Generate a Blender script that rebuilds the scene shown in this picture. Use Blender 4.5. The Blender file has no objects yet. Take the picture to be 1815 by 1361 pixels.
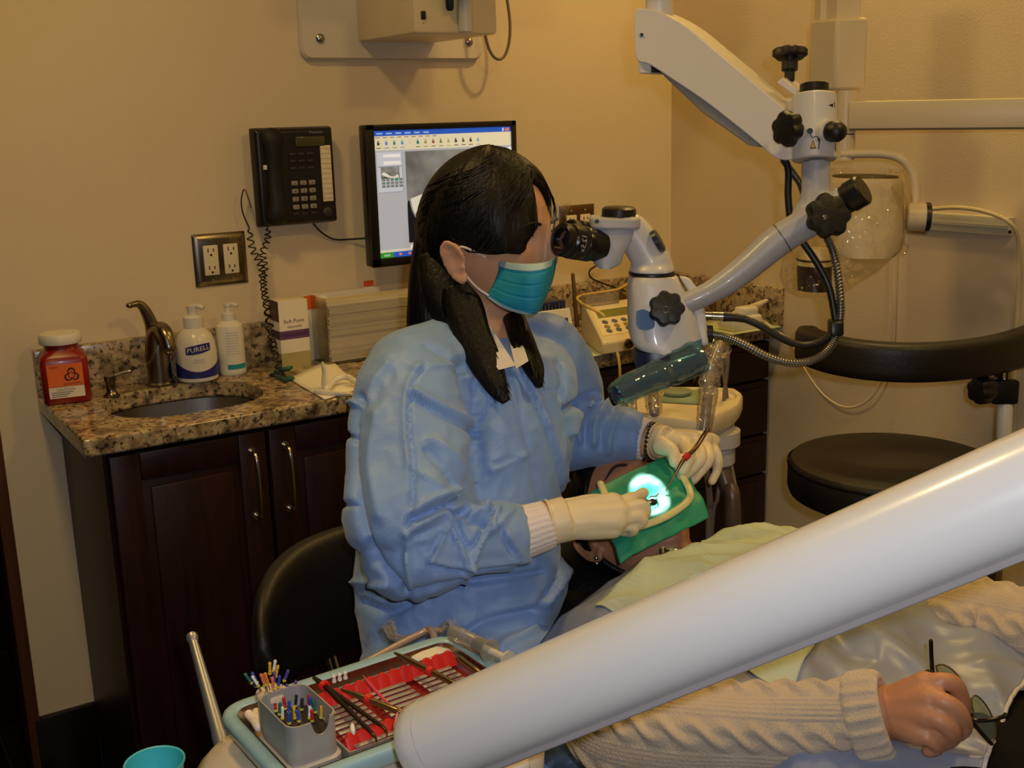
import bpy, bmesh, math, random
import numpy as np
from mathutils import Vector, Matrix, noise

random.seed(7)
scene = bpy.context.scene
COL = scene.collection
PI = math.pi

# ------------------------------------------------------------------ camera
FPX = 2008.0                      # focal length in pixels of the 1815 px wide frame
YAW, PITCH, ROLL = .564, -.2329, -.0281
CAM = Vector((-2.1388, -2.5056, 1.45))
FW = Vector((math.sin(YAW)*math.cos(PITCH), math.cos(YAW)*math.cos(PITCH), math.sin(PITCH)))
_r = Vector((math.cos(YAW), -math.sin(YAW), 0)); _u = _r.cross(FW)
RT = _r*math.cos(ROLL) + _u*math.sin(ROLL)
UP = -_r*math.sin(ROLL) + _u*math.cos(ROLL)
cam_data = bpy.data.cameras.new('camera'); cam = bpy.data.objects.new('camera', cam_data); COL.objects.link(cam)
cam_data.sensor_width = 36; cam_data.lens = FPX/1815*36; cam_data.clip_start = .05
cam.matrix_world = Matrix(((RT.x, UP.x, -FW.x, CAM.x), (RT.y, UP.y, -FW.y, CAM.y), (RT.z, UP.z, -FW.z, CAM.z), (0, 0, 0, 1)))
scene.camera = cam

# ------------------------------------------------------------------ world, exposure, lamps
world = bpy.data.worlds.new('world'); scene.world = world; world.use_nodes = True
world.node_tree.nodes['Background'].inputs[0].default_value = (.9, .75, .5, 1)
world.node_tree.nodes['Background'].inputs[1].default_value = .01
scene.view_settings.view_transform = 'Standard'; scene.view_settings.look = 'None'
scene.view_settings.gamma = 1; scene.view_settings.use_curve_mapping = False
scene.view_settings.exposure = 0.0
WARM = (1, .67, .22)

def lamp(kind, name, loc, energy, color, size=.1, target=None, spot=None, blend=.3):
    d = bpy.data.lights.new(name, kind); d.energy = energy; d.color = color
    if kind == 'AREA': d.shape = 'DISK'; d.size = size
    else: d.shadow_soft_size = size
    if spot: d.spot_size = spot; d.spot_blend = blend
    o = bpy.data.objects.new(name, d); COL.objects.link(o); o.location = loc
    if target is not None:
        o.rotation_euler = (Vector(target)-Vector(loc)).to_track_quat('-Z', 'Y').to_euler()
    return o
CEIL = 2.62
lamp('AREA', 'downlight_lamp', (-.16, -.78, CEIL-.02), 9.0, WARM, .12)
lamp('AREA', 'downlight_lamp', (-1.9, -1.0, CEIL-.02), 9.5, WARM, .22)
lamp('AREA', 'downlight_lamp', (-.75, -2.2, CEIL-.02), 8, WARM, .22)
lamp('AREA', 'downlight_lamp', (-2.5, -2.9, CEIL-.02), 5, WARM, .22)
# the camera's own small flash, just beside the lens
lamp('SPOT', 'flash_lamp', CAM+RT*.035+UP*.035-FW*.01, 20, (.86, .90, 1), .012, CAM+FW*2+RT*.035, 1.25, .5)

# ------------------------------------------------------------------ helpers
def at(x, y, d): return CAM + (FW + RT*((x-907.5)/FPX) + UP*((680.5-y)/FPX))*d
def onp(x, y, ax, v):
    D = FW + RT*((x-907.5)/FPX) + UP*((680.5-y)/FPX)
    return CAM + D*((v-CAM[ax])/D[ax])
def onX(x, y, v): return onp(x, y, 0, v)
def onY(x, y, v): return onp(x, y, 1, v)
def onZ(x, y, v): return onp(x, y, 2, v)
def V(*a): return Vector(a)
def lerp(a, b, t): return a + (b-a)*t
def spline(pts, n):
    """Catmull-Rom through points (tuples of any length) -> n samples"""
    P = np.array([list(p) for p in pts], float)
    k = len(P)
    if k == 2: return [P[0]+(P[1]-P[0])*i/(n-1) for i in range(n)]
    Q = np.vstack([2*P[0]-P[1], P, 2*P[-1]-P[-2]])
    out = []
    for i in range(n):
        t = i/(n-1)*(k-1); j = min(int(t), k-2); t -= j
        a, b, c, d = Q[j:j+4]
        out.append(.5*((2*b)+(c-a)*t+(2*a-5*b+4*c-d)*t*t+(-a+3*b-3*c+d)*t**3))
    return out
def vs(pts, n): return [Vector(p) for p in spline(pts, n)]

_WM = {}
def W(o):
    m = Matrix.Identity(4)
    while o is not None: m = o.matrix_basis @ m; o = o.parent
    return m

class M:
    """collects simple shapes into one mesh"""
    def __init__(s): s.v = []; s.f = []; s.m = []; s.cm = 0
    def add(s, v, f):
        b = len(s.v); s.v += [Vector(p) for p in v]
        s.f += [tuple(b+i for i in q) for q in f]; s.m += [s.cm]*len(f); return s
    def box(s, c, size, ax=None, bev=0):
        X, Y, Z = ax if ax else (V(1,0,0), V(0,1,0), V(0,0,1))
        c = Vector(c); a, b, h = size[0]/2, size[1]/2, size[2]/2
        if bev:
            bm = bmesh.new(); bmesh.ops.create_cube(bm, size=1)
            for q in bm.verts: q.co = V(q.co.x*size[0], q.co.y*size[1], q.co.z*size[2])
            bmesh.ops.bevel(bm, geom=bm.edges[:]+bm.verts[:], offset=min(bev, .49*min(size)), segments=2 if bev < .008 else 4, affect='EDGES', profile=.5)
            bm.verts.index_update()
            v = [c+X*q.co.x+Y*q.co.y+Z*q.co.z for q in bm.verts]; f = [[q.index for q in p.verts] for p in bm.faces]
            bm.free(); return s.add(v, f)
        v = [c+X*(a*i)+Y*(b*j)+Z*(h*k) for k in (-1,1) for j in (-1,1) for i in (-1,1)]
        return s.add(v, [(0,2,3,1),(4,5,7,6),(0,1,5,4),(2,6,7,3),(0,4,6,2),(1,3,7,5)])
    def loft(s, rings, cap=True, closed=True):
        n = len(rings[0]); v = [p for r in rings for p in r]; f = []
        for i in range(len(rings)-1):
            for j in range(n if closed else n-1):
                k = (j+1) % n; f.append((i*n+j, i*n+k, (i+1)*n+k, (i+1)*n+j))
        if cap:
            f.append(tuple(range(n-1, -1, -1))); f.append(tuple((len(rings)-1)*n+j for j in range(n)))
        return s.add(v, f)
    def tube(s, path, r, n=12, rnd=False, flat=1.0, up=None, cap=True):
        P = [Vector(p) for p in path]; k = len(P)
        R = [r]*k if not hasattr(r, '__len__') else list(r)
        T = [(P[min(i+1,k-1)]-P[max(i-1,0)]).normalized() for i in range(k)]
        if rnd:
            P2, R2, T2 = [], [], []
            for a in (75, 50, 25):
                a = math.radians(a); P2.append(P[0]-T[0]*R[0]*math.sin(a)); R2.append(R[0]*math.cos(a)); T2.append(T[0])
            P2 += P; R2 += R; T2 += T
            for a in (25, 50, 75):
                a = math.radians(a); P2.append(P[-1]+T[-1]*R[-1]*math.sin(a)); R2.append(R[-1]*math.cos(a)); T2.append(T[-1])
            P, R, T = P2, R2, T2
        a = Vector(up) if up is not None else (V(0,0,1) if abs(T[0].z) < .9 else V(1,0,0))
        rings = []
        for i in range(len(P)):
            a = a - T[i]*a.dot(T[i])
            if a.length < 1e-6: a = T[i].orthogonal()
            a.normalize(); b = T[i].cross(a)
            rings.append([P[i]+(a*math.cos(2*PI*j/n)*flat+b*math.sin(2*PI*j/n))*R[i] for j in range(n)])
        return s.loft(rings, cap)
    def cyl(s, a, b, r, n=24, r2=None): return s.tube([a, b], [r, r if r2 is None else r2], n)
    def lathe(s, prof, o=(0,0,0), axis=(0,0,1), n=28, up=None, cap=True):
        o = Vector(o); z = Vector(axis).normalized()
        x = Vector(up) if up is not None else (V(1,0,0) if abs(z.x) < .9 else V(0,1,0))
        x = (x - z*x.dot(z)).normalized(); y = z.cross(x)
        return s.loft([[o+z*h+(x*math.cos(2*PI*j/n)+y*math.sin(2*PI*j/n))*max(r,1e-5) for j in range(n)] for r, h in prof], cap)
    def prism(s, poly, ext):
        e = Vector(ext); a = [Vector(p) for p in poly]; return s.loft([a, [p+e for p in a]])
    def ell(s, c, ax, n=16, m=10):
        c = Vector(c); X, Y, Z = [Vector(a) for a in ax]
        rings = []
        for i in range(m+1):
            t = PI*(i+.02)/(m+.04); rings.append([c-Z*math.cos(t)+(X*math.cos(2*PI*j/n)+Y*math.sin(2*PI*j/n))*math.sin(t) for j in range(n)])
        return s.loft(rings)
    def grid(s, nu, nv, fn, thick=None):
        v = [fn(i/(nu-1), j/(nv-1)) for i in range(nu) for j in range(nv)]
        f = [(i*nv+j, (i+1)*nv+j, (i+1)*nv+j+1, i*nv+j+1) for i in range(nu-1) for j in range(nv-1)]
        return s.add(v, f)
    def build(s, name, mats, parent=None, sharp=38, kind=None, solid=0, sub=0, bevel=0, flip=False):
        me = bpy.data.meshes.new(name)
        P = W(parent).inverted() if parent is not None else None
        me.from_pydata([tuple(P@p) if P else tuple(p) for p in s.v], [], s.f)
        mats = mats if isinstance(mats, (list, tuple)) else [mats]
        for q in mats: me.materials.append(q)
        if len(mats) > 1: me.polygons.foreach_set('material_index', s.m)
        bm = bmesh.new(); bm.from_mesh(me)
        bmesh.ops.recalc_face_normals(bm, faces=bm.faces)
        if flip: bmesh.ops.reverse_faces(bm, faces=bm.faces)
        bm.to_mesh(me); bm.free()
        fin(me, sharp)
        o = bpy.data.objects.new(name, me); COL.objects.link(o); o.parent = parent
        if kind: o['kind'] = kind
        if solid:
            q = o.modifiers.new('solid', 'SOLIDIFY'); q.thickness = solid; q.offset = 0
        if bevel:
            q = o.modifiers.new('bevel', 'BEVEL'); q.width = bevel; q.segments = 2; q.limit_method = 'ANGLE'
        if sub:
            q = o.modifiers.new('sub', 'SUBSURF'); q.levels = sub; q.render_levels = sub
        return o
def fin(me, sharp):
    me.polygons.foreach_set('use_smooth', [True]*len(me.polygons))
    if sharp < 180: me.set_sharp_from_angle(angle=math.radians(sharp))
    me.update()
def thing(name, label, cat, loc=(0,0,0), group=None, rz=0):
    o = bpy.data.objects.new(name, None); COL.objects.link(o); o.empty_display_size = .05
    o.location = loc; o.rotation_euler = (0, 0, rz)
    return tag(o, label, cat, group)
def tag(o, label, cat, group=None):
    o['label'] = label; o['category'] = cat
    if group: o['group'] = group
    return o
def copy_tree(o, parent=None):
    c = o.copy(); COL.objects.link(c); c.parent = parent
    for ch in list(o.children): copy_tree(ch, c)
    return c
def fuse(m, name, mats, parent, voxel, smooth=6, disp=None, sharp=180, keep=None):
    """union of closed shapes grown into ONE continuous surface (voxel remesh + smoothing); disp(co, no, n) -> offsets"""
    me = bpy.data.meshes.new(name); me.from_pydata([tuple(p) for p in m.v], [], m.f)
    bm = bmesh.new(); bm.from_mesh(me); bmesh.ops.recalc_face_normals(bm, faces=bm.faces); bm.to_mesh(me); bm.free()
    t = bpy.data.objects.new('tmp', me); COL.objects.link(t)
    q = t.modifiers.new('r', 'REMESH'); q.mode = 'VOXEL'; q.voxel_size = voxel
    if smooth: q = t.modifiers.new('s', 'SMOOTH'); q.factor = .5; q.iterations = smooth
    dg = bpy.context.evaluated_depsgraph_get(); dg.update()
    me2 = bpy.data.meshes.new_from_object(t.evaluated_get(dg)); bpy.data.objects.remove(t); bpy.data.meshes.remove(me)
    me2.name = name
    n = len(me2.vertices); co = np.empty(n*3); me2.vertices.foreach_get('co', co); co = co.reshape(-1, 3)
    if disp is not None:
        no = np.empty(n*3); me2.vertices.foreach_get('normal', no); no = no.reshape(-1, 3)
        co = co + no*disp(co)[:, None]
    if parent is not None:
        P = np.array(W(parent).inverted()); co = co@P[:3,:3].T + P[:3,3]
    me2.vertices.foreach_set('co', co.ravel())
    me2.materials.clear()
    for q in (mats if isinstance(mats, (list, tuple)) else [mats]): me2.materials.append(q)
    fin(me2, sharp)
    o = bpy.data.objects.new(name, me2); COL.objects.link(o); o.parent = parent
    return o
def text(s, size, depth=.0004):
    """lettering as a flat mesh (vertices, faces) in the XY plane, centred"""
    c = bpy.data.curves.new('t', 'FONT'); c.body = s; c.size = size; c.align_x = 'CENTER'; c.align_y = 'CENTER'; c.resolution_u = 2
    o = bpy.data.objects.new('t', c); COL.objects.link(o)
    dg = bpy.context.evaluated_depsgraph_get(); dg.update()
    me = bpy.data.meshes.new_from_object(o.evaluated_get(dg)); bpy.data.objects.remove(o)
    v = [q.co.copy() for q in me.vertices]; f = [tuple(p.vertices) for p in me.polygons]; bpy.data.meshes.remove(me)
    return v, f
def put_text(m, s, size, o, X, Y):
    v, f = text(s, size); o, X, Y = Vector(o), Vector(X), Vector(Y)
    return m.add([o+X*p.x+Y*p.y for p in v], f)

# ------------------------------------------------------------------ materials
def lin(c): return tuple(((x/255)/12.92 if x/255 <= .04045 else ((x/255+.055)/1.055)**2.4) for x in c)
_MT = {}
def mat(name, rgb, rough=.5, metal=0, bump=0, bs=60, var=.07, vs_=9, coat=0, sss=0, sheen=0, emit=0, stretch=None, spec=.5, aniso=0, trans=0):
    if name in _MT: return _MT[name]
    m = bpy.data.materials.new(name); m.use_nodes = True; nt = m.node_tree; N = nt.nodes; L = nt.links
    b = N['Principled BSDF']; c = lin(rgb)
    tc = N.new('ShaderNodeTexCoord'); mp = N.new('ShaderNodeMapping'); L.new(tc.outputs['Object'], mp.inputs['Vector'])
    if stretch: mp.inputs['Scale'].default_value = stretch
    nz = N.new('ShaderNodeTexNoise'); nz.inputs['Scale'].default_value = vs_; nz.inputs['Detail'].default_value = 4
    L.new(mp.outputs[0], nz.inputs['Vector'])
    rp = N.new('ShaderNodeValToRGB'); rp.color_ramp.elements[0].position = .3; rp.color_ramp.elements[1].position = .7
    rp.color_ramp.elements[0].color = (*[x*(1-var) for x in c], 1); rp.color_ramp.elements[1].color = (*[min(1, x*(1+var)) for x in c], 1)
    L.new(nz.outputs['Fac'], rp.inputs[0]); L.new(rp.outputs[0], b.inputs['Base Color'])
    b.inputs['Roughness'].default_value = rough; b.inputs['Metallic'].default_value = metal
    b.inputs['Coat Weight'].default_value = coat; b.inputs['Coat Roughness'].default_value = .08
    b.inputs['Sheen Weight'].default_value = sheen; b.inputs['Specular IOR Level'].default_value = spec
    b.inputs['Transmission Weight'].default_value = trans
    if sss: b.inputs['Subsurface Weight'].default_value = sss; b.inputs['Subsurface Radius'].default_value = (.01, .004, .002)
    if emit: L.new(rp.outputs[0], b.inputs['Emission Color']); b.inputs['Emission Strength'].default_value = emit
    if bump:
        n2 = N.new('ShaderNodeTexNoise'); n2.inputs['Scale'].default_value = bs; n2.inputs['Detail'].default_value = 3
        L.new(mp.outputs[0], n2.inputs['Vector'])
        bp = N.new('ShaderNodeBump'); bp.inputs['Strength'].default_value = bump; bp.inputs['Distance'].default_value = .004
        L.new(n2.outputs['Fac'], bp.inputs['Height']); L.new(bp.outputs[0], b.inputs['Normal'])
    _MT[name] = m; return m
def crumpled(m, sc, strength):
    nt = m.node_tree; N = nt.nodes; L = nt.links; b = N['Principled BSDF']; tc = N.new('ShaderNodeTexCoord')
    old = b.inputs['Normal'].links[0].from_socket if b.inputs['Normal'].links else None
    v = N.new('ShaderNodeTexNoise'); v.noise_type = 'RIDGED_MULTIFRACTAL'; v.inputs['Scale'].default_value = sc; v.inputs['Detail'].default_value = 2.5; v.inputs['Distortion'].default_value = .5
    L.new(tc.outputs['Object'], v.inputs['Vector']); bp = N.new('ShaderNodeBump'); bp.inputs['Strength'].default_value = strength; bp.inputs['Distance'].default_value = .006
    L.new(v.outputs['Fac'], bp.inputs['Height'])
    if old: L.new(old, bp.inputs['Normal'])
    L.new(bp.outputs[0], b.inputs['Normal'])
def clear(name, tint=(1,1,1), gloss=.06, rough=.05, crinkle=0, bs=40, white=0, gmax=.6):
    """thin clear plastic: mostly see-through, with glossy reflections that grow at grazing angles"""
    if name in _MT: return _MT[name]
    m = bpy.data.materials.new(name); m.use_nodes = True; nt = m.node_tree; N = nt.nodes; L = nt.links
    N.remove(N['Principled BSDF']); out = N['Material Output']
    t = N.new('ShaderNodeBsdfTransparent'); t.inputs[0].default_value = (*tint, 1)
    g = N.new('ShaderNodeBsdfGlossy'); g.inputs['Roughness'].default_value = rough
    lw = N.new('ShaderNodeLayerWeight'); lw.inputs[0].default_value = .35
    mr = N.new('ShaderNodeMapRange'); mr.inputs['To Min'].default_value = gloss; mr.inputs['To Max'].default_value = gmax
    mx = N.new('ShaderNodeMixShader'); L.new(lw.outputs['Fresnel'], mr.inputs['Value']); L.new(mr.outputs[0], mx.inputs[0])
    base = t.outputs[0]
    if white:
        d = N.new('ShaderNodeBsdfDiffuse'); d.inputs[0].default_value = (*[.8*x for x in tint], 1)
        m2 = N.new('ShaderNodeMixShader'); m2.inputs[0].default_value = white
        L.new(t.outputs[0], m2.inputs[1]); L.new(d.outputs[0], m2.inputs[2]); base = m2.outputs[0]
    L.new(base, mx.inputs[1]); L.new(g.outputs[0], mx.inputs[2]); L.new(mx.outputs[0], out.inputs['Surface'])
    if crinkle:
        tc = N.new('ShaderNodeTexCoord'); nz = N.new('ShaderNodeTexNoise'); nz.inputs['Scale'].default_value = bs; nz.inputs['Detail'].default_value = 2
        L.new(tc.outputs['Object'], nz.inputs['Vector']); bp = N.new('ShaderNodeBump'); bp.inputs['Strength'].default_value = crinkle; bp.inputs['Distance'].default_value = .02
        L.new(nz.outputs['Fac'], bp.inputs['Height'])
        L.new(bp.outputs[0], g.inputs['Normal']); L.new(bp.outputs[0], lw.inputs['Normal'])
    _MT[name] = m; return m
def granite():
    m = bpy.data.materials.new('granite'); m.use_nodes = True; nt = m.node_tree; N = nt.nodes; L = nt.links; b = N['Principled BSDF']
    tc = N.new('ShaderNodeTexCoord')
    def nz(sc, det, pts, dist=0):
        n = N.new('ShaderNodeTexNoise'); n.inputs['Scale'].default_value = sc; n.inputs['Detail'].default_value = det; n.inputs['Distortion'].default_value = dist
        L.new(tc.outputs['Object'], n.inputs['Vector']); r = N.new('ShaderNodeValToRGB'); e = r.color_ramp.elements
        e[0].position = pts[0][0]; e[0].color = (*lin(pts[0][1]), 1); e[1].position = pts[1][0]; e[1].color = (*lin(pts[1][1]), 1)
        for p, c in pts[2:]: q = e.new(p); q.color = (*lin(c), 1)
        L.new(n.outputs['Fac'], r.inputs[0]); return r
    a = nz(26, 8, [(.30, (70,54,36)), (.45, (150,122,80)), (.57, (190,164,116)), (.72, (132,98,58))], .8)
    k = nz(90, 6, [(.37, (40,40,40)), (.47, (255,255,255))], .4)
    v = N.new('ShaderNodeTexVoronoi'); v.inputs['Scale'].default_value = 260; L.new(tc.outputs['Object'], v.inputs['Vector'])
    mx = N.new('ShaderNodeMix'); mx.data_type = 'RGBA'; mx.blend_type = 'MIX'
    L.new(k.outputs[0], mx.inputs['Factor']); mx.inputs['A'].default_value = (*lin((58,48,38)), 1); L.new(a.outputs[0], mx.inputs['B'])
    m2 = N.new('ShaderNodeMix'); m2.data_type = 'RGBA'; m2.blend_type = 'OVERLAY'; m2.inputs['Factor'].default_value = .22
    L.new(mx.outputs['Result'], m2.inputs['A']); L.new(v.outputs['Color'], m2.inputs['B'])
    h = N.new('ShaderNodeHueSaturation'); h.inputs['Saturation'].default_value = .8; L.new(m2.outputs['Result'], h.inputs['Color'])
    L.new(h.outputs[0], b.inputs['Base Color']); b.inputs['Roughness'].default_value = .14
    return m
def wood():
    m = bpy.data.materials.new('dark_mahogany'); m.use_nodes = True; nt = m.node_tree; N = nt.nodes; L = nt.links; b = N['Principled BSDF']
    tc = N.new('ShaderNodeTexCoord'); mp = N.new('ShaderNodeMapping'); mp.inputs['Scale'].default_value = (30, 30, 2.5)
    L.new(tc.outputs['Object'], mp.inputs['Vector'])
    n = N.new('ShaderNodeTexNoise'); n.inputs['Scale'].default_value = 1.6; n.inputs['Detail'].default_value = 5; n.inputs['Distortion'].default_value = .7
    L.new(mp.outputs[0], n.inputs['Vector']); r = N.new('ShaderNodeValToRGB'); e = r.color_ramp.elements
    e[0].position = .3; e[0].color = (*lin((29,11,8)), 1); e[1].position = .72; e[1].color = (*lin((48,20,14)), 1)
    L.new(n.outputs['Fac'], r.inputs[0]); L.new(r.outputs[0], b.inputs['Base Color'])
    b.inputs['Roughness'].default_value = .42; b.inputs['Specular IOR Level'].default_value = .35
    return m
GRANITE = granite(); WOOD = wood()
WALLP = mat('beige_wall_paint', (226,208,176), .75, bump=.12, bs=180, var=.02, vs_=2)
CEILP = mat('white_ceiling_paint', (228,218,198), .8, bump=.1, bs=150, var=.02)
BLACKP = mat('black_plastic', (20,20,21), .38, bump=.05, bs=200)
BLACKV = mat('black_vinyl', (15,14,13), .42, bump=.12, bs=140, var=.1)
SOFTV = mat('black_upholstery_vinyl', (24,20,16), .5, bump=.15, bs=120, var=.1)
STEEL = mat('brushed_steel', (176,172,166), .28, 1, bump=.06, bs=30, stretch=(1,30,1), var=.05)
CHROME = mat('chrome', (215,215,218), .1, 1, var=.02)
NICKEL = mat('antique_nickel', (142,130,114), .26, 1, var=.1)
WHITEP = mat('white_plastic', (228,224,214), .38, var=.03)
CREAM = mat('cream_plastic', (224,208,172), .35, var=.04)
GREYP = mat('light_grey_plastic', (196,194,192), .35, var=.03)
PAPER = mat('white_paper', (238,230,212), .8, bump=.06, bs=200, var=.03)
SKIN = mat('skin_light', (212,158,124), .5, sss=.12, bump=.08, bs=220, var=.07, vs_=22)
SKIN2 = mat('skin_tan', (198,138,100), .46, sss=.12, bump=.1, bs=220, var=.08, vs_=22)
# ================================================================== THE ROOM
def struct(name, m, mt, parent=None, **k):
    o = m.build(name, mt, parent, **k)
    o['kind'] = 'structure'; return o
XW = -1.822                        # left end of the back wall
DARKROOM = mat('dark_brown_wall', (38,24,17), .6)
TRIMW = mat('dark_wood_trim', (92,54,30), .45, var=.15, stretch=(20,20,1.5))
BASEB = mat('black_baseboard', (16,13,11), .35)
m = M(); m.box((XW/2+.06, .06, 1.31), (-XW+.12, .12, CEIL)); struct('wall_back', m, WALLP)
m = M(); m.box((.06, -2.5, 1.31), (.12, 5, CEIL)); struct('wall_right', m, WALLP)
m = M(); m.box((-4.06, -1.5, 1.31), (.12, 7.2, CEIL)); struct('wall_left', m, DARKROOM)
m = M(); m.box((-2, -5.06, 1.31), (4.2, .12, CEIL)); struct('wall_front', m, WALLP)
m = M(); m.box((-2, 2.1, 1.31), (4.2, .12, CEIL)); struct('wall_hall', m, DARKROOM)
m = M(); m.box((-2, -1.5, CEIL+.05), (4.3, 7.4, .1)); struct('ceiling', m, CEILP)
m = M(); m.box((XW-.014, .06, 1.15), (.026, .15, 2.3), bev=.004); struct('trim_1', m, TRIMW)
m = M(); m.box(((XW-1.704)/2-.006, -.008, .09), (-XW-1.704+.012, .016, .18), bev=.003); struct('baseboard_back', m, BASEB)
m = M(); m.box((-.008, -2.75, .07), (.016, 4.4, .14), bev=.003); struct('baseboard_right', m, BASEB)
# the floor: dark polished tiles over a darker bed
fl = M(); fl.box((-2, -1.5, -.03), (4.2, 7.3, .04)); fl = struct('floor', fl, mat('dark_grout', (30,27,24), .8))
TILE = mat('black_polished_tile', (17,14,12), .22, var=.35, vs_=5)
T0 = .457
tm = M(); tm.box((0,0,-.006), (T0-.005, T0-.005, .012), bev=.0015)
t0 = tm.build('tile', TILE, fl); first = True
for i in range(-9, 1):
    for j in range(-11, 5):
        o = t0 if first else t0.copy()
        if not first: COL.objects.link(o); o.parent = fl
        first = False; o.location = (i*T0+.18, j*T0+.11, random.uniform(-.0004, .0004))
# recessed downlights (out of frame) that hold the lamps
for k, (x, y) in enumerate(((-.42,-.75), (-1.9,-1.0), (-.75,-2.2), (-2.5,-2.9))):
    t = thing('ceiling_light', ['recessed ceiling downlight over the counter corner', 'recessed ceiling downlight nearest the doorway', 'recessed ceiling downlight over the dental chair', 'recessed ceiling downlight behind the camera'][k], 'ceiling light', (x, y, CEIL))
    m = M(); m.lathe([(.12,0), (.145,0), (.145,-.008), (.12,-.006)], (x,y,CEIL), cap=False); m.build('trim_ring', WHITEP, t)

# ================================================================== COUNTER AND CABINETS
CT = .9; XL = -1.742; YF = -.425
ct = thing('granite_countertop', 'speckled tan and brown granite countertop with backsplash running along the back wall', 'countertop', (XL/2, YF/2, CT-.035))
SX, SY, SA, SB = -1.497, -.222, .158, .132
N = 72; ang = [2*PI*(i+.5)/N for i in range(N)]
def sup(cx, cy, a, b, t, p=2.6):
    c, s = math.cos(t), math.sin(t)
    return cx+a*math.copysign(abs(c)**(2/p), c), cy+b*math.copysign(abs(s)**(2/p), s)
m = M()
x0, x1, y0, y1 = XL, XL+.52, YF, -.0
outer = []
for t in ang:
    c, s = math.cos(t), math.sin(t); k = 1e9
    if c > 1e-9: k = min(k, (x1-SX)/c)
    if c < -1e-9: k = min(k, (x0-SX)/c)
    if s > 1e-9: k = min(k, (y1-SY)/s)
    if s < -1e-9: k = min(k, (y0-SY)/s)
    outer.append((SX+c*k, SY+s*k))
for C in ((x0,y0),(x0,y1),(x1,y0),(x1,y1)):      # make sure the corners are hit
    i = min(range(N), key=lambda i: (outer[i][0]-C[0])**2+(outer[i][1]-C[1])**2); outer[i] = C
inn = [sup(SX, SY, SA, SB, t) for t in ang]
Rg = [[V(x,y,CT) for x,y in inn], [V(x,y,CT) for x,y in outer], [V(x,y,CT-.035) for x,y in outer], [V(x,y,CT-.035) for x,y in inn]]
m.loft(Rg+[Rg[0]], cap=False)
m.box((XL+.52+(0-XL-.52)/2, YF/2, CT-.0175), (-XL-.52, -YF, .035))
bm_slab = m.build('slab', GRANITE, ct, bevel=.005)
m = M(); m.box((XL/2, -.011, CT+.05), (-XL, .022, .1), bev=.003); m.build('backsplash', GRANITE, ct)
m = M(); m.box((-.011, -.235, CT+.05), (.022, .425, .1), bev=.003); m.build('side_splash', GRANITE, ct)
sk = thing('sink', 'oval stainless steel undermount sink set in the granite counter', 'sink', (SX, SY, CT-.19))
m = M(); rings = []
for a, z in ((1.06,-.0355),(1.0,-.036),(.985,-.06),(.95,-.11),(.86,-.145),(.6,-.158),(.14,-.162)):
    rings.append([V(*sup(SX, SY, SA*a, SB*a, t), CT+z) for t in ang])
m.loft(rings, cap=False); m.build('basin', STEEL, sk, solid=.0015)
m = M(); m.lathe([(.001,0),(.018,0),(.024,.002),(.026,.0)], (SX,SY,CT-.162)); m.build('drain', CHROME, sk)

def handle(parent, x, y, z, L):
    m = M(); r = .0045
    m.tube(vs([(x,y,z-L/2),(x,y-.022,z-L/2+.004),(x,y-.03,z-L/2+.03),(x,y-.03,z+L/2-.03),(x,y-.022,z+L/2-.004),(x,y,z+L/2)], 26), r, 10)
    m.cyl((x,y+.001,z-L/2),(x,y-.004,z-L/2),.008,14); m.cyl((x,y+.001,z+L/2),(x,y-.004,z+L/2),.008,14)
    return m.build('handle', mat('satin_nickel', (196,188,172), .25, 1, var=.03), parent)
def door_panel(m, xa, xb, za, zb, y):
    w = .055; f = .02
    m.box(((xa+xb)/2, y-f/2, (za+zb)/2), (xb-xa, f, zb-za), bev=.002)
    # raised frame and centre panel
    for (a,b,c,d) in ((xa,xa+w,za,zb),(xb-w,xb,za,zb)): m.box(((a+b)/2, y-f-.003, (c+d)/2), (b-a, .008, d-c), bev=.003)
    for (c,d) in ((za,za+w),(zb-w,zb)): m.box(((xa+xb)/2, y-f-.003, (c+d)/2), (xb-xa-2*w, .008, d-c), bev=.003)
    m.box(((xa+xb)/2, y-f-.002, (za+zb)/2), (xb-xa-2*w-.03, .009, zb-za-2*w-.03), bev=.004)
YC = -.385
def cabinet(name, label, xa, xb):
    t = thing(name, label, 'cabinet', ((xa+xb)/2, YC/2, 0))
    m = M(); m.box(((xa+xb)/2, YC/2-.01, .4825), (xb-xa-.002, -YC-.024, .763), bev=.002)
    m.build('carcass', WOOD, t)
    m = M(); m.box(((xa+xb)/2, YC/2+.02, .05), (xb-xa-.002, -YC-.07, .1)); m.build('toe_kick', BASEB, t)
    return t
# hollow enough for the sink: the carcass top stops below the basin
c1 = thing('sink_base_cabinet', 'dark mahogany base cabinet under the sink with two arched-handle doors', 'cabinet', (-1.39, YC/2, 0))
m = M(); xa, xb = -1.704, -1.078
m.box((xa+.009, YC/2-.002, .4825), (.018, -YC-.006, .763)); m.box((xb-.009, YC/2-.002, .4825), (.018, -YC-.006, .763))
m.box(((xa+xb)/2, -.012, .4825), (xb-xa-.04, .01, .763)); m.box(((xa+xb)/2, YC/2, .11), (xb-xa-.04, -YC-.03, .016))
m.box(((xa+xb)/2, YC+.01, .845), (xb-xa-.04, .018, .036))
m.build('carcass', WOOD, c1)
m = M(); m.box(((xa+xb)/2, YC/2+.02, .05), (xb-xa, -YC-.07, .1)); m.build('toe_kick', BASEB, c1)
for (a, b, hx) in ((-1.698,-1.397,-1.428), (-1.389,-1.083,-1.358)):
    m = M(); door_panel(m, a, b, .115, .855, YC); d = m.build('door', WOOD, c1); handle(d, hx, YC-.026, .752, .135)
c2 = cabinet('base_cabinet', 'dark mahogany base cabinet hidden behind the dentist', -1.078, -.592)
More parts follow.
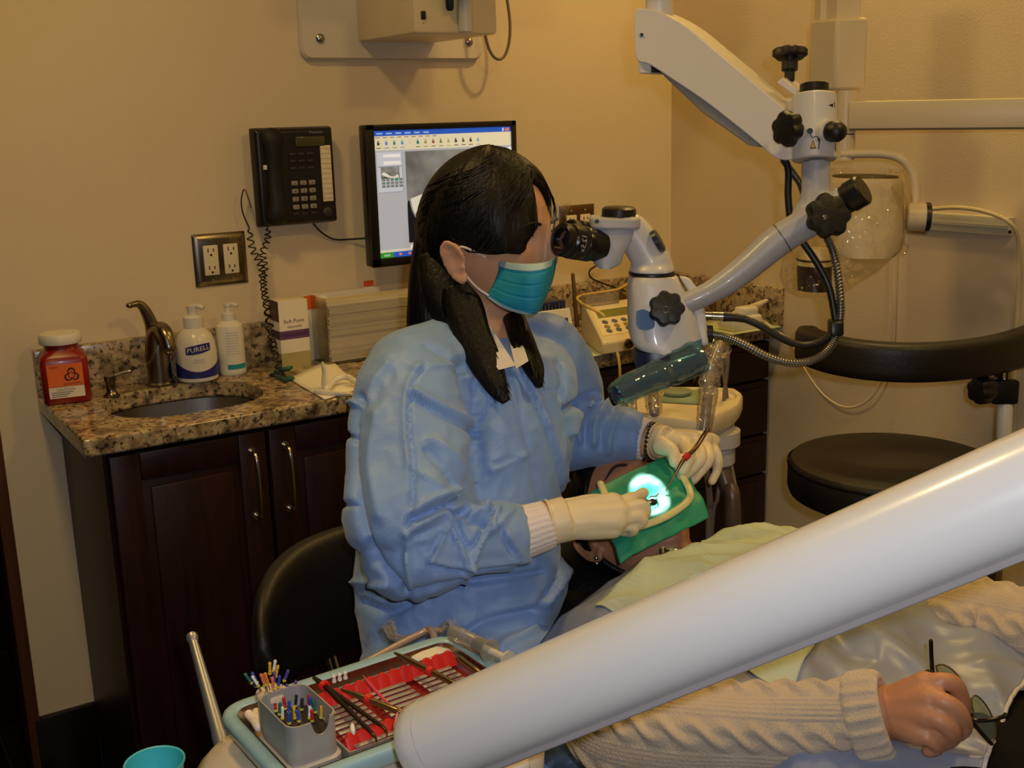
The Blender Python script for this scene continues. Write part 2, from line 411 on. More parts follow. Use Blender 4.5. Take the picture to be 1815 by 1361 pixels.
m = M(); door_panel(m, -1.072, -.598, .115, .855, YC); d = m.build('door', WOOD, c2); handle(d, -.64, YC-.026, .75, .135)
c3 = cabinet('drawer_cabinet', 'dark mahogany drawer cabinet at the right end of the counter', -.592, -.002)
zg = [.858] + [onY(1376, y, YC-.02).z for y in (668, 763, 832)] + [.115]
for k in range(len(zg)-1):
    a, b = zg[k+1]+.003, zg[k]-.003
    m = M(); m.box((-.296, YC-.01, (a+b)/2), (.578, .02, b-a), bev=.002); m.box((-.296, YC-.023, (a+b)/2), (.578-.03, .008, b-a-.03), bev=.003)
    d = m.build('drawer', WOOD, c3)
    m = M()
    m.lathe([(.005,0),(.005,.012),(.012,.018),(.0125,.024),(.008,.028),(.001,.029)], (-.296, YC-.026, (a+b)/2), (0,-1,0), 16); m.build('knob', NICKEL, d)

# ================================================================== ON THE BACK WALL
def outlet_plate(x, z, w, h, label, ngang, mt):
    t = thing('outlet_plate', label, 'outlet', (x, 0, z))
    m = M(); e = .012
    m.loft([[V(x+sx*(w/2-d), -y, z+sz*(h/2-d)) for sx, sz in ((-1,-1),(1,-1),(1,1),(-1,1))] for d, y in ((0,0),(0,.003),(e,.008))]); m.build('cover_plate', mt, t, bevel=.0015)
    for k in range(ngang):
        cx = x + (k-(ngang-1)/2)*.046
        m = M(); m.box((cx, -.008, z), (.0335, .006, .067), bev=.002); r = m.build('receptacle', mat('ivory_plastic', (232,220,190), .4), t)
        m = M()
        for s in (1, -1):
            zc = z + s*.0195 
            m.box((cx-.0062, -.0112, zc+.003), (.0022, .001, .0085)); m.box((cx+.0062, -.0112, zc+.003), (.0022, .001, .007))
            m.cyl((cx, -.0108, zc-.0075), (cx, -.0117, zc-.0075), .0026, 12)
        m.build('slots', BLACKP, r)
    m = M()
    for k in range(ngang):
        cx = x + (k-(ngang-1)/2)*.046
        for s in (1, -1): m.lathe([(.0035,0),(.003,.0015),(.001,.002)], (cx, -.008, z+s*.045), (0,-1,0), 10)
    m.build('screw', CHROME, t)
    return t
p = onY(390, 459, 0)
outlet_plate(p.x, p.z, .122, .118, 'antique nickel double outlet plate on the wall left of the telephone', 2, NICKEL)
p = onY(1022, 402, 0)
outlet_plate(p.x, p.z, .115, .118, 'dark bronze outlet plate on the wall behind the microscope eyepiece', 2, mat('bronze_metal', (110,84,56), .4, .9))

# telephone
PH = thing('telephone', 'black wall mounted office telephone with coiled handset cord', 'telephone', (-1.146, 0, 1.22))
pa, pb, za, zb = -1.243, -1.05, 1.219, 1.438
m = M(); yq = [(-.0,.012),(-.03,.0),(-.05,.004),(-.056,.01)]
m.loft([[V(pa+d, y, za+d), V(pb-d, y, za+d), V(pb-d, y, zb-d), V(pa+d, y, zb-d)] for y, d in yq]); m.build('base', BLACKP, PH, bevel=.003)
m = M(); hx = pa+.041
m.tube(vs([(hx,-.046,zb-.012),(hx,-.058,zb-.024),(hx,-.062,zb-.05),(hx,-.058,zb-.09),(hx,-.058,za+.09),(hx,-.062,za+.05),(hx,-.058,za+.026),(hx,-.046,za+.014)],30),
       [.020,.024,.026,.026,.025,.024,.022,.02,.0185,.018,.018,.018,.018,.018,.018,.018,.018,.018,.018,.0185,.019,.02,.022,.024,.025,.026,.026,.025,.023,.02], 16, flat=.75)
hs = m.build('handset', mat('matt_black_plastic', (16,15,15), .62), PH)
m = M(); m.box((pa+.022, -.0585, 1.352), (.011, .006, .01), bev=.001); m.build('handset_hook', WHITEP, PH)
m = M(); m.box((pb-.062, -.058, zb-.033), (.07, .006, .022), bev=.002); m.build('display', mat('grey_green_lcd', (74,74,48), .2), PH)
m = M(); m.box((pb-.026, -.0575, 1.332), (.025, .004, .126), bev=.001); st = m.build('label_strip', mat('label_cream', (236,222,190), .7), PH)
m = M()
for k in range(11): m.box((pb-.026, -.0598, 1.276+k*.0112), (.024, .0006, .0005))
m.build('ruled_lines', mat('label_line', (150,130,95), .7), st)
k0 = V(pb-.106, -.0585, 1.314)
bk = M(); bk.box(k0, (.0155,.006,.0105), bev=.002)
KEY = mat('grey_key_cap', (150,142,132), .5)
b0 = bk.build('key', KEY, PH)
first = True
for r in range(4):
    for c in range(3):
        o = b0 if first else b0.copy()
        if not first: COL.objects.link(o); o.parent = PH
        first = False; o.location = V(c*.021, 0, -r*.0178)
kt = M()
for r in range(4):
    for c in range(3):
        put_text(kt, '123456789*0#'[r*3+c], .008, V(pb-.106+c*.021, -.0618, 1.314-r*.0178), V(1,0,0), V(0,0,1))
kt.build('key_digits', mat('key_ink', (40,36,32), .6), PH)
m = M()
for r in range(3):
    for c in range(3): m.box((pb-.106+c*.021, -.0575, 1.378-r*.0155), (.016,.004,.005), bev=.001)
for c in range(3): m.box((pb-.106+c*.021, -.0575, 1.245), (.014,.004,.005), bev=.001)
m.lathe([(.011,0),(.011,.003),(.009,.0045),(.001,.0048)], (pb-.03,-.056,1.245), (0,-1,0), 20)
m.build('function_keys', mat('dark_grey_key', (52,50,48), .45), PH, kind='stuff')
m = M(); put_text(m, 'Panasonic', .0085, V(pb-.045, -.0565, zb-.013), V(1,0,0), V(0,0,1)); m.build('lettering', mat('silver_ink', (150,150,148), .5), PH)
# coiled cord: from handset foot down to the counter and back up
def coil(path, R, r, turns, n=None):
    P = vs(path, 120); out = []; n = n or turns*10
    T = [(P[min(i+1,119)]-P[max(i-1,0)]).normalized() for i in range(120)]
    for k in range(n+1):
        t = k/n*119; i = min(int(t), 118); q = lerp(P[i], P[i+1], t-i); tt = T[i]
        a = tt.cross(V(0,1,0)).normalized(); b = tt.cross(a); w = 2*PI*turns*k/n
        e = min(1, k/12, (n-k)/12)
        out.append(q+(a*math.cos(w)+b*math.sin(w))*R*e)
    return out
def wp(x, y, Y): return onY(x, y, Y)
low = wp(492, 655, -.09)
cA = [wp(441,402,-.03), wp(447,440,-.03), wp(462,470,-.035), wp(466,500,-.04), wp(472,540,-.06), wp(478,580,-.085), wp(486,620,-.1), wp(495,655,-.11), onZ(500,664,CT+.012)]
cB = [wp(474,402,-.02), wp(474,425,-.02), wp(466,450,-.03), wp(470,475,-.035), wp(468,505,-.045), wp(474,545,-.065), wp(481,590,-.09), wp(489,630,-.1), onZ(508,668,CT+.012)]
m = M(); m.tube(vs([wp(446,368,-.05), wp(434,336,-.03), wp(428,352,-.03), wp(430,376,-.03), wp(441,402,-.03)], 26), .0016, 6)
m.tube(coil(cA, .0072, .0018, 23), .0016, 6); m.tube(coil(cB, .0070, .0018, 21), .0016, 6)
m.build('coiled_cord', BLACKP, PH)
m = M(); m.tube(vs([wp(556,397,-.03), wp(570,412,-.012), wp(592,424,-.008), wp(620,424,-.008), wp(652,422,-.02)], 30), .0022, 8); m.build('line_cord', BLACKP, PH)

# monitor
MO = thing('computer_monitor', 'black flat screen monitor on the back wall showing a dental x ray', 'monitor', (-.776, 0, 1.11))
mx0, mx1, mz0, mz1, my = -.983, -.571, 1.108, 1.437, -.075
BEZ = mat('black_bezel', (14,14,16), .35)
m = M(); b = .0215; bt = .013; bb = .02
m.box(((mx0+mx1)/2, my+.018, (mz0+mz1)/2), (mx1-mx0, .034, mz1-mz0), bev=.005); m.build('housing', BEZ, MO)
m = M(); m.box((mx0+b/2, my-.002, (mz0+mz1)/2), (b, .008, mz1-mz0), bev=.002); m.box((mx1-b/2+.004, my-.002, (mz0+mz1)/2), (b-.008, .008, mz1-mz0), bev=.002)
m.box(((mx0+mx1)/2, my-.002, mz1-bt/2), (mx1-mx0, .008, bt), bev=.002); m.box(((mx0+mx1)/2, my-.002, mz0+bb/2), (mx1-mx0, .008, bb), bev=.002); m.build('bezel', BEZ, MO)
m = M(); m.box(((mx0+mx1)/2, (my+.035)/2+.004, 1.27), (.09, -my-.03, .09)); m.build('wall_mount', BLACKP, MO)
SE = 1.15
def scr(name, c): return mat('screen_'+name, c, .4, emit=SE*.5, var=.0)
sx0, sx1, sz0, sz1 = mx0+b, mx1-.013, mz0+bb, mz1-bt
def S(u, w, k=0): return V(sx0+(sx1-sx0)*u, my-.0005-.0003*k, sz0+(sz1-sz0)*w)
def rect(m, u0, u1, w0, w1, k): return m.add([S(u0,w0,k), S(u1,w0,k), S(u1,w1,k), S(u0,w1,k)], [(0,1,2,3)])
scn = M(); rect(scn, 0, 1, 0, 1, 0); SC = scn.build('screen', scr('grey', (176,182,192)), MO)
def piece(name, c, rs, k):
    m = M()
    for r in rs: rect(m, *r, k)
    return m.build(name, scr(name, c), SC)
piece('title_bar', (38,92,205), [(0,1,.955,.995)], 1)
piece('task_bar', (38,92,205), [(0.095,1,0,.042)], 1)
piece('title_edge', (20,20,30), [(0,1,.995,1)], 1)
piece('tool_bar', (222,218,190), [(0,1,.845,.955)], 1)
piece('thumbnail_panel', (196,204,218), [(.015,.19,.52,.83)], 1)
piece('panel_frame', (140,150,170), [(.018,.185,.715,.722),(.018,.185,.515,.52),(.185,.189,.52,.83)], 2)
piece('white_fields', (238,240,240), [(.06,.175,.79,.812),(.06,.175,.735,.758),(.975,1,.7,.83),(.22,.3,.06,.085)], 2)
piece('status_bar', (214,212,196), [(0,1,.042,.062)], 1)
piece('start_button', (50,150,50), [(0,.095,0,.042)], 2)
piece('tray_icons', (235,120,110), [(.135,.155,.012,.03),(.2,.22,.012,.03),(.955,.985,.962,.988)], 2)
piece('light_icons', (190,210,240), [(.93,.945,.962,.988),(.24,.26,.012,.03)], 2)
ics = [(70,66,60),(110,120,190),(80,130,120),(90,140,200),(200,200,185),(50,120,110),(160,150,70),(150,80,70),(120,130,80),(170,160,110),(60,60,70),(90,90,70),(70,60,60),(120,170,190)]
for i, c in enumerate(ics):
    u = .02+i*.055
    m = M(); rect(m, u, u+.018, .885, .905, 2); rect(m, u+.004, u+.012, .905, .92, 2); rect(m, u-.006, u+.026, .86, .866, 2); m.build('icon', scr('icon%d' % i, c), SC)
piece('tooth_chart', (120,128,128), [(.04+.03*i, .04+.03*i+.024, .555+.025*j, .555+.025*j+.02) for i in range(5) for j in range(3)], 2)
piece('tooth_chart_pick', (40,150,120), [(.13,.154,.605,.625)], 3)
m = M(); put_text(m, 'start', .009, S(.05,.021,3), V(1,0,0), V(0,0,1)); m.build('lettering', scr('white', (240,245,240)), SC)
m = M()
rr = random.Random(3)
for k in range(6): rect(m, .02+k*.065, .02+k*.065+.04, .968, .98, 2)
m.build('title_words', scr('pale', (150,185,240)), SC)
m = M()
for k in range(9): rect(m, .01+k*.05, .01+k*.05+.03, .94, .947, 2)
m.build('menu_words', scr('menu', (150,120,120)), SC)
# radiograph: flat picture on the screen, drawn by noise
def xray_mat(name, sc, off):
    mt = bpy.data.materials.new(name); mt.use_nodes = True; nt = mt.node_tree; N = nt.nodes; L = nt.links; bs = N['Principled BSDF']
    tc = N.new('ShaderNodeTexCoord'); mp = N.new('ShaderNodeMapping'); mp.inputs['Location'].default_value = off; L.new(tc.outputs['Object'], mp.inputs['Vector'])
    n = N.new('ShaderNodeTexNoise'); n.inputs['Scale'].default_value = sc; n.inputs['Detail'].default_value = 3; L.new(mp.outputs[0], n.inputs['Vector'])
    r = N.new('ShaderNodeValToRGB'); e = r.color_ramp.elements; e[0].position = .28; e[0].color = (*lin((70,74,78)),1); e[1].position = .7; e[1].color = (*lin((176,180,180)),1)
    L.new(n.outputs['Fac'], r.inputs[0]); L.new(r.outputs[0], bs.inputs['Base Color']); L.new(r.outputs[0], bs.inputs['Emission Color']); bs.inputs['Emission Strength'].default_value = SE*.42
    return mt
m = M(); rect(m, .21, .96, .105, .83, 1); XR = m.build('radiograph', xray_mat('radiograph_grey', 9, (.3,0,.1)), SC)
def blob2(pts, k):
    P = vs(pts+pts[:1], 40)[:-1]; m = M(); v = [S(p[0], p[1], k) for p in P]; m.add(v, [tuple(range(len(v)))]); return m
blob2([(.21,.105,0),(.21,.40,0),(.225,.44,0),(.24,.36,0),(.28,.28,0),(.36,.255,0),(.6,.25,0),(.95,.3,0),(.95,.105,0)], 2).build('dark_shadow', scr('black', (14,20,26)), SC)
blob2([(.235,.455,0),(.3,.48,0),(.42,.52,0),(.5,.45,0),(.46,.28,0),(.36,.262,0),(.29,.29,0),(.25,.36,0)], 3).build('crown', scr('crown', (222,224,214)), SC)
m = M(); rect(m, .035, .165, .625, .715, 2); m.build('thumbnail', xray_mat('thumb_grey', 40, (.1,0,.2)), SC)
blob2([(.04,.66,0),(.06,.675,0),(.1,.645,0),(.13,.64,0),(.15,.655,0),(.155,.63,0),(.1,.63,0),(.06,.645,0)], 3).build('thumbnail_crown', scr('crown', (222,224,214)), SC)

# x-ray control unit on its plate, top of the frame
XU = thing('x_ray_control_unit', 'cream x ray control box bolted to a rounded wall plate at the top', 'x-ray unit', (-.86, 0, 1.58))
m = M(); q0 = onY(531, 106, 0); q1 = onY(850, 109, 0); zt = 1.95; r = .022
def rrect(xa, xb, za, zb, r, y, n=6):
    out = []
    for cx, cz, a0 in ((xb-r, zb-r, 0), (xa+r, zb-r, 90), (xa+r, za+r, 180), (xb-r, za+r, 270)):
        for k in range(n+1):
            a = math.radians(a0+90*k/n); out.append(V(cx+r*math.cos(a), y, cz+r*math.sin(a)))
    return out
m.loft([rrect(q0.x, q1.x, q0.z, zt, r, 0), rrect(q0.x, q1.x, q0.z, zt, r, -.012), rrect(q0.x+.004, q1.x-.004, q0.z+.004, zt-.004, r, -.018)])
m.build('wall_plate', mat('plate_pale', (216,206,192), .45), XU)
for x, y in ((567,68),(831,74)):
    m = M(); p = onY(x, y, -.018); m.lathe([(.0105,0),(.0105,.003),(.007,.0065),(.001,.0075)], p, (0,-1,0), 16); m.build('bolt', STEEL, XU)
xb = onY(634, 74, -.018); xbx = xb.x; yd = onX(735, 58, xbx).y; zb_ = onX(735, 58, xbx).z
xr_ = onY(857, 64, yd*.8).x
m = M(); m.box(((xbx+xr_)/2, (yd-.018)/2, zb_+.2), (xr_-xbx, -yd-.018, .4), bev=.006); m.build('housing', CREAM, XU)
m = M(); m.box((-.77,-.44,2.11),(.60,.07,.50),bev=.01); m.box((-.84,-.21,2.1),(.12,.42,.12),bev=.01); m.build('shade_block', CREAM, XU)  # unseen block and stem, added to throw shade on the back wall
m = M(); p = onY(750, 27, yd); m.box((p.x, yd-.001, p.z), (.011,.004,.017), bev=.001); m.lathe([(.001,.0),(.0012,.001)], (p.x, yd, p.z-.016), (0,-1,0), 8); m.build('socket', BLACKP, XU)
m = M(); p = onY(797, 5, yd-.015); m.lathe([(.006,-.016),(.009,-.01),(.009,.05)], p, (0,0,1), 14); m.build('switch', BLACKP, XU)
m = M(); p0 = onY(826, 56, yd-.01); m.lathe([(.016,0),(.016,.35)], p0, (0,0,1), 20); m.build('arm_pivot', GREYP, XU)
m = M(); m.tube(vs([wp(856,-40,-.06), wp(856,20,-.06), wp(862,70,-.06), wp(873,98,-.06), wp(887,105,-.06), wp(898,92,-.06), wp(904,60,-.06), wp(902,20,-.06), wp(893,-30,-.06)], 44), .0036, 10); m.build('looped_cable', mat('grey_cable_sheath', (120,106,84), .5), XU)
# ================================================================== ON THE COUNTER
def sqring(cx, cy, a, b, r, z, ax, ay, n=5):
    out = []
    for sx, sy, a0 in ((1,1,0),(-1,1,90),(-1,-1,180),(1,-1,270)):
        for k in range(n+1):
            t = math.radians(a0+90*k/n); out.append(V(cx,cy,z)+ax*(sx*(a-r)+r*math.cos(t))+ay*(sy*(b-r)+r*math.sin(t)))
    return out
# sharps container
cx, cy = -1.695, -.072; th = math.radians(-9); ax, ay = V(math.cos(th), math.sin(th), 0), V(-math.sin(th), math.cos(th), 0)
SH = thing('sharps_container', 'red sharps container with white lid and orange biohazard label', 'container', (cx,cy,CT))
RED = mat('red_translucent_plastic', (140,22,14), .3, coat=.2, var=.05)
m = M(); h = .046
m.loft([sqring(cx,cy,w,w,r,CT+z,ax,ay) for w,r,z in ((.042,.01,0),(h,.012,.004),(h,.012,.088),(.043,.014,.098),(.034,.026,.108),(.034,.033,.112),(.034,.034,.124))]); m.build('body', RED, SH, sharp=60)
m = M(); m.lathe([(.041,0),(.042,.003),(.042,.015),(.039,.02),(.02,.0215),(.001,.0215)], (cx,cy,CT+.121), n=32); m.build('lid', WHITEP, SH)
fr = V(cx,cy,0)-ay*(h+.0006)
def SL(u, w, k=0): return fr+ax*u+V(0,0,CT+w)-ay*(.0004*k)
def lab(name, r, c, k, par, rough=.5):
    m = M(); m.add([SL(r[0],r[2],k),SL(r[1],r[2],k),SL(r[1],r[3],k),SL(r[0],r[3],k)], [(0,1,2,3)]); return m.build(name, mat(name+'_ink', c, rough), par)
lab('hazard_label', (-.034,.034,.038,.084), (232,108,24), 0, SH); lab('data_label', (-.034,.034,.014,.037), (226,214,196), 0, SH)
# biohazard emblem: three horned crescents round a ring
m = M(); bc = (.012,.060); R = .0085
def arc(cu, cw, r0, r1, a0, a1, taper=False, k=1, n=20):
    va, vb = [], []
    for i in range(n+1):
        t = i/n; a = math.radians(lerp(a0,a1,t)); w = (r1-r0)*(math.sin(PI*t)**.7 if taper else 1)
        rm = (r0+r1)/2; va.append(SL(cu+(rm-w/2)*math.cos(a), cw+(rm-w/2)*math.sin(a), k)); vb.append(SL(cu+(rm+w/2)*math.cos(a), cw+(rm+w/2)*math.sin(a), k))
    m.loft([va, vb], cap=False, closed=False)
for a in (90, 210, 330):
    ca, sa = math.cos(math.radians(a)), math.sin(math.radians(a))
    arc(bc[0]+R*.82*ca, bc[1]+R*.82*sa, R*.56, R*.98, a-148, a+148, True)
arc(bc[0], bc[1], R*.62, R*.80, 0, 360, False, 2, 30)
m.build('biohazard_emblem', mat('emblem_black', (40,22,14), .6), SH)
m = M(); put_text(m, 'BIOHAZARD', .0065, SL(.013,.0425,1), ax, V(0,0,1)); put_text(m, 'SHARPS', .005, SL(-.02,.078,1), ax, V(0,0,1)); m.build('lettering', mat('emblem_black', (40,22,14)), SH)
m = M(); put_text(m, 'CAUTION', .008, SL(-.002,.031,1), ax, V(0,0,1))
for k in range(3):
    m.add([SL(-.03,.025-.004*k,1),SL(.012-.006*k,.025-.004*k,1),SL(.012-.006*k,.0265-.004*k,1),SL(-.03,.0265-.004*k,1)], [(0,1,2,3)])
m.build('small_print', mat('grey_ink', (104,112,112), .7), SH)

# faucet
fx, fy = onY(281, 640, -.06).x, -.06
FA = thing('faucet', 'tall antique nickel single lever faucet behind the sink', 'faucet', (fx,fy,CT))
m = M(); m.lathe([(.031,0),(.031,.004),(.027,.008),(.0255,.03),(.0245,.07),(.024,.095),(.0215,.108),(.017,.118)], (fx,fy,CT), n=28); m.build('body', NICKEL, FA)
m = M(); m.tube(vs([(fx-.006,fy,CT+.06),(fx-.002,fy-.006,CT+.11),(fx+.006,fy-.022,CT+.122),(fx+.010,fy-.040,CT+.110),(fx+.012,fy-.050,CT+.088)],24), list(np.linspace(.022,.016,24)), 18, rnd=True); m.build('spout', NICKEL, FA)
m = M(); m.tube(vs([(fx-.004,fy,CT+.10),(fx-.008,fy-.002,CT+.135),(fx-.018,fy-.004,CT+.165),(fx-.03,fy-.006,CT+.181),(fx-.047,fy-.01,CT+.182)],24), list(np.linspace(.017,.0055,24)), 14, rnd=True)
m.ell((fx-.05,fy-.01,CT+.181),(V(.009,0,0),V(0,.007,0),V(0,0,.006))); m.build('lever', NICKEL, FA)
fx, fy = onY(196, 680, -.105).x, -.105
FT = thing('soap_dispenser', 'small antique nickel counter soap dispenser with a thin spout', 'soap dispenser', (fx,fy,CT))
m = M(); m.lathe([(.017,0),(.017,.003),(.012,.006),(.0095,.012),(.0095,.03),(.012,.034),(.012,.044),(.006,.048)], (fx,fy,CT), n=22); m.build('base', NICKEL, FT)
m = M(); m.tube(vs([(fx,fy,CT+.041),(fx+.018,fy-.004,CT+.046),(fx+.04,fy-.01,CT+.05)],12), .0042, 10, rnd=True); m.build('spout', NICKEL, FT)

def wrap(verts, c, r, z0, face):      # lay flat lettering round a bottle's front
    out = []
    for p in verts:
        a = p.x/r; out.append(V(c[0]+r*math.cos(face+a), c[1]+r*math.sin(face+a), z0+p.y))
    return out
def band(m, c, r, z0f, z1f, face, half, n=24):
    va = []; vb = []
    for i in range(n+1):
        a = lerp(-half, half, i/n); rr = r(0) if callable(r) else r
        va.append(V(c[0]+rr*math.cos(face+a), c[1]+rr*math.sin(face+a), z0f(a))); vb.append(V(c[0]+rr*math.cos(face+a), c[1]+rr*math.sin(face+a), z1f(a)))
    m.loft([va, vb], cap=False, closed=False)
FACE = math.atan2(CAM.y+.05, CAM.x+1.4)+.12
# foam soap bottle
c = (onY(348, 630, -.068).x, -.068)
BO = thing('soap_bottle', 'round white foam soap pump bottle with blue logo and blue base band', 'bottle', (c[0],c[1],CT))
prof = [(.038,0),(.0435,.004),(.0445,.02),(.0445,.06),(.042,.085),(.036,.102),(.026,.113),(.02,.117)]
m = M(); m.lathe(prof, (*c,CT), n=40); m.build('body', mat('milky_plastic', (222,216,206), .25, sss=.1, var=.02), BO)
m = M(); m.lathe([(.0205,.113),(.021,.116),(.021,.14),(.017,.144),(.011,.145),(.0105,.158),(.0115,.16),(.0115,.166),(.001,.167)], (*c,CT), n=24)
a = FACE; d = V(math.cos(a+.9), math.sin(a+.9), 0)
m.tube(vs([V(*c,CT+.163), V(*c,CT+.165)+d*.014, V(*c,CT+.16)+d*.028], 10), .0052, 10); m.build('pump', WHITEP, BO)
BLUE = mat('label_blue', (36,40,120), .4)
m = M(); band(m, c, .0449, lambda a: CT+.012, lambda a: CT+.034-.012*math.cos(a*1.6)+.004, FACE, 1.9); m.build('base_band', BLUE, BO)
m = M(); band(m, c, .0449, lambda a: CT+.066+.006*abs(a)**2+a*.006, lambda a: CT+.086-.006*abs(a)**2+a*.006, FACE, .62); lg = m.build('logo_patch', BLUE, BO)
v, f = text('PURELL', .0145); m = M(); m.add([V(*q) for q in wrap([V(q.x*1.05,q.y+q.x*.13,0) for q in v], c, .0456, CT+.076, FACE)], f); m.build('lettering', mat('label_white', (226,220,214), .5), BO)
v, f = text('Advanced\nHand Soap', .0055); m = M(); m.add([V(*q) for q in wrap(v, c, .0452, CT+.05, FACE)], f); m.build('small_print', mat('label_blue_grey', (150,150,180), .6), BO)
# lotion bottle
c = (onY(410, 620, -.062).x, -.062)
LO = thing('lotion_bottle', 'slim white lotion pump bottle with a teal stripe near its base', 'bottle', (c[0],c[1],CT))
m = M(); m.lathe([(.026,0),(.029,.003),(.03,.01),(.03,.1),(.0285,.112),(.02,.12),(.0135,.123),(.0135,.137)], (*c,CT), n=32); m.build('body', WHITEP, LO)
m = M(); m.lathe([(.0145,.122),(.0145,.138),(.007,.141),(.006,.154),(.008,.155),(.008,.161),(.001,.162)], (*c,CT), n=20)
m.tube(vs([V(*c,CT+.158), V(*c,CT+.159)+d*.012, V(*c,CT+.155)+d*.024], 8), .004, 8); m.build('pump', WHITEP, LO)
m = M(); band(m, c, .0303, lambda a: CT+.016, lambda a: CT+.027, FACE+.25, .75); m.build('teal_stripe', mat('label_teal', (30,140,160), .5), LO)
m = M()
for k in range(9):
    band(m, c, .0303, lambda a: CT+.05+k*.006, lambda a: CT+.0515+k*.006, FACE, .55-.06*(k%3))
m.build('small_print', mat('pale_print', (186,186,190), .6), LO)

# syringe carton with orange and purple bands
p = onZ(514, 644, CT)
BX = thing('product_carton', 'white product carton with purple band beside the acrylic tray holder', 'box', (p.x,-.075,CT))
bx0, bx1 = onY(497, 600, -.1).x, onY(549, 600, -.1).x; hz = onY(520, 532, -.1).z
m = M(); m.box(((bx0+bx1)/2, -.0725, (CT+hz)/2), (bx1-bx0, .055, hz-CT), bev=.001); m.build('carton', PAPER, BX)
def bq(u0,u1,w0,w1,k=1): return [V(lerp(bx0,bx1,u), -.1002-.0002*k, lerp(CT,hz,w)) for u,w in ((u0,w0),(u1,w0),(u1,w1),(u0,w1))]
def bqs(v0,v1,w0,w1): return [V(bx1+.0003, lerp(-.1,-.045,v), lerp(CT,hz,w)) for v,w in ((v0,w0),(v1,w0),(v1,w1),(v0,w1))]
def bql(v0,v1,w0,w1): return [V(bx0-.0003, lerp(-.1,-.045,v), lerp(CT,hz,w)) for v,w in ((v0,w0),(v1,w0),(v1,w1),(v0,w1))]
m = M(); m.add(bq(0,1,.44,.565),[(0,1,2,3)]); m.add(bql(0,1,.44,.565),[(0,1,2,3)]); m.build('purple_band', mat('carton_purple', (84,48,96), .5), BX)
m = M(); m.add(bq(0,1,.455,.47,2)+bq(0,1,.535,.55,2),[(0,1,2,3),(4,5,6,7)]); m.build('band_lines', mat('carton_violet', (120,80,140), .5), BX)
m = M(); m.add(bq(0,1,0,.24),[(0,1,2,3)]); m.add(bql(0,1,0,.24),[(0,1,2,3)]); m.build('green_base', mat('carton_green', (176,164,112), .5), BX)
m = M(); m.add(bql(0,1,.70,1),[(0,1,2,3)]); m.build('dark_side', mat('carton_maroon', (88,52,56), .5), BX)
m = M(); put_text(m, 'Soft Point', .0125, V(lerp(bx0,bx1,.5), -.1006, lerp(CT,hz,.70)), V(1,0,0), V(0,0,1)); put_text(m, 'disposable', .0085, V(lerp(bx0,bx1,.52), -.1006, lerp(CT,hz,.62)), V(1,0,0), V(0,0,1)); m.build('lettering', mat('carton_ink', (92,72,72), .6), BX)
o2 = thing('paper_folder', 'orange topped white paper folder standing behind the carton', 'folder', (bx1+.012,-.045,CT))
m = M(); a0, a1 = onY(536, 600, -.045).x, onY(556, 600, -.045).x
m.box(((a0+a1)/2+.02,-.04,CT+.075),(a1-a0+.04,.004,.15)); m.build('sheet', PAPER, o2)
m = M(); m.box(((a0+a1)/2+.012,-.0428,CT+.138),(a1-a0,.0014,.032)); m.build('orange_tab', mat('orange_card', (226,110,24), .6), o2)

# acrylic holder with stacked paper tray covers
hx0, hx1, hy0, hy1 = onY(583, 640, -.125).x, -.80, -.125, -.03
hz1 = onY(600, 527, -.125).z
HO = thing('acrylic_holder', 'clear acrylic holder of paper tray covers against the wall', 'holder', ((hx0+hx1)/2,(hy0+hy1)/2,CT))
AC = clear('clear_acrylic', (.98,.97,.93), .05, .03)
for nm, cc, sz in (('side_panel',(hx0,(hy0+hy1)/2,(CT+hz1)/2),(.003,hy1-hy0,hz1-CT)),('side_panel',(hx1,(hy0+hy1)/2,(CT+hz1)/2),(.003,hy1-hy0,hz1-CT)),('front_panel',((hx0+hx1)/2,hy0,(CT+hz1)/2),(hx1-hx0,.003,hz1-CT)),('base_panel',((hx0+hx1)/2,(hy0+hy1)/2,CT+.0015),(hx1-hx0,hy1-hy0,.003))):
    m = M(); m.box(cc, sz); m.build(nm, AC, HO)
m = M(); rr = random.Random(5); z = CT+.004; k = 0
while z < hz1-.014:
    t = rr.uniform(.0028,.0055); j = rr.uniform(0,.006); m.box(((hx0+hx1)/2+rr.uniform(-.003,.003), hy0+.047+j*.3, z+t/2), (hx1-hx0-.022, .076-j, t*.93)); z += t
pc = m.build('paper_tray_covers', PAPER, None, kind='stuff'); tag(pc, 'stack of white paper tray covers inside the acrylic holder', 'paper')
m = M(); q = onY(655, 505, -.02); m.box((q.x,-.012,q.z-.045),(.026,.004,.11)); m.box((q.x-.07,-.012,q.z-.05),(.2,.003,.085)); s2 = m.build('paper_card', PAPER, None); tag(s2, 'white card with a red top corner standing behind the tray covers', 'card')
m = M(); m.box((q.x,-.0148,q.z+.003),(.026,.001,.014)); m.build('red_corner', mat('red_card', (214,78,44), .6), s2)

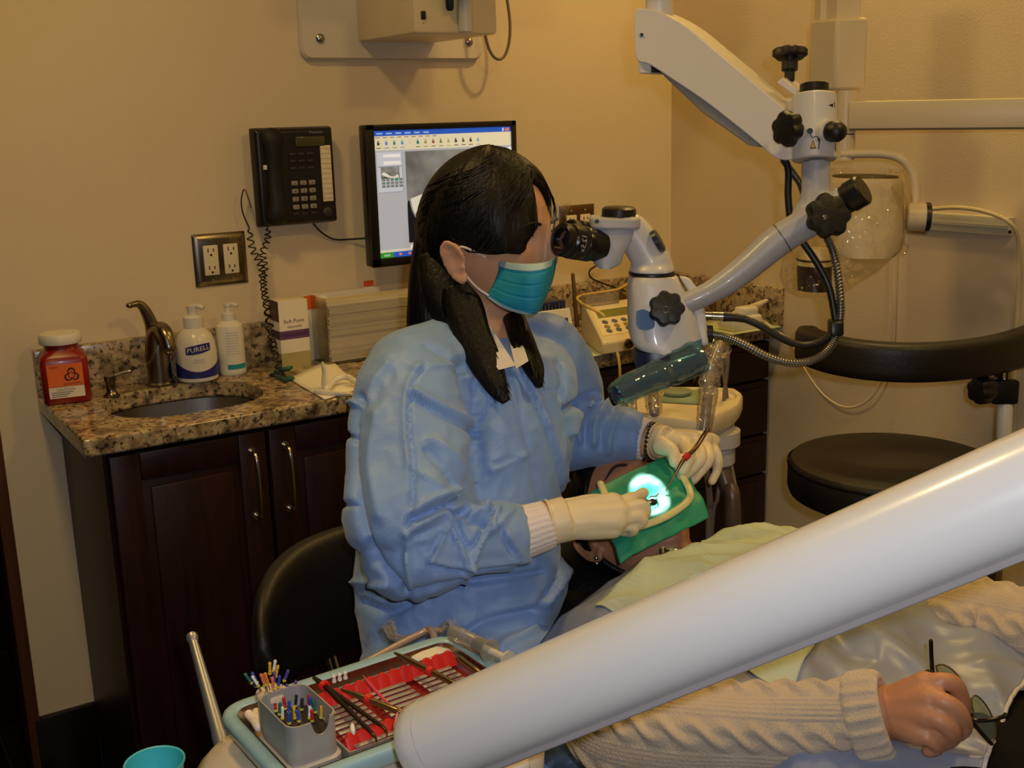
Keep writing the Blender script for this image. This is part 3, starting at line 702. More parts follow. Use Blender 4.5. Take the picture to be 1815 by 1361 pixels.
# white napkin with the plastic holder, and a teal clip, left of the dentist
m = M(); Q = [onZ(x,y,CT+.001) for x,y in ((512,672),(575,709),(640,690),(585,636))]
m.grid(8,8,lambda u,v: lerp(lerp(Q[0],Q[1],u),lerp(Q[3],Q[2],u),v)+V(0,0,.0012+.0012*noise.noise(V(u*4,v*4,0)))); nap = m.build('paper_napkin', PAPER, None, solid=.0008); tag(nap, 'white paper napkin on the granite beside the dentist', 'napkin')
TL = thing('plastic_instrument_holder', 'white plastic holder with upright blade and curved arm on the napkin', 'holder', onZ(590,690,CT+.003))
b0 = onZ(576,688,CT+.003)
m = M(); m.tube(vs([b0+V(0,0,.006), b0+V(.004,.006,.03), b0+V(.002,.008,.052)], 14), [.012,.0125,.0125,.012,.0115,.0105,.0095,.009,.0085,.008,.008,.0075,.006,.004], 14, rnd=True, flat=.5, up=(1,0,0)); m.build('upright_blade', WHITEP, TL)
m = M(); m.tube(vs([onZ(578,690,CT+.012), onZ(596,672,CT+.016), onZ(615,668,CT+.018), onZ(628,676,CT+.014)], 16), .0068, 12, rnd=True); m.tube([onZ(560,694,CT+.007), onZ(625,700,CT+.007)], .0055, 10, rnd=True); m.build('curved_arm', WHITEP, TL)
CL = thing('teal_clip', 'small teal plastic clip with a black ring beside the napkin', 'clip', onZ(497,664,CT))
m = M(); m.tube([onZ(487,659,CT+.005), onZ(508,654,CT+.011), onZ(516,651,CT+.012)], [.004,.006,.004], 10, rnd=True); m.tube([onZ(489,666,CT+.005), onZ(508,673,CT+.007), onZ(519,670,CT+.007)], [.004,.006,.004], 10, rnd=True); m.build('jaws', mat('dark_teal_plastic', (22,86,74), .4), CL)
m = M(); q = onZ(488,664,CT+.004); m.tube([q+V(math.cos(a)*.011,math.sin(a)*.011,0) for a in np.linspace(0,2*PI,20)], .0028, 8); m.build('ring', BLACKP, CL)

# -------- right half of the counter
GREENPAD = mat('pale_green_mat', (196,206,160), .75, var=.05)
def mat_sheet(pts, label):
    Q = [onZ(x,y,CT+.001) for x,y in pts]; m = M()
    m.grid(6,6,lambda u,v: lerp(lerp(Q[0],Q[1],u),lerp(Q[3],Q[2],u),v)+V(0,0,.001)); o = m.build('counter_mat', GREENPAD, None, solid=.0012); return tag(o, label, 'mat')
mat_sheet(((940,652),(1112,622),(1150,600),(985,612)), 'pale green paper mat under the endodontic motor')
mat_sheet(((1262,600),(1384,580),(1360,558),(1250,570)), 'pale green paper mat at the far right corner of the counter')
# blue bristle holder
q = onZ(968, 600, CT); q.y = -.12; q.x = onY(970,590,-.12).x
BH = thing('blue_bur_block', 'dark blue block of burs behind the tablet stand', 'bur block', (q.x,q.y,CT))
z1 = onY(970, 533, -.12).z
m = M(); m.box((q.x,q.y,(CT+z1)/2),(.085,.05,z1-CT),bev=.003); m.build('block', mat('navy_plastic', (24,34,84), .4), BH)
m = M()
for k in range(7): m.cyl((q.x-.034+k*.0105,q.y-.026,z1-.03),(q.x-.034+k*.0105,q.y-.0285,z1-.012+.004*(k%3)),.0017,8)
m.build('burs', STEEL, BH)
# white framed tablet leaning back
TB = thing('apex_locator', 'white framed device with a dark screen beside the endodontic motor', 'device', onZ(985,630,CT))
A = [onZ(950,641,CT+.002), onZ(1025,629,CT+.002)]
xr = (A[1]-A[0]).normalized(); tl = onY(955,555,A[0].y+.03); ur = onY(1010,545,A[1].y+.03)
up_ = (ur-A[1]); nrm = xr.cross(up_).normalized()
if nrm.dot(CAM-A[0]) < 0: nrm = -nrm
def TBp(u,w,k): return A[0]+xr*((A[1]-A[0]).length*u)+up_*w+nrm*k
m = M(); m.loft([[TBp(0,0,-.012),TBp(1,0,-.012),TBp(1,1,-.012),TBp(0,1,-.012)],[TBp(0,0,0),TBp(1,0,0),TBp(1,1,0),TBp(0,1,0)]]); m.build('case', WHITEP, TB, bevel=.002)
m = M(); m.add([TBp(.06,.12,.0012),TBp(.9,.12,.0012),TBp(.9,.80,.0012),TBp(.06,.80,.0012)],[(0,1,2,3)]); m.build('screen', mat('dark_glass_screen', (52,48,46), .2), TB)
m = M(); m.add([TBp(.3,.88,.001),TBp(.38,.88,.001),TBp(.38,.95,.001),TBp(.3,.95,.001)],[(0,1,2,3)]); m.build('maker_mark', mat('mark_grey', (90,86,80), .6), TB)
# endodontic motor
EM = thing('endodontic_motor', 'cream endodontic motor console with green display and rows of buttons', 'console', onZ(1080,640,CT))
fL, fR = onZ(1068,630,CT+.003), onZ(1122,621,CT+.003); bL = onZ(1031,603,CT+.003)
ex = (fR-fL).normalized(); ey = (bL-fL); dep = ey.length; ey.normalize(); wid = .15
def EP(u,v,z): return fL+ex*(wid*u)+ey*(dep*v)+V(0,0,z)
hb = .088; hf = .036
m = M(); sec = [(0,0),(0,hf-.008),(.07,hf),(.72,hb-.004),(.8,hb),(1,hb),(1,0)]
m.loft([[EP(0,v,z) for v,z in sec],[EP(1,v,z) for v,z in sec]]); m.build('case', CREAM, EM, bevel=.004)
sl0, sl1 = EP(0,.07,hf), EP(0,.72,hb-.004); sd = (sl1-sl0); sn = ex.cross(sd).normalized()
if sn.z < 0: sn = -sn
def SP(u,w,k=.0008): return sl0+ex*(wid*u)+sd*w+sn*k
m = M(); m.add([SP(.06,.08),SP(.96,.08),SP(.96,.96),SP(.06,.96)],[(0,1,2,3)]); m.build('control_panel', mat('panel_cream', (232,216,176), .5), EM)
m = M(); m.add([SP(.14,.66,.0016),SP(.92,.66,.0016),SP(.92,.92,.0016),SP(.14,.92,.0016)],[(0,1,2,3)]); m.build('display', mat('green_lcd', (122,124,62), .25), EM)
for r, w in enumerate((.5,.34,.2)):
    for k in range(4):
        m = M(); m.lathe([(.0075,0),(.0075,.0018),(.005,.0026),(.001,.0028)], SP(.22+k*.19,w,.0008), sn, 14); m.build('button', mat(('blue_grey_button','ochre_button','blue_grey_button')[r], ((88,92,116),(150,124,80),(88,92,116))[r], .4), EM)
m = M(); m.lathe([(.011,0),(.011,.012),(.007,.013),(.007,.004)], EP(.5,0,.02), -ey, 18); m.lathe([(.011,0),(.011,.012),(.007,.013),(.007,.004)], EP(.75,0,.02), -ey, 18); m.build('socket', NICKEL, EM)
m = M(); c0 = EP(.35,.9,hb+.012)
for a, b in (((0,-.02),(.1,.002)),((0,.02),(.1,.002))): m.box(c0+ey*a[1], (b[0],b[1],.026), (ex,ey,V(0,0,1)))
for s in (-1,1): m.box(c0+ex*(.05*s), (.002,.04,.026), (ex,ey,V(0,0,1)))
m.box(c0-V(0,0,.0115), (.1,.04,.002), (ex,ey,V(0,0,1))); m.build('clear_tray', clear('clear_tray_plastic', (.95,.93,.88), .08, .1, white=.15), EM)
YEL = mat('yellowed_cable', (226,190,104), .45)
cb = vs([onY(1116,500,-.1), onY(1108,506,-.1), onY(1090,514,-.1), onY(1030,524,-.16), EP(.02,.95,hb+.005)+V(-.008,0,.004), EP(.25,.55,hb-.015), onY(1072,580,-.36), onY(1088,608,-.43), onY(1097,640,-.455), onY(1099,672,-.455)], 60)
m = M(); m.tube(cb, .0036, 10); o = m.build('yellow_cable', YEL, None); tag(o, 'yellowed cable draped over the endodontic motor and counter edge', 'cable')
m = M(); m.tube(vs([wp(1058,470,-.012), wp(1045,480,-.02), wp(1050,494,-.03), wp(1085,508,-.04), wp(1110,516,-.06)], 26), .0024, 8); o = m.build('black_cable', BLACKP, None); tag(o, 'thin black cable on the wall above the endodontic motor', 'cable')
q = onY(1022,510,-.1)
m = M(); m.tube([V(q.x,-.1,CT+.001), V(q.x-.008,-.095,q.z+.035)], [.006,.005], 12, rnd=True); o = m.build('marker_pen', mat('brown_pen', (96,76,48), .4), None); tag(o, 'brown pen standing upright behind the tablet device', 'pen')
m = M(); m.tube(vs([onZ(1000,618,CT+.006), onZ(1030,612,CT+.006), onZ(1028,626,CT+.006), onZ(1005,632,CT+.006), onZ(1015,640,CT+.006)], 30), .0022, 8); o = m.build('orange_cord', mat('orange_cord', (196,132,60), .5), None); tag(o, 'thin orange cord looped in front of the tablet device', 'cord')
m = M(); Q = [onZ(x,y,CT+.003) for x,y in ((1008,634),(1040,626),(1030,614),(1003,620))]; m.grid(3,3,lambda u,v: lerp(lerp(Q[0],Q[1],u),lerp(Q[3],Q[2],u),v)); o = m.build('paper_slip', PAPER, None, solid=.0008); tag(o, 'small white paper slip on the green mat', 'paper')
# clutter behind the microscope
m = M(); q = onY(1252,500,-.1); m.box((q.x,-.1,CT+.05),(.07,.05,.1),bev=.006); m.box((q.x+.002,-.1,CT+.106),(.05,.035,.014),bev=.005); o = m.build('red_box', mat('red_plastic', (206,64,34), .4), None); tag(o, 'red plastic box in the counter corner behind the microscope', 'box')
GC = mat('grey_cable', (140,128,104), .5)
for k, pts in enumerate((((1215,560,-.2),(1212,520,-.16),(1225,494,-.13),(1250,490,-.15),(1262,520,-.2)), ((1235,545,-.25),(1236,520,-.18),(1250,505,-.16),(1268,520,-.2)))):
    m = M(); m.tube(vs([onY(*p) for p in pts], 30), .0028, 8); o = m.build('grey_cable', GC, None); tag(o, ['grey cable arching over the red box in the corner', 'shorter grey cable curling in front of the red box'][k], 'cable')
# instrument holder with handpiece at the right end
HP = thing('curing_light', 'cream handpiece resting on its white holder at the end of the counter', 'handpiece', onZ(1320,590,CT))
h0, h1 = onY(1262,578,-.3), onY(1356,532,-.26)
m = M(); m.tube(vs([onY(1280,572,-.34), onY(1310,556,-.345), onX(1340,542,-.06), onX(1358,533,-.045)], 20), [.013]*6+list(np.linspace(.013,.005,14)), 14, rnd=True); m.build('handpiece', CREAM, HP)
m = M(); c0 = onZ(1312,584,CT); c0.x = min(c0.x, -.085); c0.z = CT+.0195; m.box(c0,(.10,.06,.038),bev=.008); m.box(c0+V(.02,0,.028),(.05,.04,.02),bev=.006); m.build('holder', WHITEP, HP)
cwh = vs([V(-.06,-.33,CT+.03), V(-.045,-.37,CT+.024), V(-.036,-.41,CT+.012), V(-.022,-.445,CT-.01), onX(1402,608,-.02), onX(1425,652,-.02), onX(1460,700,-.02), onX(1500,722,-.02), onX(1540,708,-.02), onX(1568,662,-.018), onX(1580,600,-.016), onX(1586,420,-.016)], 90)
m = M(); m.tube(cwh, .0028, 8); o = m.build('white_cable', mat('white_cable', (226,210,170), .5), None); tag(o, 'white cable looping from the counter end to the right wall', 'cable')

# ================================================================== ON THE RIGHT WALL
RWc = thing('cable_raceway', 'pale grey cable raceway screwed to the right wall', 'raceway', (0,-.97,1.18))
q0, q1 = onX(1610,372,0), onX(1800,385,0); q2 = onX(1800,418,0)
m = M(); m.box((-.012,(q0.y+q1.y)/2,(q0.z+q2.z)/2-.0),(.024,abs(q1.y-q0.y),abs(q1.z-q2.z)),bev=.002); m.box((-.026,(q0.y+q1.y)/2,(q0.z+q2.z)/2),(.004,abs(q1.y-q0.y),.006)); m.build('channel', mat('raceway_grey', (200,196,172), .5), RWc)
m = M(); q = onX(1790,411,-.024); m.lathe([(.004,0),(.003,.002),(.001,.002)], q, (-1,0,0), 12); m.build('screw', BLACKP, RWc)
m = M(); m.tube(vs([onX(1635,372,-.04), onX(1700,368,-.04), onX(1755,378,-.04), onX(1795,400,-.03), onX(1806,440,-.01), onX(1805,520,-.008), onX(1800,620,-.008), onX(1798,800,-.008)], 50), .0045, 8); o = m.build('cream_cable', mat('cream_cable', (216,202,158), .5), None); tag(o, 'cream cable running along the raceway and down the right wall', 'cable')
PNL = thing('slotted_panel', 'small grey slotted panel low on the right wall', 'vent', onX(1765,1020,0))
a, b, c = onX(1722,985,0), onX(1775,1035,0), onX(1775,985,0)
m = M(); m.box((-.006,(a.y+b.y)/2,(a.z+b.z)/2),(.012,abs(a.y-b.y),abs(a.z-b.z)),bev=.002); m.build('vent_frame', mat('vent_grey', (126,112,84), .5), PNL)
m = M()
for k in range(5): m.box((-.013,(a.y+b.y)/2,lerp(a.z,b.z,.3+k*.12)),(.004,abs(a.y-b.y)*.8,.004))
m.build('slats', mat('vent_dark', (92,80,60), .5), PNL)
# ================================================================== DENTAL MICROSCOPE
MS = thing('dental_microscope', 'white and grey ceiling hung dental operating microscope swung in front of the dentist', 'microscope', at(1180,560,1.75))
MW = mat('scope_white', (212,207,202), .36, coat=.15, var=.02)
MG = mat('scope_grey', (172,172,178), .42, var=.03, vs_=300, coat=.1)
RUB = mat('black_rubber_knob', (20,20,20), .45, bump=.08, bs=300)
HF = V(FW.x, FW.y, 0).normalized()
def star(m, c, axis, r, h, lobes=7, stem=0):
    axis = Vector(axis).normalized(); c = Vector(c); x = axis.orthogonal().normalized(); y = axis.cross(x); n = lobes*8
    def ring(k, z): return [c+axis*z+(x*math.cos(2*PI*j/n)+y*math.sin(2*PI*j/n))*k*(1-.085*(1+math.cos(2*PI*j/n*lobes))**1.5/1.6) for j in range(n)]
    m.loft([ring(r*.9,0), ring(r,h*.15), ring(r,h*.7), ring(r*.9,h*.92), ring(r*.5,h), ring(r*.05,h*1.01)])
# suspension arm: two faces of a real box section, sloping down to the right
D0 = 1.73; EXT = RT*.040 + HF*.075
def P0(x, y): return at(x, y, D0)
top = vs([P0(1127,14), P0(1150,16), P0(1172,22), P0(1215,46), P0(1262,84), P0(1310,124), P0(1352,160), P0(1384,186), P0(1400,203), P0(1411,225), P0(1412,255)], 30)
bot = vs([P0(1124,20), P0(1124,70), P0(1129,107), P0(1150,114), P0(1195,143), P0(1250,180), P0(1304,222), P0(1346,256), P0(1372,278), P0(1390,284), P0(1412,282)], 30)
m = M(); m.loft([[b, t, t+EXT, b+EXT] for t, b in zip(top, bot)]); m.build('suspension_arm', MW, MS, bevel=.006, sharp=30)
m = M(); a = [P0(1168,116), P0(1195,134), P0(1260,178), P0(1330,234), P0(1345,262), P0(1322,258), P0(1240,200), P0(1168,132)]
m.prism([p+EXT*.15 for p in a], EXT*.7); m.build('lower_link', mat('scope_link_grey', (150,142,132), .4), MS, bevel=.003)  # lower link has its own darker grey cover
m = M(); m.prism([p+EXT*.1 for p in (P0(1126,100), P0(1150,112), P0(1150,130), P0(1128,130))], EXT*.8); m.build('link_bracket', MW, MS, bevel=.002)
m = M(); m.prism([p+EXT*.12 for p in (P0(1149,115), P0(1157,117), P0(1157,128), P0(1149,128))], EXT*.75); m.build('link_bolt', BLACKP, MS, bevel=.001)
m = M(); q = at(1137,62,D0-.001); m.lathe([(.003,0),(.003,.001),(.001,.0012)], q, -EXT.cross(UP)*-1 if False else (-HF), 10); m.build('screw', BLACKP, MS)
c0 = at(1151,30,D0)+EXT*.5
m = M(); m.lathe([(.021,-.01),(.021,.03),(.023,.031),(.023,.2)], c0, (0,0,1), 26); m.build('hanging_tube', MW, MS)
# brake knob on the arm
kb = at(1388,142,D0)+EXT*.45; kt_ = at(1389,88,D0)+EXT*.45
m = M(); m.cyl(kb, lerp(kb,kt_,.6), .008, 16); m.cyl(lerp(kb,kt_,.35), lerp(kb,kt_,.9), .0125, 16); star(m, lerp(kb,kt_,.78), kt_-kb, .0275, .014, 5); m.build('brake_knob', RUB, MS)
m = M(); m.prism([p+EXT*.15 for p in (at(1372,146,D0), at(1384,136,D0), at(1410,158,D0), at(1408,172,D0))], EXT*.7); m.build('knob_collar', MW, MS, bevel=.002)
# joint cylinder
J0, J1 = at(1443,284,1.72), at(1443,169,1.72); jz = (J1-J0).normalized(); JH = (J1-J0).length; JR = .0335
m = M(); m.lathe([(.02,0),(JR-.002,0),(JR,.002),(JR,JH-.002),(JR-.002,JH),(.01,JH)], J0, jz, 40); m.build('joint_cylinder', MW, MS)
m = M(); m.prism([at(1404,172,1.73), at(1440,169,1.73), at(1440,284,1.73), at(1404,284,1.73)], HF*.055); m.build('joint_block', MW, MS, bevel=.006)
m = M(); m.lathe([(.0205,0),(.0205,.006),(.0215,.007),(.0215,.016),(.02,.017),(.001,.017)], J1, jz, 32); m.build('joint_cap', BLACKP, MS)
side = at(1395,228,1.70); m = M(); star(m, at(1404,228,1.69), (-RT*.82-HF*.5), .027, .02, 6); m.cyl(at(1418,228,1.70), at(1404,228,1.69), .008, 14); m.build('tension_knob', RUB, MS)
sd_ = (RT*.55-HF*.83).normalized(); m = M(); q = at(1462,233,1.695); m.lathe([(.0185,-.012),(.0185,.008),(.016,.0095),(.001,.0096)], q, sd_, 26); m.build('knob_collar', MW, MS)
m = M(); m.lathe([(.0145,.0),(.0155,.004),(.0155,.016),(.011,.024),(.004,.027),(.001,.027)], q+sd_*.009, sd_, 26); m.build('dimmer_knob', RUB, MS)
m = M(); q = at(1436,232,1.6866); m.lathe([(.0042,-.004),(.0042,.0005),(.003,.0004),(.0028,-.002),(.001,-.002)], q, -HF, 16); m.build('screw_hole', mat('hole_green_grey', (74,84,78), .4), MS)
# printed marks on the cylinder
def JP(a, z, r=JR+.0004):      # a: angle from the camera side, positive to the right
    dx = RT*math.sin(a)-HF*math.cos(a); dx = (dx-jz*dx.dot(jz)).normalized(); return J0+jz*z+dx*r
def mark(name, polys, mt):
    m = M()
    for pl in polys: m.add([JP(a, z) for a, z in pl], [tuple(range(len(pl)))])
    return m.build(name, mt, MS)
INK = mat('mark_ink', (30,30,32), .6)
mark('intensity_wedge', [[(.38,.076),(.66,.074),(.66,.080)]], INK)
mark('lamp_symbol', [[(.74,.077),(.78,.073),(.82,.077),(.81,.083),(.75,.083)]], mat('mark_grey', (150,146,140), .6))
mark('warning_triangle', [[(-.43,.011),(-.17,.011),(-.30,.0245)]], INK)
m = M(); m.add([JP(a,z,JR+.0007) for a,z in ((-.39,.0125),(-.21,.0125),(-.30,.0218))], [(0,1,2)]); m.build('warning_fill', mat('warning_amber', (214,164,60), .5), MS)
m = M(); zz = [(-.42,.033),(-.36,.029),(-.30,.027),(-.24,.029),(-.16,.029),(-.08,.028),(-.04,.025),(-.03,.02),(-.06,.016),(-.08,.01)]
m.tube([JP(a,z) for a,z in zz], .0007, 5); m.tube([JP(-.44,.034),JP(-.36,.034)], .0007, 5); m.tube([JP(-.10,.027),JP(-.04,.02)], .0011, 5); m.build('hand_diagram', INK, MS)
mark('side_symbol', [[(.86,.009),(.95,.009),(.95,.022),(.86,.022)]], INK)
# swivel column and the curved carrying arm
m = M(); m.cyl(at(1446,286,1.72), at(1446,350,1.72), .0215, 30); m.cyl(at(1446,340,1.72), at(1440,392,1.72), .0215, 30, .027)
arm = vs([at(1500,352,1.69), at(1470,372,1.70), at(1440,390,1.71), at(1400,413,1.715), at(1372,432,1.72), at(1330,468,1.725), at(1290,499,1.73), at(1255,520,1.735), at(1222,535,1.74), at(1196,544,1.745)], 50)
m.tube(arm, [lerp(.0225,.0245,i/22) if i < 22 else lerp(.0245,.0175,min(1,(i-22)/16)) for i in range(50)], 26, rnd=False, flat=1)
m.ell(at(1440,382,1.72), (RT*.031, UP*.03, HF*.027), 24, 16)
fuse(m, 'carrying_arm', MG, MS, .0032, 8)
m = M(); ad = (arm[20]-arm[18]).normalized(); m.lathe([(.0249,-.0006),(.0249,.0006)], arm[19], ad, 32, cap=False); m.build('arm_seam', BLACKP, MS)
cd = (at(1530,336,1.68)-at(1496,356,1.70)).normalized()
m = M(); m.lathe([(.0215,0),(.0215,.008),(.0235,.0095),(.0235,.03),(.021,.033),(.001,.033)], at(1497,355,1.69), cd, 30); m.build('arm_end_cap', BLACKP, MS)
m = M(); star(m, at(1463,385,1.683), -FW*.96+UP*.1+RT*.12, .034, .022, 7); kk = m.build('arm_knob', RUB, MS)
m = M(); m.lathe([(.004,0),(.003,.001),(.001,.0012)], at(1463,385,1.659), -FW, 12); m.build('knob_pin', STEEL, kk)
# optics body
def sect(x0, x1, y, d, dep, r=.35, n=24, p=3.2):
    c = at((x0+x1)/2, y, d); a = (at(x1,y,d)-at(x0,y,d)).length/2
    return [c+RT*(a*math.copysign(abs(math.cos(t))**(2/p), math.cos(t)))+HF*(dep*math.copysign(abs(math.sin(t))**(2/p), math.sin(t))) for t in (2*PI*(j+.5)/n for j in range(n))]
m = M()
for i, (x0,x1,y) in enumerate([(1130,1196,486),(1114,1204,488),(1113,1206,500),(1113,1222,530),(1113,1234,560),(1116,1242,590),(1119,1246,604),(1126,1246,615),(1140,1240,621)]):
    pass
m.loft([sect(x0,x1,y,1.76,.042) for x0,x1,y in [(1130,1196,487),(1116,1200,489),(1113,1206,500),(1113,1222,530),(1113,1232,560),(1115,1238,590),(1119,1240,604),(1127,1240,615),(1145,1232,620)]])
m.build('optics_body', MW, MS, sharp=50)
m = M(); strip = [((1202,488),(1222,492)),((1218,512),(1240,516)),((1228,545),(1249,548)),((1236,585),(1254,588)),((1241,612),(1256,612))]
m.loft([[at(a[0],a[1],1.735), at(b[0],b[1],1.735), at(b[0],b[1],1.79), at(a[0],a[1],1.79)] for a,b in strip]); m.build('side_cover', MW, MS, bevel=.004)
m = M(); m.loft([sect(1114,1197,486,1.76,.036,p=2), sect(1114,1197,482,1.76,.036,p=2)]); m.build('black_ring', BLACKP, MS)
tdir = None
m = M(); m.loft([sect(1114,1197,482,1.76,.036,p=2), sect(1116,1195,474,1.76,.035,p=2), sect(1126,1192,465,1.76,.03,p=2), sect(1138,1186,458,1.76,.02,p=2)])
tb = vs([at(1158,468,1.76), at(1146,448,1.758), at(1132,425,1.755), at(1118,408,1.752)], 20)
m.tube(tb, list(np.linspace(.030,.0275,20)), 26, rnd=True)
fuse(m, 'inclined_tube', MW, MS, .003, 5)
sdn = (RT*.75+UP*.4-HF*.5).normalized()
m = M(); q = at(1166,427,1.735); m.lathe([(.0185,-.004),(.0185,.003),(.016,.0045),(.001,.0046)], q, (RT*.80+UP*.5-HF*.28), 24); m.build('side_disc', mat('disc_dark_blue', (40,48,66), .3), MS)
# binocular head
ea = (at(1000,430,1.67)-at(1072,428,1.745)).normalized()
m = M()
prof = [(1064,1124,396),(1058,1128,402),(1052,1120,425),(1051,1104,450),(1052,1100,466),(1060,1084,473)]
m.loft([sect(a,b,y,1.745,.026,p=3.5) for a,b,y in prof]); m.build('prism_housing', MG, MS, sharp=50)
m = M(); m.loft([sect(1044,1134,383,1.745,.033,p=4), sect(1046,1134,404,1.745,.033,p=4)]); ph_ = m.build('top_plate', MG, MS, bevel=.004)
m = M(); q = at(1058,392,1.711); m.lathe([(.0035,0),(.003,.001),(.001,.0011)], q, -HF, 12); m.build('screw', BLACKP, ph_)
m = M(); m.loft([sect(1062,1132,391,1.745,.031,p=2), sect(1062,1131,384,1.745,.031,p=2), sect(1066,1128,382,1.745,.028,p=2), sect(1067,1127,370,1.745,.028,p=2), sect(1072,1122,366,1.745,.024,p=2)]); m.build('top_knob', BLACKP, MS)
for k, dd in enumerate((0, .062)):
    q0 = at(1064,437,1.735)+HF*dd*.9+RT*dd*.25; q1 = at(992,424,1.69)+HF*dd*.9+RT*dd*.25; ax_ = (q1-q0).normalized(); L_ = (q1-q0).length
    m = M(); m.lathe([(.024,0),(.024,L_*.28),(.0262,L_*.3),(.0262,L_*.46),(.025,L_*.48),(.0265,L_*.52),(.0265,L_*.78),(.024,L_*.82),(.0255,L_*.86),(.0255,L_*.97),(.023,L_),(.017,L_),(.016,L_*.9)], q0, ax_, 32); ep = m.build('eyepiece', mat('eyepiece_black', (18,18,20), .28), MS)
    m = M(); m.lathe([(.0166,0),(.001,.003)], q0+ax_*(L_*.92), ax_, 24); m.build('lens', mat('lens_coating', (20,24,34), .06, coat=1), ep)
    if k == 0:
        v, f = text('12.5x', .0125); m = M(); R_ = .0269; sx = (-FW-ax_*(-FW).dot(ax_)).normalized(); sy = ax_.cross(sx)
        m.add([q0+ax_*(L_*.66+p.x*0+p.y)+(sx*math.cos(-p.x/R_-.15)+sy*math.sin(-p.x/R_-.15))*R_ for p in v], f); m.build('magnification_mark', mat('mark_white', (190,190,196), .5), ep)
m = M(); star(m, at(1180,549,1.715), -FW*.97+UP*.12, .0275, .02, 7); kn = m.build('head_knob', RUB, MS)
m = M(); m.tube([at(1180,549,1.6935)+RT*math.cos(a)*.0045+UP*math.sin(a)*.0045 for a in np.linspace(0,2*PI,16)], .0008, 5); m.build('knob_ring', STEEL, kn)
m = M(); P = vs([at(x,y,1.7165) for x,y in ((1128,552),(1138,548),(1150,552),(1158,560),(1160,578),(1150,584),(1136,584),(1128,575),(1128,552))], 30)[:-1]; m.prism(P, HF*-.0015); m.build('blue_tape', mat('blue_tape', (42,84,140), .3), MS)
m = M(); m.loft([sect(1122,1236,619,1.755,.034,p=3), sect(1122,1232,640,1.755,.034,p=3), sect(1130,1205,656,1.755,.03,p=2.4)]); ob = m.build('objective_housing', mat('dark_navy_plastic', (30,34,62), .35), MS)
OBJ = at(1172,652,1.775)
m = M(); m.lathe([(.026,0),(.026,-.012),(.022,-.012),(.021,-.006),(.001,-.006)], OBJ, (0,0,1), 28); m.build('objective_ring', BLACKP, ob)
# film covered handle
h0, h1 = at(1226,640,1.71), at(1098,694,1.66)
m = M(); m.tube(vs([h0, lerp(h0,h1,.35)+UP*.004, lerp(h0,h1,.7), h1], 24), list(np.linspace(.024,.013,24)), 22, rnd=True); m.build('handle', mat('handle_navy', (30,44,74), .25, coat=.6), MS)
FILM = clear('blue_barrier_film', (.40,.72,.86), .10, .06, crinkle=.5, bs=18, white=.14)
m = M(); rr = random.Random(2)
pth = vs([at(1238,632,1.71), lerp(h0,h1,.2), lerp(h0,h1,.5), lerp(h0,h1,.85), lerp(h0,h1,1.05)-UP*.004], 30)
m.tube(pth, [.029-.008*i/29+.003*noise.noise(V(i*.4,0,3)) for i in range(30)], 24, flat=.9, cap=False)
m.loft([[at(1244,600,1.70), at(1190,622,1.705), at(1222,652,1.70), at(1246,655,1.705)], [at(1244,600,1.703), at(1190,622,1.708), at(1222,652,1.703), at(1246,655,1.708)]])
m.build('barrier_film', FILM, MS)
# cables of the microscope
CAB = mat('black_cable', (22,21,20), .4)
def conduit(m, pts, r, n=90):
    P = vs(pts, n*3); m.tube(P, [r*(1.0 if i % 3 else .78) for i in range(len(P))], 10)
m = M(); m.cyl(at(1240,559,1.755), at(1262,560,1.752), .0062, 16); m.cyl(at(1262,560,1.752), at(1284,561,1.75), .0068, 16); m.build('connector', STEEL, MS)
m = M(); m.tube(vs([at(1282,561,1.75), at(1300,562,1.748), at(1322,565,1.746)], 12), list(np.linspace(.0078,.0062,12)), 14)
m.tube(vs([at(1320,565,1.746), at(1345,576,1.745), at(1375,594,1.745), at(1405,608,1.745), at(1432,612,1.745), at(1462,602,1.745), at(1480,582,1.745), at(1478,550,1.746), at(1468,505,1.748), at(1448,466,1.75), at(1425,432,1.752), at(1404,400,1.755), at(1397,350,1.757), at(1397,300,1.758), at(1386,276,1.76)], 110), .0056, 12); m.build('black_cable', CAB, MS)
m = M(); m.tube([at(1247,592,1.75), at(1262,592,1.75)], .0135, 20); m.build('conduit_plug', BLACKP, MS)
m = M(); conduit(m, [at(1260,593,1.75), at(1285,597,1.748), at(1320,611,1.745), at(1360,632,1.742), at(1400,643,1.74), at(1440,639,1.74), at(1468,620,1.74), at(1484,590,1.74), at(1490,550,1.741), at(1487,500,1.744), at(1478,450,1.748), at(1466,420,1.752), at(1462,400,1.755)], .0066, 100)
conduit(m, [at(1425,345,1.755), at(1418,325,1.757), at(1404,305,1.76), at(1388,284,1.762)], .0058, 24); m.build('metal_conduit', mat('conduit_steel', (150,146,138), .3, .9), MS)
m = M(); m.box(at(1481,580,1.742), (.02,.026,.024), (RT,HF,UP), bev=.004); m.build('cable_clamp', BLACKP, MS)
# the whole stand is a compact model hanging nearer the patient, over the mouth
MS_K = .905
MS.location = at(1180,560,1.75*MS_K); MS.scale = (MS_K,)*3
# its lamp shines down on the patient's mouth
MOUTH = at(1150,872,1.572)
lamp('SPOT', 'microscope_lamp', at(1172,652,1.775*MS_K)-V(0,0,.028), 13, (.86,.97,1), .008, MOUTH, math.radians(18), .12)

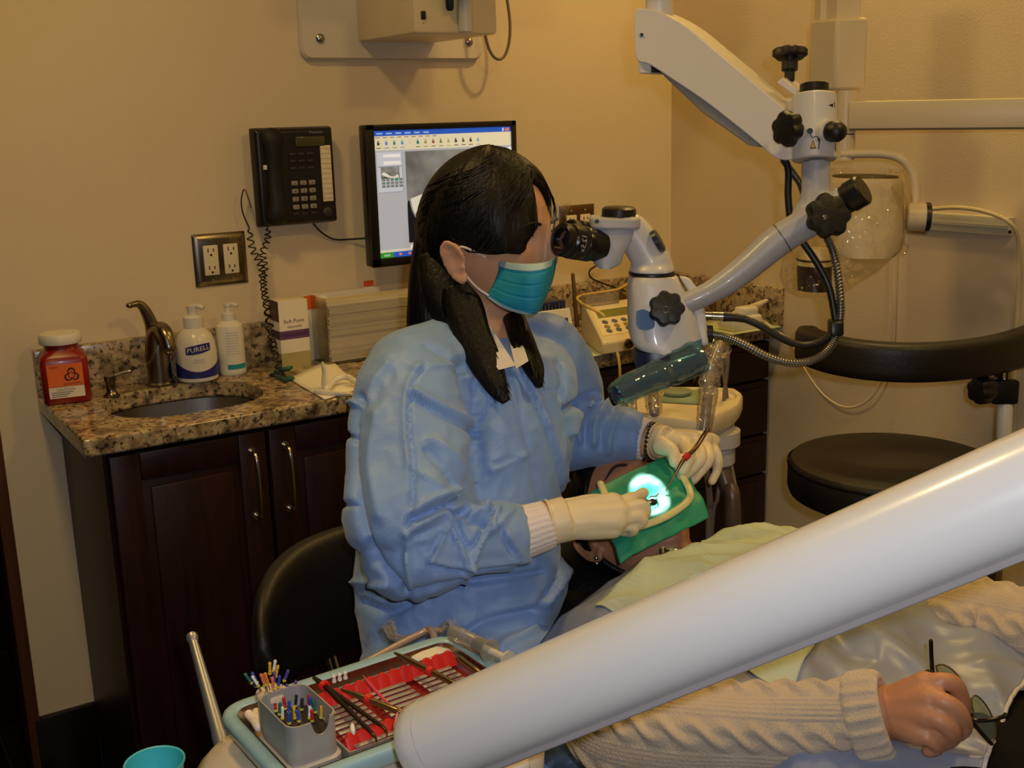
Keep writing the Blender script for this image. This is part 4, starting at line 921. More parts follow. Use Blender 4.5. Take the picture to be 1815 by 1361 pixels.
# ================================================================== X-RAY ARM
XA = thing('x_ray_machine', 'cream wall x ray arm whose tube head is wrapped in a clear bag', 'x-ray arm', at(1500,120,2.15))
XD = 2.15
XC = mat('x_ray_cream', (222,206,172), .4, var=.03)
def upbox(m, x0, x1, y0, y1, d, depth, side):
    """upright box whose front is square to the room; side: pixel width of its left face"""
    A = at(x0,y1,d); B = at(x1,y1,d); X = (B-A); X.z = 0; w = X.length; X.normalize(); Y = V(-X.y, X.x, 0); Y = (HF*.9-RT*.42).normalized(); Y = (Y - X*Y.dot(X)).normalized()
    h = (at(x0,y0,d)-A).length; E = HF*depth-RT*side
    m.loft([[A, A+X*w, A+X*w+E, A+E], [A+V(0,0,h), A+X*w+V(0,0,h), A+X*w+E+V(0,0,h), A+E+V(0,0,h)]])
m = M(); upbox(m, 1482,1525,-160,36,XD,.05,.018); m.build('upright_tube', XC, XA, bevel=.002)
m = M(); upbox(m, 1479,1535,37,160,XD,.075,.032); m.build('joint_cover', XC, XA, bevel=.006)
m = M(); upbox(m, 1484,1529,46,150,XD-.0012,.002,0); m.build('cover_panel', XC, XA, bevel=.0008)
m = M(); upbox(m, 1449,1462,-160,162,XD+.06,.03,.004); m.build('back_plate', XC, XA, bevel=.002)
m = M(); q = at(1498,232,XD+.03); m.lathe([(.0195,-.005),(.0195,.075)], q, (0,0,1), 26); m.lathe([(.0195,-.055),(.0195,-.007)], q, (0,0,1), 26); m.build('swivel_post', XC, XA)
m = M(); m.lathe([(.0185,-.0075),(.0185,-.0045)], q, (0,0,1), 24, cap=False); m.build('swivel_seam', BLACKP, XA)
a0, a1 = at(1508,204,XD+.02), at(1960,198,1.98)
hd = (at(1508,228,XD+.02)-at(1508,180,XD+.02)).length
xx = (a1-a0).normalized(); yy = V(-xx.y,xx.x,0).normalized(); zz_ = xx.cross(yy)
m = M(); m.box(lerp(a0,a1,.5), ((a1-a0).length, .05, hd), (xx,yy,zz_), bev=.004); m.build('horizontal_arm', XC, XA)
m = M(); c_ = lerp(a0,a1,.5)+zz_*(-hd/2-.001); m.box(c_, ((a1-a0).length*.99,.046,.003), (xx,yy,zz_)); m.build('arm_shade_strip', mat('arm_shade_brown', (96,76,46), .6), XA)  # thin brown strip: the shade under the arm put in as colour
m = M(); m.tube(vs([at(1490,273,XD+.03), at(1530,272,XD+.02), at(1570,273,XD+.01), at(1598,282,XD), at(1616,303,XD), at(1623,330,XD), at(1622,365,XD)], 50), .0088, 18); m.build('yoke', XC, XA)
pd = (RT*.97-HF*.2).normalized()
m = M(); m.lathe([(.024,-.0),(.0265,.003),(.0265,.034),(.024,.034)], at(1606,384,XD), pd, 30); m.build('pivot_drum', XC, XA)
m = M(); m.lathe([(.0275,.0),(.0275,.008),(.025,.0095),(.001,.0096)], at(1606,384,XD)+pd*.034, pd, 30); m.build('pivot_cap', BLACKP, XA)
hp = [(1476,1590,314),(1470,1597,322),(1470,1598,400),(1472,1594,440),(1480,1580,452)]
m = M(); m.loft([sect(a,b,y,XD+.01,.06,p=2.4) for a,b,y in hp]); th_ = m.build('tube_head', XC, XA, sharp=50)
m = M(); m.loft([sect(1477,1590,316,XD+.01,.058,p=2.4), sect(1479,1588,311,XD+.01,.056,p=2.4), sect(1490,1578,310,XD+.01,.05,p=2.4)]); m.build('head_rim', mat('rim_brown', (70,54,34), .5), th_)
m = M(); m.loft([sect(1424,1470,440,XD,.026,p=2), sect(1414,1474,462,XD,.032,p=2), sect(1413,1474,470,XD,.033,p=2)]); m.build('cone_collar', XC, XA)
m = M(); m.loft([sect(1413,1474,470,XD,.034,p=2), sect(1414,1473,514,XD,.034,p=2)]); m.build('position_cone', mat('cone_brown_black', (52,42,30), .3), XA)
m = M(); m.loft([sect(1412,1475,459,XD,.034,p=2), sect(1412,1475,461,XD,.034,p=2)]); m.build('cone_ring', BLACKP, XA)
m = M()
bag = [((1468,300),(1600,300)),((1440,330),(1606,318)),((1412,372),(1611,350)),((1394,420),(1608,400)),((1386,460),(1600,436)),((1384,494),(1560,474)),((1392,516),(1500,512)),((1410,524),(1460,528))]
rr = random.Random(8); rings = []
for i, (a, b) in enumerate(bag):
    A, B = at(*a,XD), at(*b,XD); c = (A+B)/2; h = (B-A)/2; dep = .075 if i < 5 else .06
    rings.append([c+(h*math.cos(t)+HF*(dep*math.sin(t)))*(1+.07*noise.noise(V(i*.9,math.cos(t)*2,math.sin(t)*2))) for t in (2*PI*j/40 for j in range(40))])
rs2 = []
for k in range(40):
    t = k/39*(len(rings)-1); i = min(int(t), len(rings)-2); t -= i
    rs2.append([lerp(rings[i][j], rings[i+1][j], t)*(1)+(HF*noise.noise(V(j*.55,k*.35,1))*.006) for j in range(40)])
m.loft(rs2, cap=False)
m.tube(vs([at(1598,424,XD), at(1600,440,XD), at(1604,452,XD)], 8), [.004,.006,.009,.012,.012,.010,.007,.004], 12)
m.tube(vs([at(1588,330,XD-.06), at(1602,370,XD-.03), at(1600,424,XD)], 12), [.01]*6+[.009,.008,.007,.006,.005,.004], 10)
m.build('barrier_bag', clear('clear_bag_plastic', (.97,.96,.92), .02, .05, crinkle=1.0, bs=28, gmax=.28), XA)

# ================================================================== ASSISTANT STOOL
AS = thing('assistant_stool', 'tall black round assistant stool with curved body rest by the right wall', 'stool', (-.50,-1.2,0))
sc_ = at(1584,812,2.05); sz = sc_.z; R0 = .186
m = M(); m.lathe([(.1,-.075),(R0-.02,-.074),(R0-.004,-.066),(R0,-.055),(R0,-.012),(R0-.006,-.003),(R0-.02,.001),(.1,.004),(.001,.005)], sc_, (0,0,1), 56); se = m.build('seat', SOFTV, AS)
m = M(); m.lathe([(R0+.0012,-.014),(R0+.002,-.0115),(R0+.0012,-.009)], sc_, (0,0,1), 56, cap=False); m.build('seat_piping', BLACKV, se)
m = M(); m.cyl(sc_+V(0,0,-.08), V(sc_.x,sc_.y,.12), .025, 18); m.cyl(sc_+V(0,0,-.2), V(sc_.x,sc_.y,.12), .032, 18); m.build('gas_lift', CHROME, AS)
m = M()
m.tube([V(sc_.x+.2*math.cos(a), sc_.y+.2*math.sin(a), .28) for a in np.linspace(0,2*PI,40)], .011, 10)
for k in range(3):
    a = 2*PI*k/3; m.cyl(V(sc_.x,sc_.y,.28), V(sc_.x+.2*math.cos(a), sc_.y+.2*math.sin(a), .28), .008, 10)
m.build('foot_ring', CHROME, AS)
for k in range(5):
    a = 2*PI*k/5+.3; m = M(); e_ = V(sc_.x+.27*math.cos(a), sc_.y+.27*math.sin(a), .065); m.tube([V(sc_.x,sc_.y,.12), e_], [.024,.015], 12, flat=.6); lg = m.build('leg', BLACKP, AS)
    m = M(); m.cyl(e_+V(-math.sin(a),math.cos(a),0)*.011+V(0,0,-.037), e_-V(-math.sin(a),math.cos(a),0)*.011+V(0,0,-.037), .027, 16); m.build('castor', BLACKP, lg)
ar = vs([at(1428,603,2.14), at(1440,612,2.09), at(1480,627,2.03), at(1540,639,1.985), at(1610,645,1.965), at(1680,643,1.97), at(1750,634,2.0), at(1805,618,2.05), at(1850,597,2.13), at(1880,570,2.25)], 46)
zc = np.mean([p.z for p in ar]); hw, hh = .024, .034
m = M(); rings = []
for i, p in enumerate(ar):
    t = (ar[min(i+1,45)]-ar[max(i-1,0)]); t.z = 0; t.normalize(); s_ = V(t.y,-t.x,0)
    e = .55 if i in (0,45) else (.88 if i in (1,44) else 1); p2 = V(p.x,p.y,zc+(p.z-zc)*.35)
    out = []
    for j in range(20):
        a = 2*PI*(j+.5)/20; out.append(p2+s_*(hw*e*math.copysign(abs(math.cos(a))**.5, math.cos(a)))+V(0,0,hh*(.9 if e<.6 else 1)*math.copysign(abs(math.sin(a))**.45, math.sin(a))))
    rings.append(out)
m.loft(rings); m.build('body_rest', SOFTV, AS, sharp=70)
pb_ = at(1782,652,2.04); pz = V(pb_.x,pb_.y,0)
m = M(); m.cyl(V(pb_.x,pb_.y,zc-.03), V(pb_.x,pb_.y,zc-.075), .012, 16); m.cyl(V(pb_.x,pb_.y,zc-.034), V(pb_.x,pb_.y,zc-.052), .019, 18, .019); m.build('rest_pivot', CHROME, AS)
m = M(); m.box(at(1776,692,2.04), (.048,.04,.045), (RT,HF,V(0,0,1)), bev=.006); m.cyl(at(1764,692,2.03), at(1750,690,2.02), .009, 12); m.build('clamp', BLACKP, AS)
m = M(); star(m, at(1752,690,2.02), (-RT*.95-HF*.3), .026, .03, 6); m.build('clamp_knob', RUB, AS)
m = M(); m.tube(vs([at(1782,700,2.04), at(1780,760,2.045), at(1778,830,2.06)]+[V(pb_.x,pb_.y,sz-.1), V(lerp(pb_.x,sc_.x,.4),lerp(pb_.y,sc_.y,.4),sz-.1), V(sc_.x,sc_.y,sz-.1)], 40), .0135, 16); m.build('rest_post', WHITEP, AS)

# ================================================================== ASSISTANT'S CONSOLE
AC_ = thing('assistant_console', 'cream dental assistant console tray on a pole behind the patient', 'console', at(1240,900,1.92))
CD = 1.92; CZ = at(1230,720,CD).z
def cq(x, y, z=None): return onZ(x, y, CZ if z is None else z)
oc = [cq(1102,722), cq(1094,700), cq(1106,684), cq(1300,686), cq(1318,698), cq(1310,718), cq(1262,744), cq(1240,748), cq(1120,732)]
def rnd_poly(pts, r=.25, n=5):
    out = []; k = len(pts)
    for i in range(k):
        a, b, c = pts[i-1], pts[i], pts[(i+1)%k]; p0 = lerp(b,a,r); p2 = lerp(b,c,r)
        for t in np.linspace(0,1,n): out.append(p0*(1-t)**2+b*2*t*(1-t)+p2*t*t)
    return out
oc = rnd_poly(oc); cen = sum(oc, V(0,0,0))/len(oc)
def off(pl, s, dz): return [cen+(p-cen)*s+V(0,0,dz) for p in pl]
m = M(); m.loft([off(oc,.96,-.03), off(oc,1,-.024), off(oc,1,-.004), off(oc,.975,0), off(oc,.9,0), off(oc,.88,-.005)]); m.build('tray_top', CREAM, AC_, sharp=50)
m = M(); m.loft([off(oc,.82,-.058), off(oc,.88,-.05), off(oc,.88,-.029)]); m.build('body', GREYP, AC_)
bcn = at(1268,752,CD)
m = M(); m.lathe([(.03,-.04),(.034,-.036),(.034,-.008),(.042,-.004),(.042,.02)], V(bcn.x,bcn.y,CZ-.06), (0,0,1), 28); m.build('hub', GREYP, AC_)
m = M(); m.tube(vs([V(bcn.x,bcn.y,CZ-.09), at(1288,860,CD), at(1300,960,CD)]+[V(at(1300,960,CD).x,at(1300,960,CD).y,.02)], 24), .0135, 16); m.build('pole', mat('pole_brown_grey', (106,92,80), .4, .4), AC_)
m = M(); p_ = at(1300,960,CD); m.lathe([(.16,0),(.16,.015),(.05,.03),(.02,.04)], V(p_.x,p_.y,0), (0,0,1), 30); m.build('foot', GREYP, AC_)
g = [cq(1172,712,CZ-.003), cq(1178,686,CZ-.003), cq(1245,688,CZ-.003), cq(1240,716,CZ-.003)]
m = M(); m.grid(3,3,lambda u,v: lerp(lerp(g[0],g[1],v),lerp(g[3],g[2],v),u)); m.build('green_pad', mat('green_pad', (140,158,120), .6), AC_, solid=.002)
m = M(); q = cq(1200,696,CZ+.001); m.lathe([(.024,-.002),(.026,0),(.026,.004),(.024,.005),(.001,.005)], q, (0,0,1), 30); m.build('round_cover', mat('green_grey_lid', (124,140,110), .35), AC_)
WRAP = clear('clear_wrap_sleeve', (.94,.91,.84), .10, .08, crinkle=1.0, bs=45, white=.12)
def wrapped(label, pts, r0, r1, core_r):
    t = thing('suction_handpiece', label, 'handpiece', pts[-1], 'wrapped suction handpieces on the console')
    P = vs(pts, 26); m = M(); m.tube(P, core_r, 12, rnd=True); m.build('handpiece', mat('handpiece_grey', (166,156,140), .3, .3), t)
    m = M(); m.tube(P, [lerp(r0,r1,i/25)*(1+.22*noise.noise(V(i*.7,len(label),0))) for i in range(26)], 14, cap=False); m.build('plastic_sleeve', WRAP, t)
    return t
wrapped('tall plastic wrapped suction handpiece at the right front of the console', [at(1276,612,1.86), at(1262,650,1.85), at(1256,690,1.84), at(1250,740,1.83), at(1246,772,1.83)], .021, .012, .0085)
wrapped('plastic wrapped suction handpiece left of the green pad on the console', [at(1160,684,1.90), at(1158,700,1.89), at(1160,730,1.87)], .018, .013, .009)
wrapped('short plastic wrapped suction handpiece at the left end of the console', [at(1118,690,1.87), at(1116,712,1.86), at(1118,730,1.85)], .013, .011, .007)
HOSE = mat('hose_grey', (120,108,94), .5)
for pts, lb in (([at(1246,775,1.83), at(1252,830,1.85), at(1258,890,1.88), at(1256,950,1.9)], 'grey suction hose hanging straight down below the console'),
                ([at(1286,600,1.95), at(1290,640,1.95), at(1284,700,1.97), at(1278,800,1.97), at(1272,880,1.96), at(1262,950,1.95)], 'thin hose hanging behind the console pole'),
                ([at(1262,612,1.94), at(1278,632,1.95), at(1292,740,2.0), at(1296,820,1.99), at(1308,940,1.97)], 'thin hose curving down right of the console pole')):
    m = M(); m.tube(vs(pts+[V(pts[-1].x,pts[-1].y,.3)], 40), .0052 if 'thin' not in lb else .0035, 10); o = m.build('hose', HOSE, None); tag(o, lb, 'hose')
# ================================================================== DELIVERY UNIT (foreground)
TZ = .905
TA = onZ(376,1256,TZ); TB_ = onZ(798,1119,TZ); tu = (TB_-TA); TL_ = tu.length; tu.normalize(); tv = V(tu.y,-tu.x,0)
def T(u, v, z=0): return TA+tu*u+tv*v+V(0,0,z)
def tl(x, y, z):          # photo point at height z -> tray coordinates
    p = onZ(x,y,z)-TA; return p.dot(tu), p.dot(tv)
def trect(u0,u1,v0,v1,r,z,n=6):
    return sqring(TA.x+tu.x*(u0+u1)/2+tv.x*(v0+v1)/2, TA.y+tu.y*(u0+u1)/2+tv.y*(v0+v1)/2, (u1-u0)/2, (v1-v0)/2, r, z, tu, tv, n)
DU = thing('delivery_unit', 'cream and white dental delivery unit under the instrument tray with its long white arm', 'delivery unit', T(.15,.1,-.1))
ur, vr = tl(1003,1312,.872)
m = M(); cu = .02
m.loft([trect(-.012,ur-.02,.0,vr-.012,.05,.79), trect(-.028,ur-.004,-.012,vr-.003,.055,.805), trect(-.032,ur,-.014,vr,.055,.83), trect(-.03,ur,-.012,vr,.05,.858), trect(-.02,ur-.006,-.006,vr-.006,.05,.870), trect(.0,ur-.03,.01,vr-.03,.04,.874)]); m.build('console_body', mat('delivery_cream', (222,206,180), .25, coat=.4, var=.02), DU, sharp=60)
m = M(); m.tube([T(ur-.14,vr-.004,.862-TZ), T(ur-.05,vr-.004,.862-TZ)], .009, 16, rnd=True); m.build('front_handle', mat('delivery_white', (226,216,200), .15, coat=.6), DU)
m = M(); u_, v_ = tl(893,1345,.868); m.cyl(T(u_,v_,.868-TZ-.01), T(u_,v_,.868-TZ+.008), .004, 14); m.build('green_button', mat('green_button', (20,110,84), .4), DU)
# tray holder between body and tray
m = M(); m.loft([trect(.02,.25,.03,.145,.02,.873), trect(.02,.25,.03,.145,.02,.884)]); m.build('tray_holder', GREYP, DU)
# the long arm
BL, BR = at(757,1318,.965), at(1990,796,.725)
bd = (BR-BL).normalized(); BRr = .0375; blen = (BR-BL).length
m = M(); m.lathe([(.005,-.012),(.024,-.0118),(.032,-.0095),(.0365,-.003),(BRr,.006),(BRr,.0135)], BL, bd, 64); m.build('arm_end_cap', mat('arm_white', (222,220,216), .26, coat=.5, var=.01), DU)
m = M(); m.lathe([(BRr,.0145),(BRr,blen)], BL, bd, 64); ab = m.build('balance_arm', mat('arm_white', (222,220,216)), DU)
m = M(); m.lathe([(BRr-.0008,.0132),(BRr-.0008,.0147)], BL, bd, 64, cap=False); m.build('arm_seam', mat('arm_seam_grey', (150,146,140), .5), DU)
dn = (UP*-1); dn = (dn-bd*dn.dot(bd)).normalized(); s3 = bd.cross(dn)
m = M(); off_ = dn*(BRr*.955)
m.loft([[BL+bd*t+off_+s3*a+dn*b for a,b in ((-.014,-.004),(.014,-.004),(.012,.0045),(-.012,.0045))] for t in (.05,blen)]); m.build('arm_channel', mat('arm_channel_grey', (158,152,152), .3, coat=.4), DU, bevel=.001)
# chrome holder rod
r1, r0 = at(343,1139,1.20), at(388,1300,1.13)
m = M(); m.tube([r0, lerp(r0,r1,.5), r1], [.0072,.0062,.005], 16); m.lathe([(.0035,-.002),(.0055,.002),(.0065,.006),(.0055,.0105),(.002,.0125)], r1, (r1-r0).normalized(), 18); m.tube([r0-(r1-r0).normalized()*.08, r0], [.008,.008], 14); m.build('chrome_rod', mat('satin_rod', (170,170,174), .38, .75), DU)
# teal cup in a side ring
cz = .905; cc = onZ(274,1352,cz)
m = M(); m.lathe([(.0255,-.055),(.0285,-.055),(.0285,-.048),(.0255,-.048),(.0255,-.055)], V(cc.x,cc.y,cz), (0,0,1), 30, cap=False); m.tube(vs([V(cc.x,cc.y,cz-.051)+tu*.027, T(-.04,.12,cz-.051-TZ), T(-.015,.12,cz-.06-TZ)], 10), .005, 10); m.build('cup_ring', GREYP, DU)
CUP = thing('plastic_cup', 'teal plastic cup at the lower left corner beside the delivery unit', 'cup', V(cc.x,cc.y,cz-.07))
m = M(); m.lathe([(.018,-.07),(.0245,-.003),(.0262,0),(.0262,.0015),(.0245,.001),(.0235,-.01),(.0225,-.022),(.001,-.024)], V(cc.x,cc.y,cz), (0,0,1), 40); m.build('cup', mat('teal_plastic', (70,184,196), .35), CUP, sharp=60)
m = M(); m.lathe([(.0222,-.0215),(.001,-.0235)], V(cc.x,cc.y,cz+.0012), (0,0,1), 30); m.build('liquid', mat('cup_teal_water', (84,190,200), .1), CUP)

# ================================================================== TRAY AND INSTRUMENTS
TW = .17
TR = thing('instrument_tray', 'pale blue plastic instrument tray lying on the delivery unit', 'tray', T(TL_/2,TW/2,-.02))
TEAL = mat('pale_blue_plastic', (150,184,192), .3, coat=.2, var=.03)
m = M(); e = -.004
def tr(d, z, r): return trect(d,TL_-d,d,TW-d,max(.004,r-d),TZ+z)
m.loft([tr(.012,-.0205,.03), tr(.004,-.016,.03), tr(0,-.004,.03), tr(.001,0,.03), tr(.004,.0018,.03), tr(.011,.0018,.03), tr(.0145,-.001,.03), tr(.018,-.014,.03), tr(.022,-.0175,.03), tr(.06,-.0175,.06)]); m.build('tray_shell', TEAL, TR, sharp=60)
m = M(); m.loft([tr(.0152,.0,.03), tr(.0185,-.0135,.03), tr(.0225,-.0168,.03), tr(.084,-.0168,.01)], cap=False); m.build('steel_liner', mat('tray_steel', (168,150,128), .22, 1, var=.04), TR, sharp=60)
fz = -.0166                                             # tray floor
# instrument cassette
CS = thing('instrument_cassette', 'steel instrument cassette with scalloped red silicone rails in the tray', 'cassette', T(.17,.09,fz))
REDS = mat('red_silicone', (214,34,22), .5, var=.05)
u0, u1, v0, v1 = .072, TL_-.024, .034, .146
m = M()
m.box(T((u0+u1)/2,(v0+v1)/2,fz+.002), (u1-u0,v1-v0,.004), (tu,tv,V(0,0,1)), bev=.0012); m.build('red_base', mat('dark_red_silicone', (150,30,24), .5), CS)
SLOT = mat('cassette_steel', (196,198,196), .42, .8)
m = M(); hh_ = .0125
for vv in (v0,v1): m.box(T((u0+u1)/2,vv,fz+.007), (u1-u0,.0016,.014), (tu,tv,V(0,0,1)))
for uu in (u0,u1): m.box(T(uu,(v0+v1)/2,fz+.007), (.0016,v1-v0,.014), (tu,tv,V(0,0,1)))
m.build('steel_frame', SLOT, CS)
k = 0
for c in range(3):
    ua = u0+.008+c*(u1-u0-.012)/3; ub = ua+(u1-u0-.012)/3-.010
    for r in range(7):
        vv = v0+.027+r*.0093
        sl = M(); sl.box(T((ua+ub)/2,vv,fz+.0112), (ub-ua,.0058,.0016), (tu,tv,V(0,0,1)), bev=.0007); sl.build('slat', SLOT, CS)
    for vv in (v0+.006, v1-.006):
        sl = M(); sl.box(T((ua+ub)/2,vv,fz+.0135), (ub-ua,.0058,.0016), (tu,tv,V(0,0,1)), bev=.0007); sl.build('slat', SLOT, CS)
for vv, h0_ in ((v0+.016,.0185),(v1-.014,.0185)):
    m = M(); n = 140; lo, hi, lo2, hi2 = [], [], [], []
    for i in range(n+1):
        u = lerp(u0+.003,u1-.003,i/n); w = abs(math.sin(PI*13*i/n))**.8; z = fz+h0_+.0042*w; 
        lo.append(T(u,vv+.006,fz+.008)); hi.append(T(u,vv,z)); hi2.append(T(u,vv-.0035,z)); lo2.append(T(u,vv-.0035,fz+.008))
    m.loft([lo,hi,hi2,lo2,lo], cap=False, closed=False); m.build('red_rail', REDS, CS, sharp=50)
INS = mat('instrument_brass_steel', (150,124,84), .3, .9)
DKS = mat('instrument_dark_steel', (70,60,50), .3, .9)
def tp(x, y, z): u, v = tl(x,y,TZ+z); return T(u,v,z)
RZ = .009
TWZ = thing('tweezers', 'dark steel locking tweezers lying across the red cassette', 'tweezers', tp(620,1255,RZ))
hd_ = tp(574,1214,RZ+.001); tail = tp(556,1200,RZ+.003)
for s, t in ((tp(663,1303,RZ), tp(668,1315,RZ-.006)), (tp(682,1291,RZ), tp(686,1306,RZ-.005))):
    m = M(); m.tube(vs([tail, hd_, lerp(hd_,s,.3), lerp(hd_,s,.75), s, t], 22), [.002,.0024,.0027]+[.0029]*5+[.0027]*4+[.0025,.0023,.0024,.0021,.0018,.0015,.0012,.001,.0009,.0008], 10, flat=.6); m.build('prong', DKS, TWZ)
m = M(); m.tube([lerp(hd_,tail,.1), lerp(hd_,tail,-.18)], .0055, 14, flat=.8); m.build('red_sleeve', REDS, TWZ)
def probe(name, label, pts, ring, cat='dental instrument', r=.0032, mt=INS):
    t = thing(name, label, cat, pts[0]); n = 24
    rs = [r*(.35+.65*min(1, i/5)*min(1, (n-1-i)/6)) for i in range(n)]
    m = M(); m.tube(vs(pts,n), rs, 10, rnd=True); m.build('shaft', mt, t)
    if ring is not None:
        d = (pts[-1]-pts[0]).normalized(); m = M(); m.tube([ring-d*.003, ring+d*.003], .0048, 14); m.build('red_ring', REDS, t)
    return t
probe('dental_explorer', 'brass coloured explorer with a red ring lying next to the tweezers', [tp(606,1222,RZ+.004), tp(652,1239,RZ+.003), tp(700,1258,RZ+.002), tp(722,1266,RZ-.001)], tp(654,1239,RZ+.003))
probe('dental_probe', 'brass coloured probe with a red ring across the back rail', [tp(700,1157,RZ+.004), tp(725,1170,RZ+.003), tp(764,1190,RZ+.003), tp(806,1212,RZ+.003), tp(830,1226,RZ)], tp(763,1190,RZ+.003))
probe('endodontic_plugger', 'brass coloured plugger at the right end of the cassette', [tp(808,1160,RZ), tp(830,1178,RZ+.001), tp(860,1198,RZ)], None)
probe('plastic_spatula', 'pink plastic stick lying across the red rail', [tp(643,1197,RZ+.006), tp(664,1222,RZ+.005), tp(692,1251,RZ+.002)], None, 'spatula', .0016, mat('pink_plastic', (220,70,96), .4))
probe('pink_applicator', 'pink and white micro applicator at the front red rail', [tp(705,1262,RZ+.006), tp(702,1276,RZ+.005), tp(698,1290,RZ+.002)], None, 'applicator', .0013, mat('pale_pink_plastic', (232,150,160), .4))
probe('white_applicator', 'short white stick standing on the front red rail', [tp(624,1282,RZ+.006), tp(625,1292,RZ+.004), tp(627,1301,RZ+.001)], None, 'applicator', .0022, WHITEP)
for k, (x, y) in enumerate(((592,1203),(602,1200),(612,1197))):
    m = M(); c = tp(x,y,RZ-.004); m.lathe([(.0018,-.004),(.0024,-.003),(.0016,.001),(.0024,.003),(.0014,.0045)], c, (0,0,1), 12); o = m.build('needle_cap', WHITEP, None); tag(o, ['left','middle','right'][k]+' one of three tiny white caps behind the red rail', 'cap', 'white caps behind the red rail')
GZ = thing('gauze_pad', 'folded white gauze pad behind the red rail', 'gauze', tp(757,1160,-.01))
q = [tp(x,y,-.006) for x,y in ((726,1168),(768,1146),(800,1153),(762,1180))]
m = M(); m.loft([[p+V(0,0,-.006) for p in q],[p for p in q],[lerp(sum(q,V(0,0,0))/4,p,.85)+V(0,0,.003) for p in q]]); m.build('pad', PAPER, GZ)
SY = thing('syringe', 'clear plastic irrigation syringe on the right rim of the tray', 'syringe', tp(840,1140,.006))
s0, s1 = tp(803,1121,.012), tp(882,1160,.012); sdv = (s1-s0).normalized()
m = M(); m.lathe([(.0085,0),(.0092,.002),(.0092,.058),(.012,.0585),(.012,.061)], s0, sdv, 24); m.build('barrel', clear('syringe_plastic', (.90,.88,.80), .12, .1, white=.25), SY)
m = M(); m.lathe([(.0075,.038),(.0078,.05),(.006,.052)], s0, sdv, 20); m.build('plunger', mat('dark_rubber', (40,36,34), .5), SY)
m = M(); m.lathe([(.004,.052),(.004,.085),(.009,.0855),(.009,.088)], s0, sdv, 16); m.build('plunger_rod', mat('frosted_plastic', (196,190,174), .4), SY)
for k, pts in enumerate((((432,1256),(448,1274)), ((446,1270),(458,1289)), ((455,1262),(466,1280)))):
    a, b = tp(*pts[0],-.008), tp(*pts[1],-.008); m = M(); m.tube([a,lerp(a,b,.5),b], .0042, 12, rnd=True); o = m.build('cotton_roll', mat('cotton', (236,222,206), .9, bump=.3, bs=300), None); tag(o, ['upper left white cotton roll beside the metal file box', 'lower white cotton roll beside the metal file box', 'white cotton roll half under the metal file box'][k], 'cotton roll')
for k, (x, y) in enumerate(((430,1251),(441,1248),(452,1244))):
    m = M(); m.lathe([(.0024,-.006),(.003,-.004),(.003,.001),(.002,.002),(.001,.0022)], tp(x,y,-.008), (0,0,1), 12); o = m.build('mixing_tip', mat(('white_tip','pale_tip','olive_tip')[k], ((222,224,214),(206,214,200),(170,168,60))[k], .4), None); tag(o, ['white tip standing at the left end of the tray', 'pale grey tip standing at the left end of the tray', 'olive yellow tip standing at the left end of the tray'][k], 'tip')

# aluminium file box
bx = thing('file_box', 'brushed aluminium endodontic file box standing in the tray', 'box', tp(525,1300,fz))
bu, bv = tl(524,1250,TZ+.035); A_, B_ = .0235, .0365
bu += .001
ALU = mat('anodised_aluminium', (190,187,184), .5, .55, var=.02)
def bring(a, b, r, z, n=6): return sqring(T(bu,bv).x, T(bu,bv).y, a, b, r, TZ+z, tu, tv, n)
zt = .035
m = M(); m.loft([bring(A_+.0025,B_+.0025,.012,fz), bring(A_+.003,B_+.003,.012,fz+.002), bring(A_+.003,B_+.003,.012,fz+.012), bring(A_+.001,B_+.001,.011,fz+.0135), bring(A_,B_,.011,fz+.014)]); m.build('base_lid', ALU, bx, sharp=50)
# walls with the thumb notch in the front face
n_in = 8; ringo = bring(A_,B_,.011,0,n_in); ringi = bring(A_-.0014,B_-.0014,.0096,0,n_in)
def resamp(ring, N=160):
    L = [0]; k = len(ring)
    for i in range(k): L.append(L[-1]+(ring[(i+1)%k]-ring[i]).length)
    out = []
    for s in range(N):
        t = s/N*L[-1]; i = max(j for j in range(k) if L[j] <= t); f = (t-L[i])/max(L[i+1]-L[i],1e-9); out.append(lerp(ring[i], ring[(i+1)%k], f))
    return out
ro = resamp(ringo); ri = [T(bu,bv)+ (p-T(bu,bv)-V(0,0,0))*.955 for p in ro]
def topz(p):
    du = (p-T(bu,bv)).dot(tu); dv = (p-T(bu,bv)).dot(tv)
    if dv > B_*.8:
        e_ = abs(du-.006)/.0085
        if e_ < 1: return zt-.0145*math.sqrt(1-e_**2)
    return zt
m = M(); g0 = V(0,0,-TZ)
def setz(p, z): return V(p.x,p.y,TZ+z)
m.loft([[setz(p,fz+.014) for p in ro],[setz(p,topz(p)) for p in ro],[setz(p,topz(p)) for p in ri],[setz(p,fz+.014) for p in ri]], cap=False); m.build('box_wall', ALU, bx, sharp=40)
m = M(); m.loft([[setz(p,zt-.022) for p in ri],[setz(p,zt-.0205) for p in ri]]); m.build('file_plate', mat('smoked_plate', (52,42,34), .25), bx)
m = M(); m.box(T(bu+.005,bv+B_+.0032,fz+.008), (.013,.0006,.001), (tu,tv,V(0,0,1))); m.build('etched_line', mat('etched_white', (214,210,206), .5), bx)
FC = {'yellow': (216,170,40), 'blue': (38,74,170), 'white': (224,222,216), 'red': (190,30,30), 'green': (30,104,84), 'purple': (88,62,150), 'pink': (220,110,100), 'orange': (226,132,40), 'black': (36,34,38)}
FPROTO = {}; FILES = {}
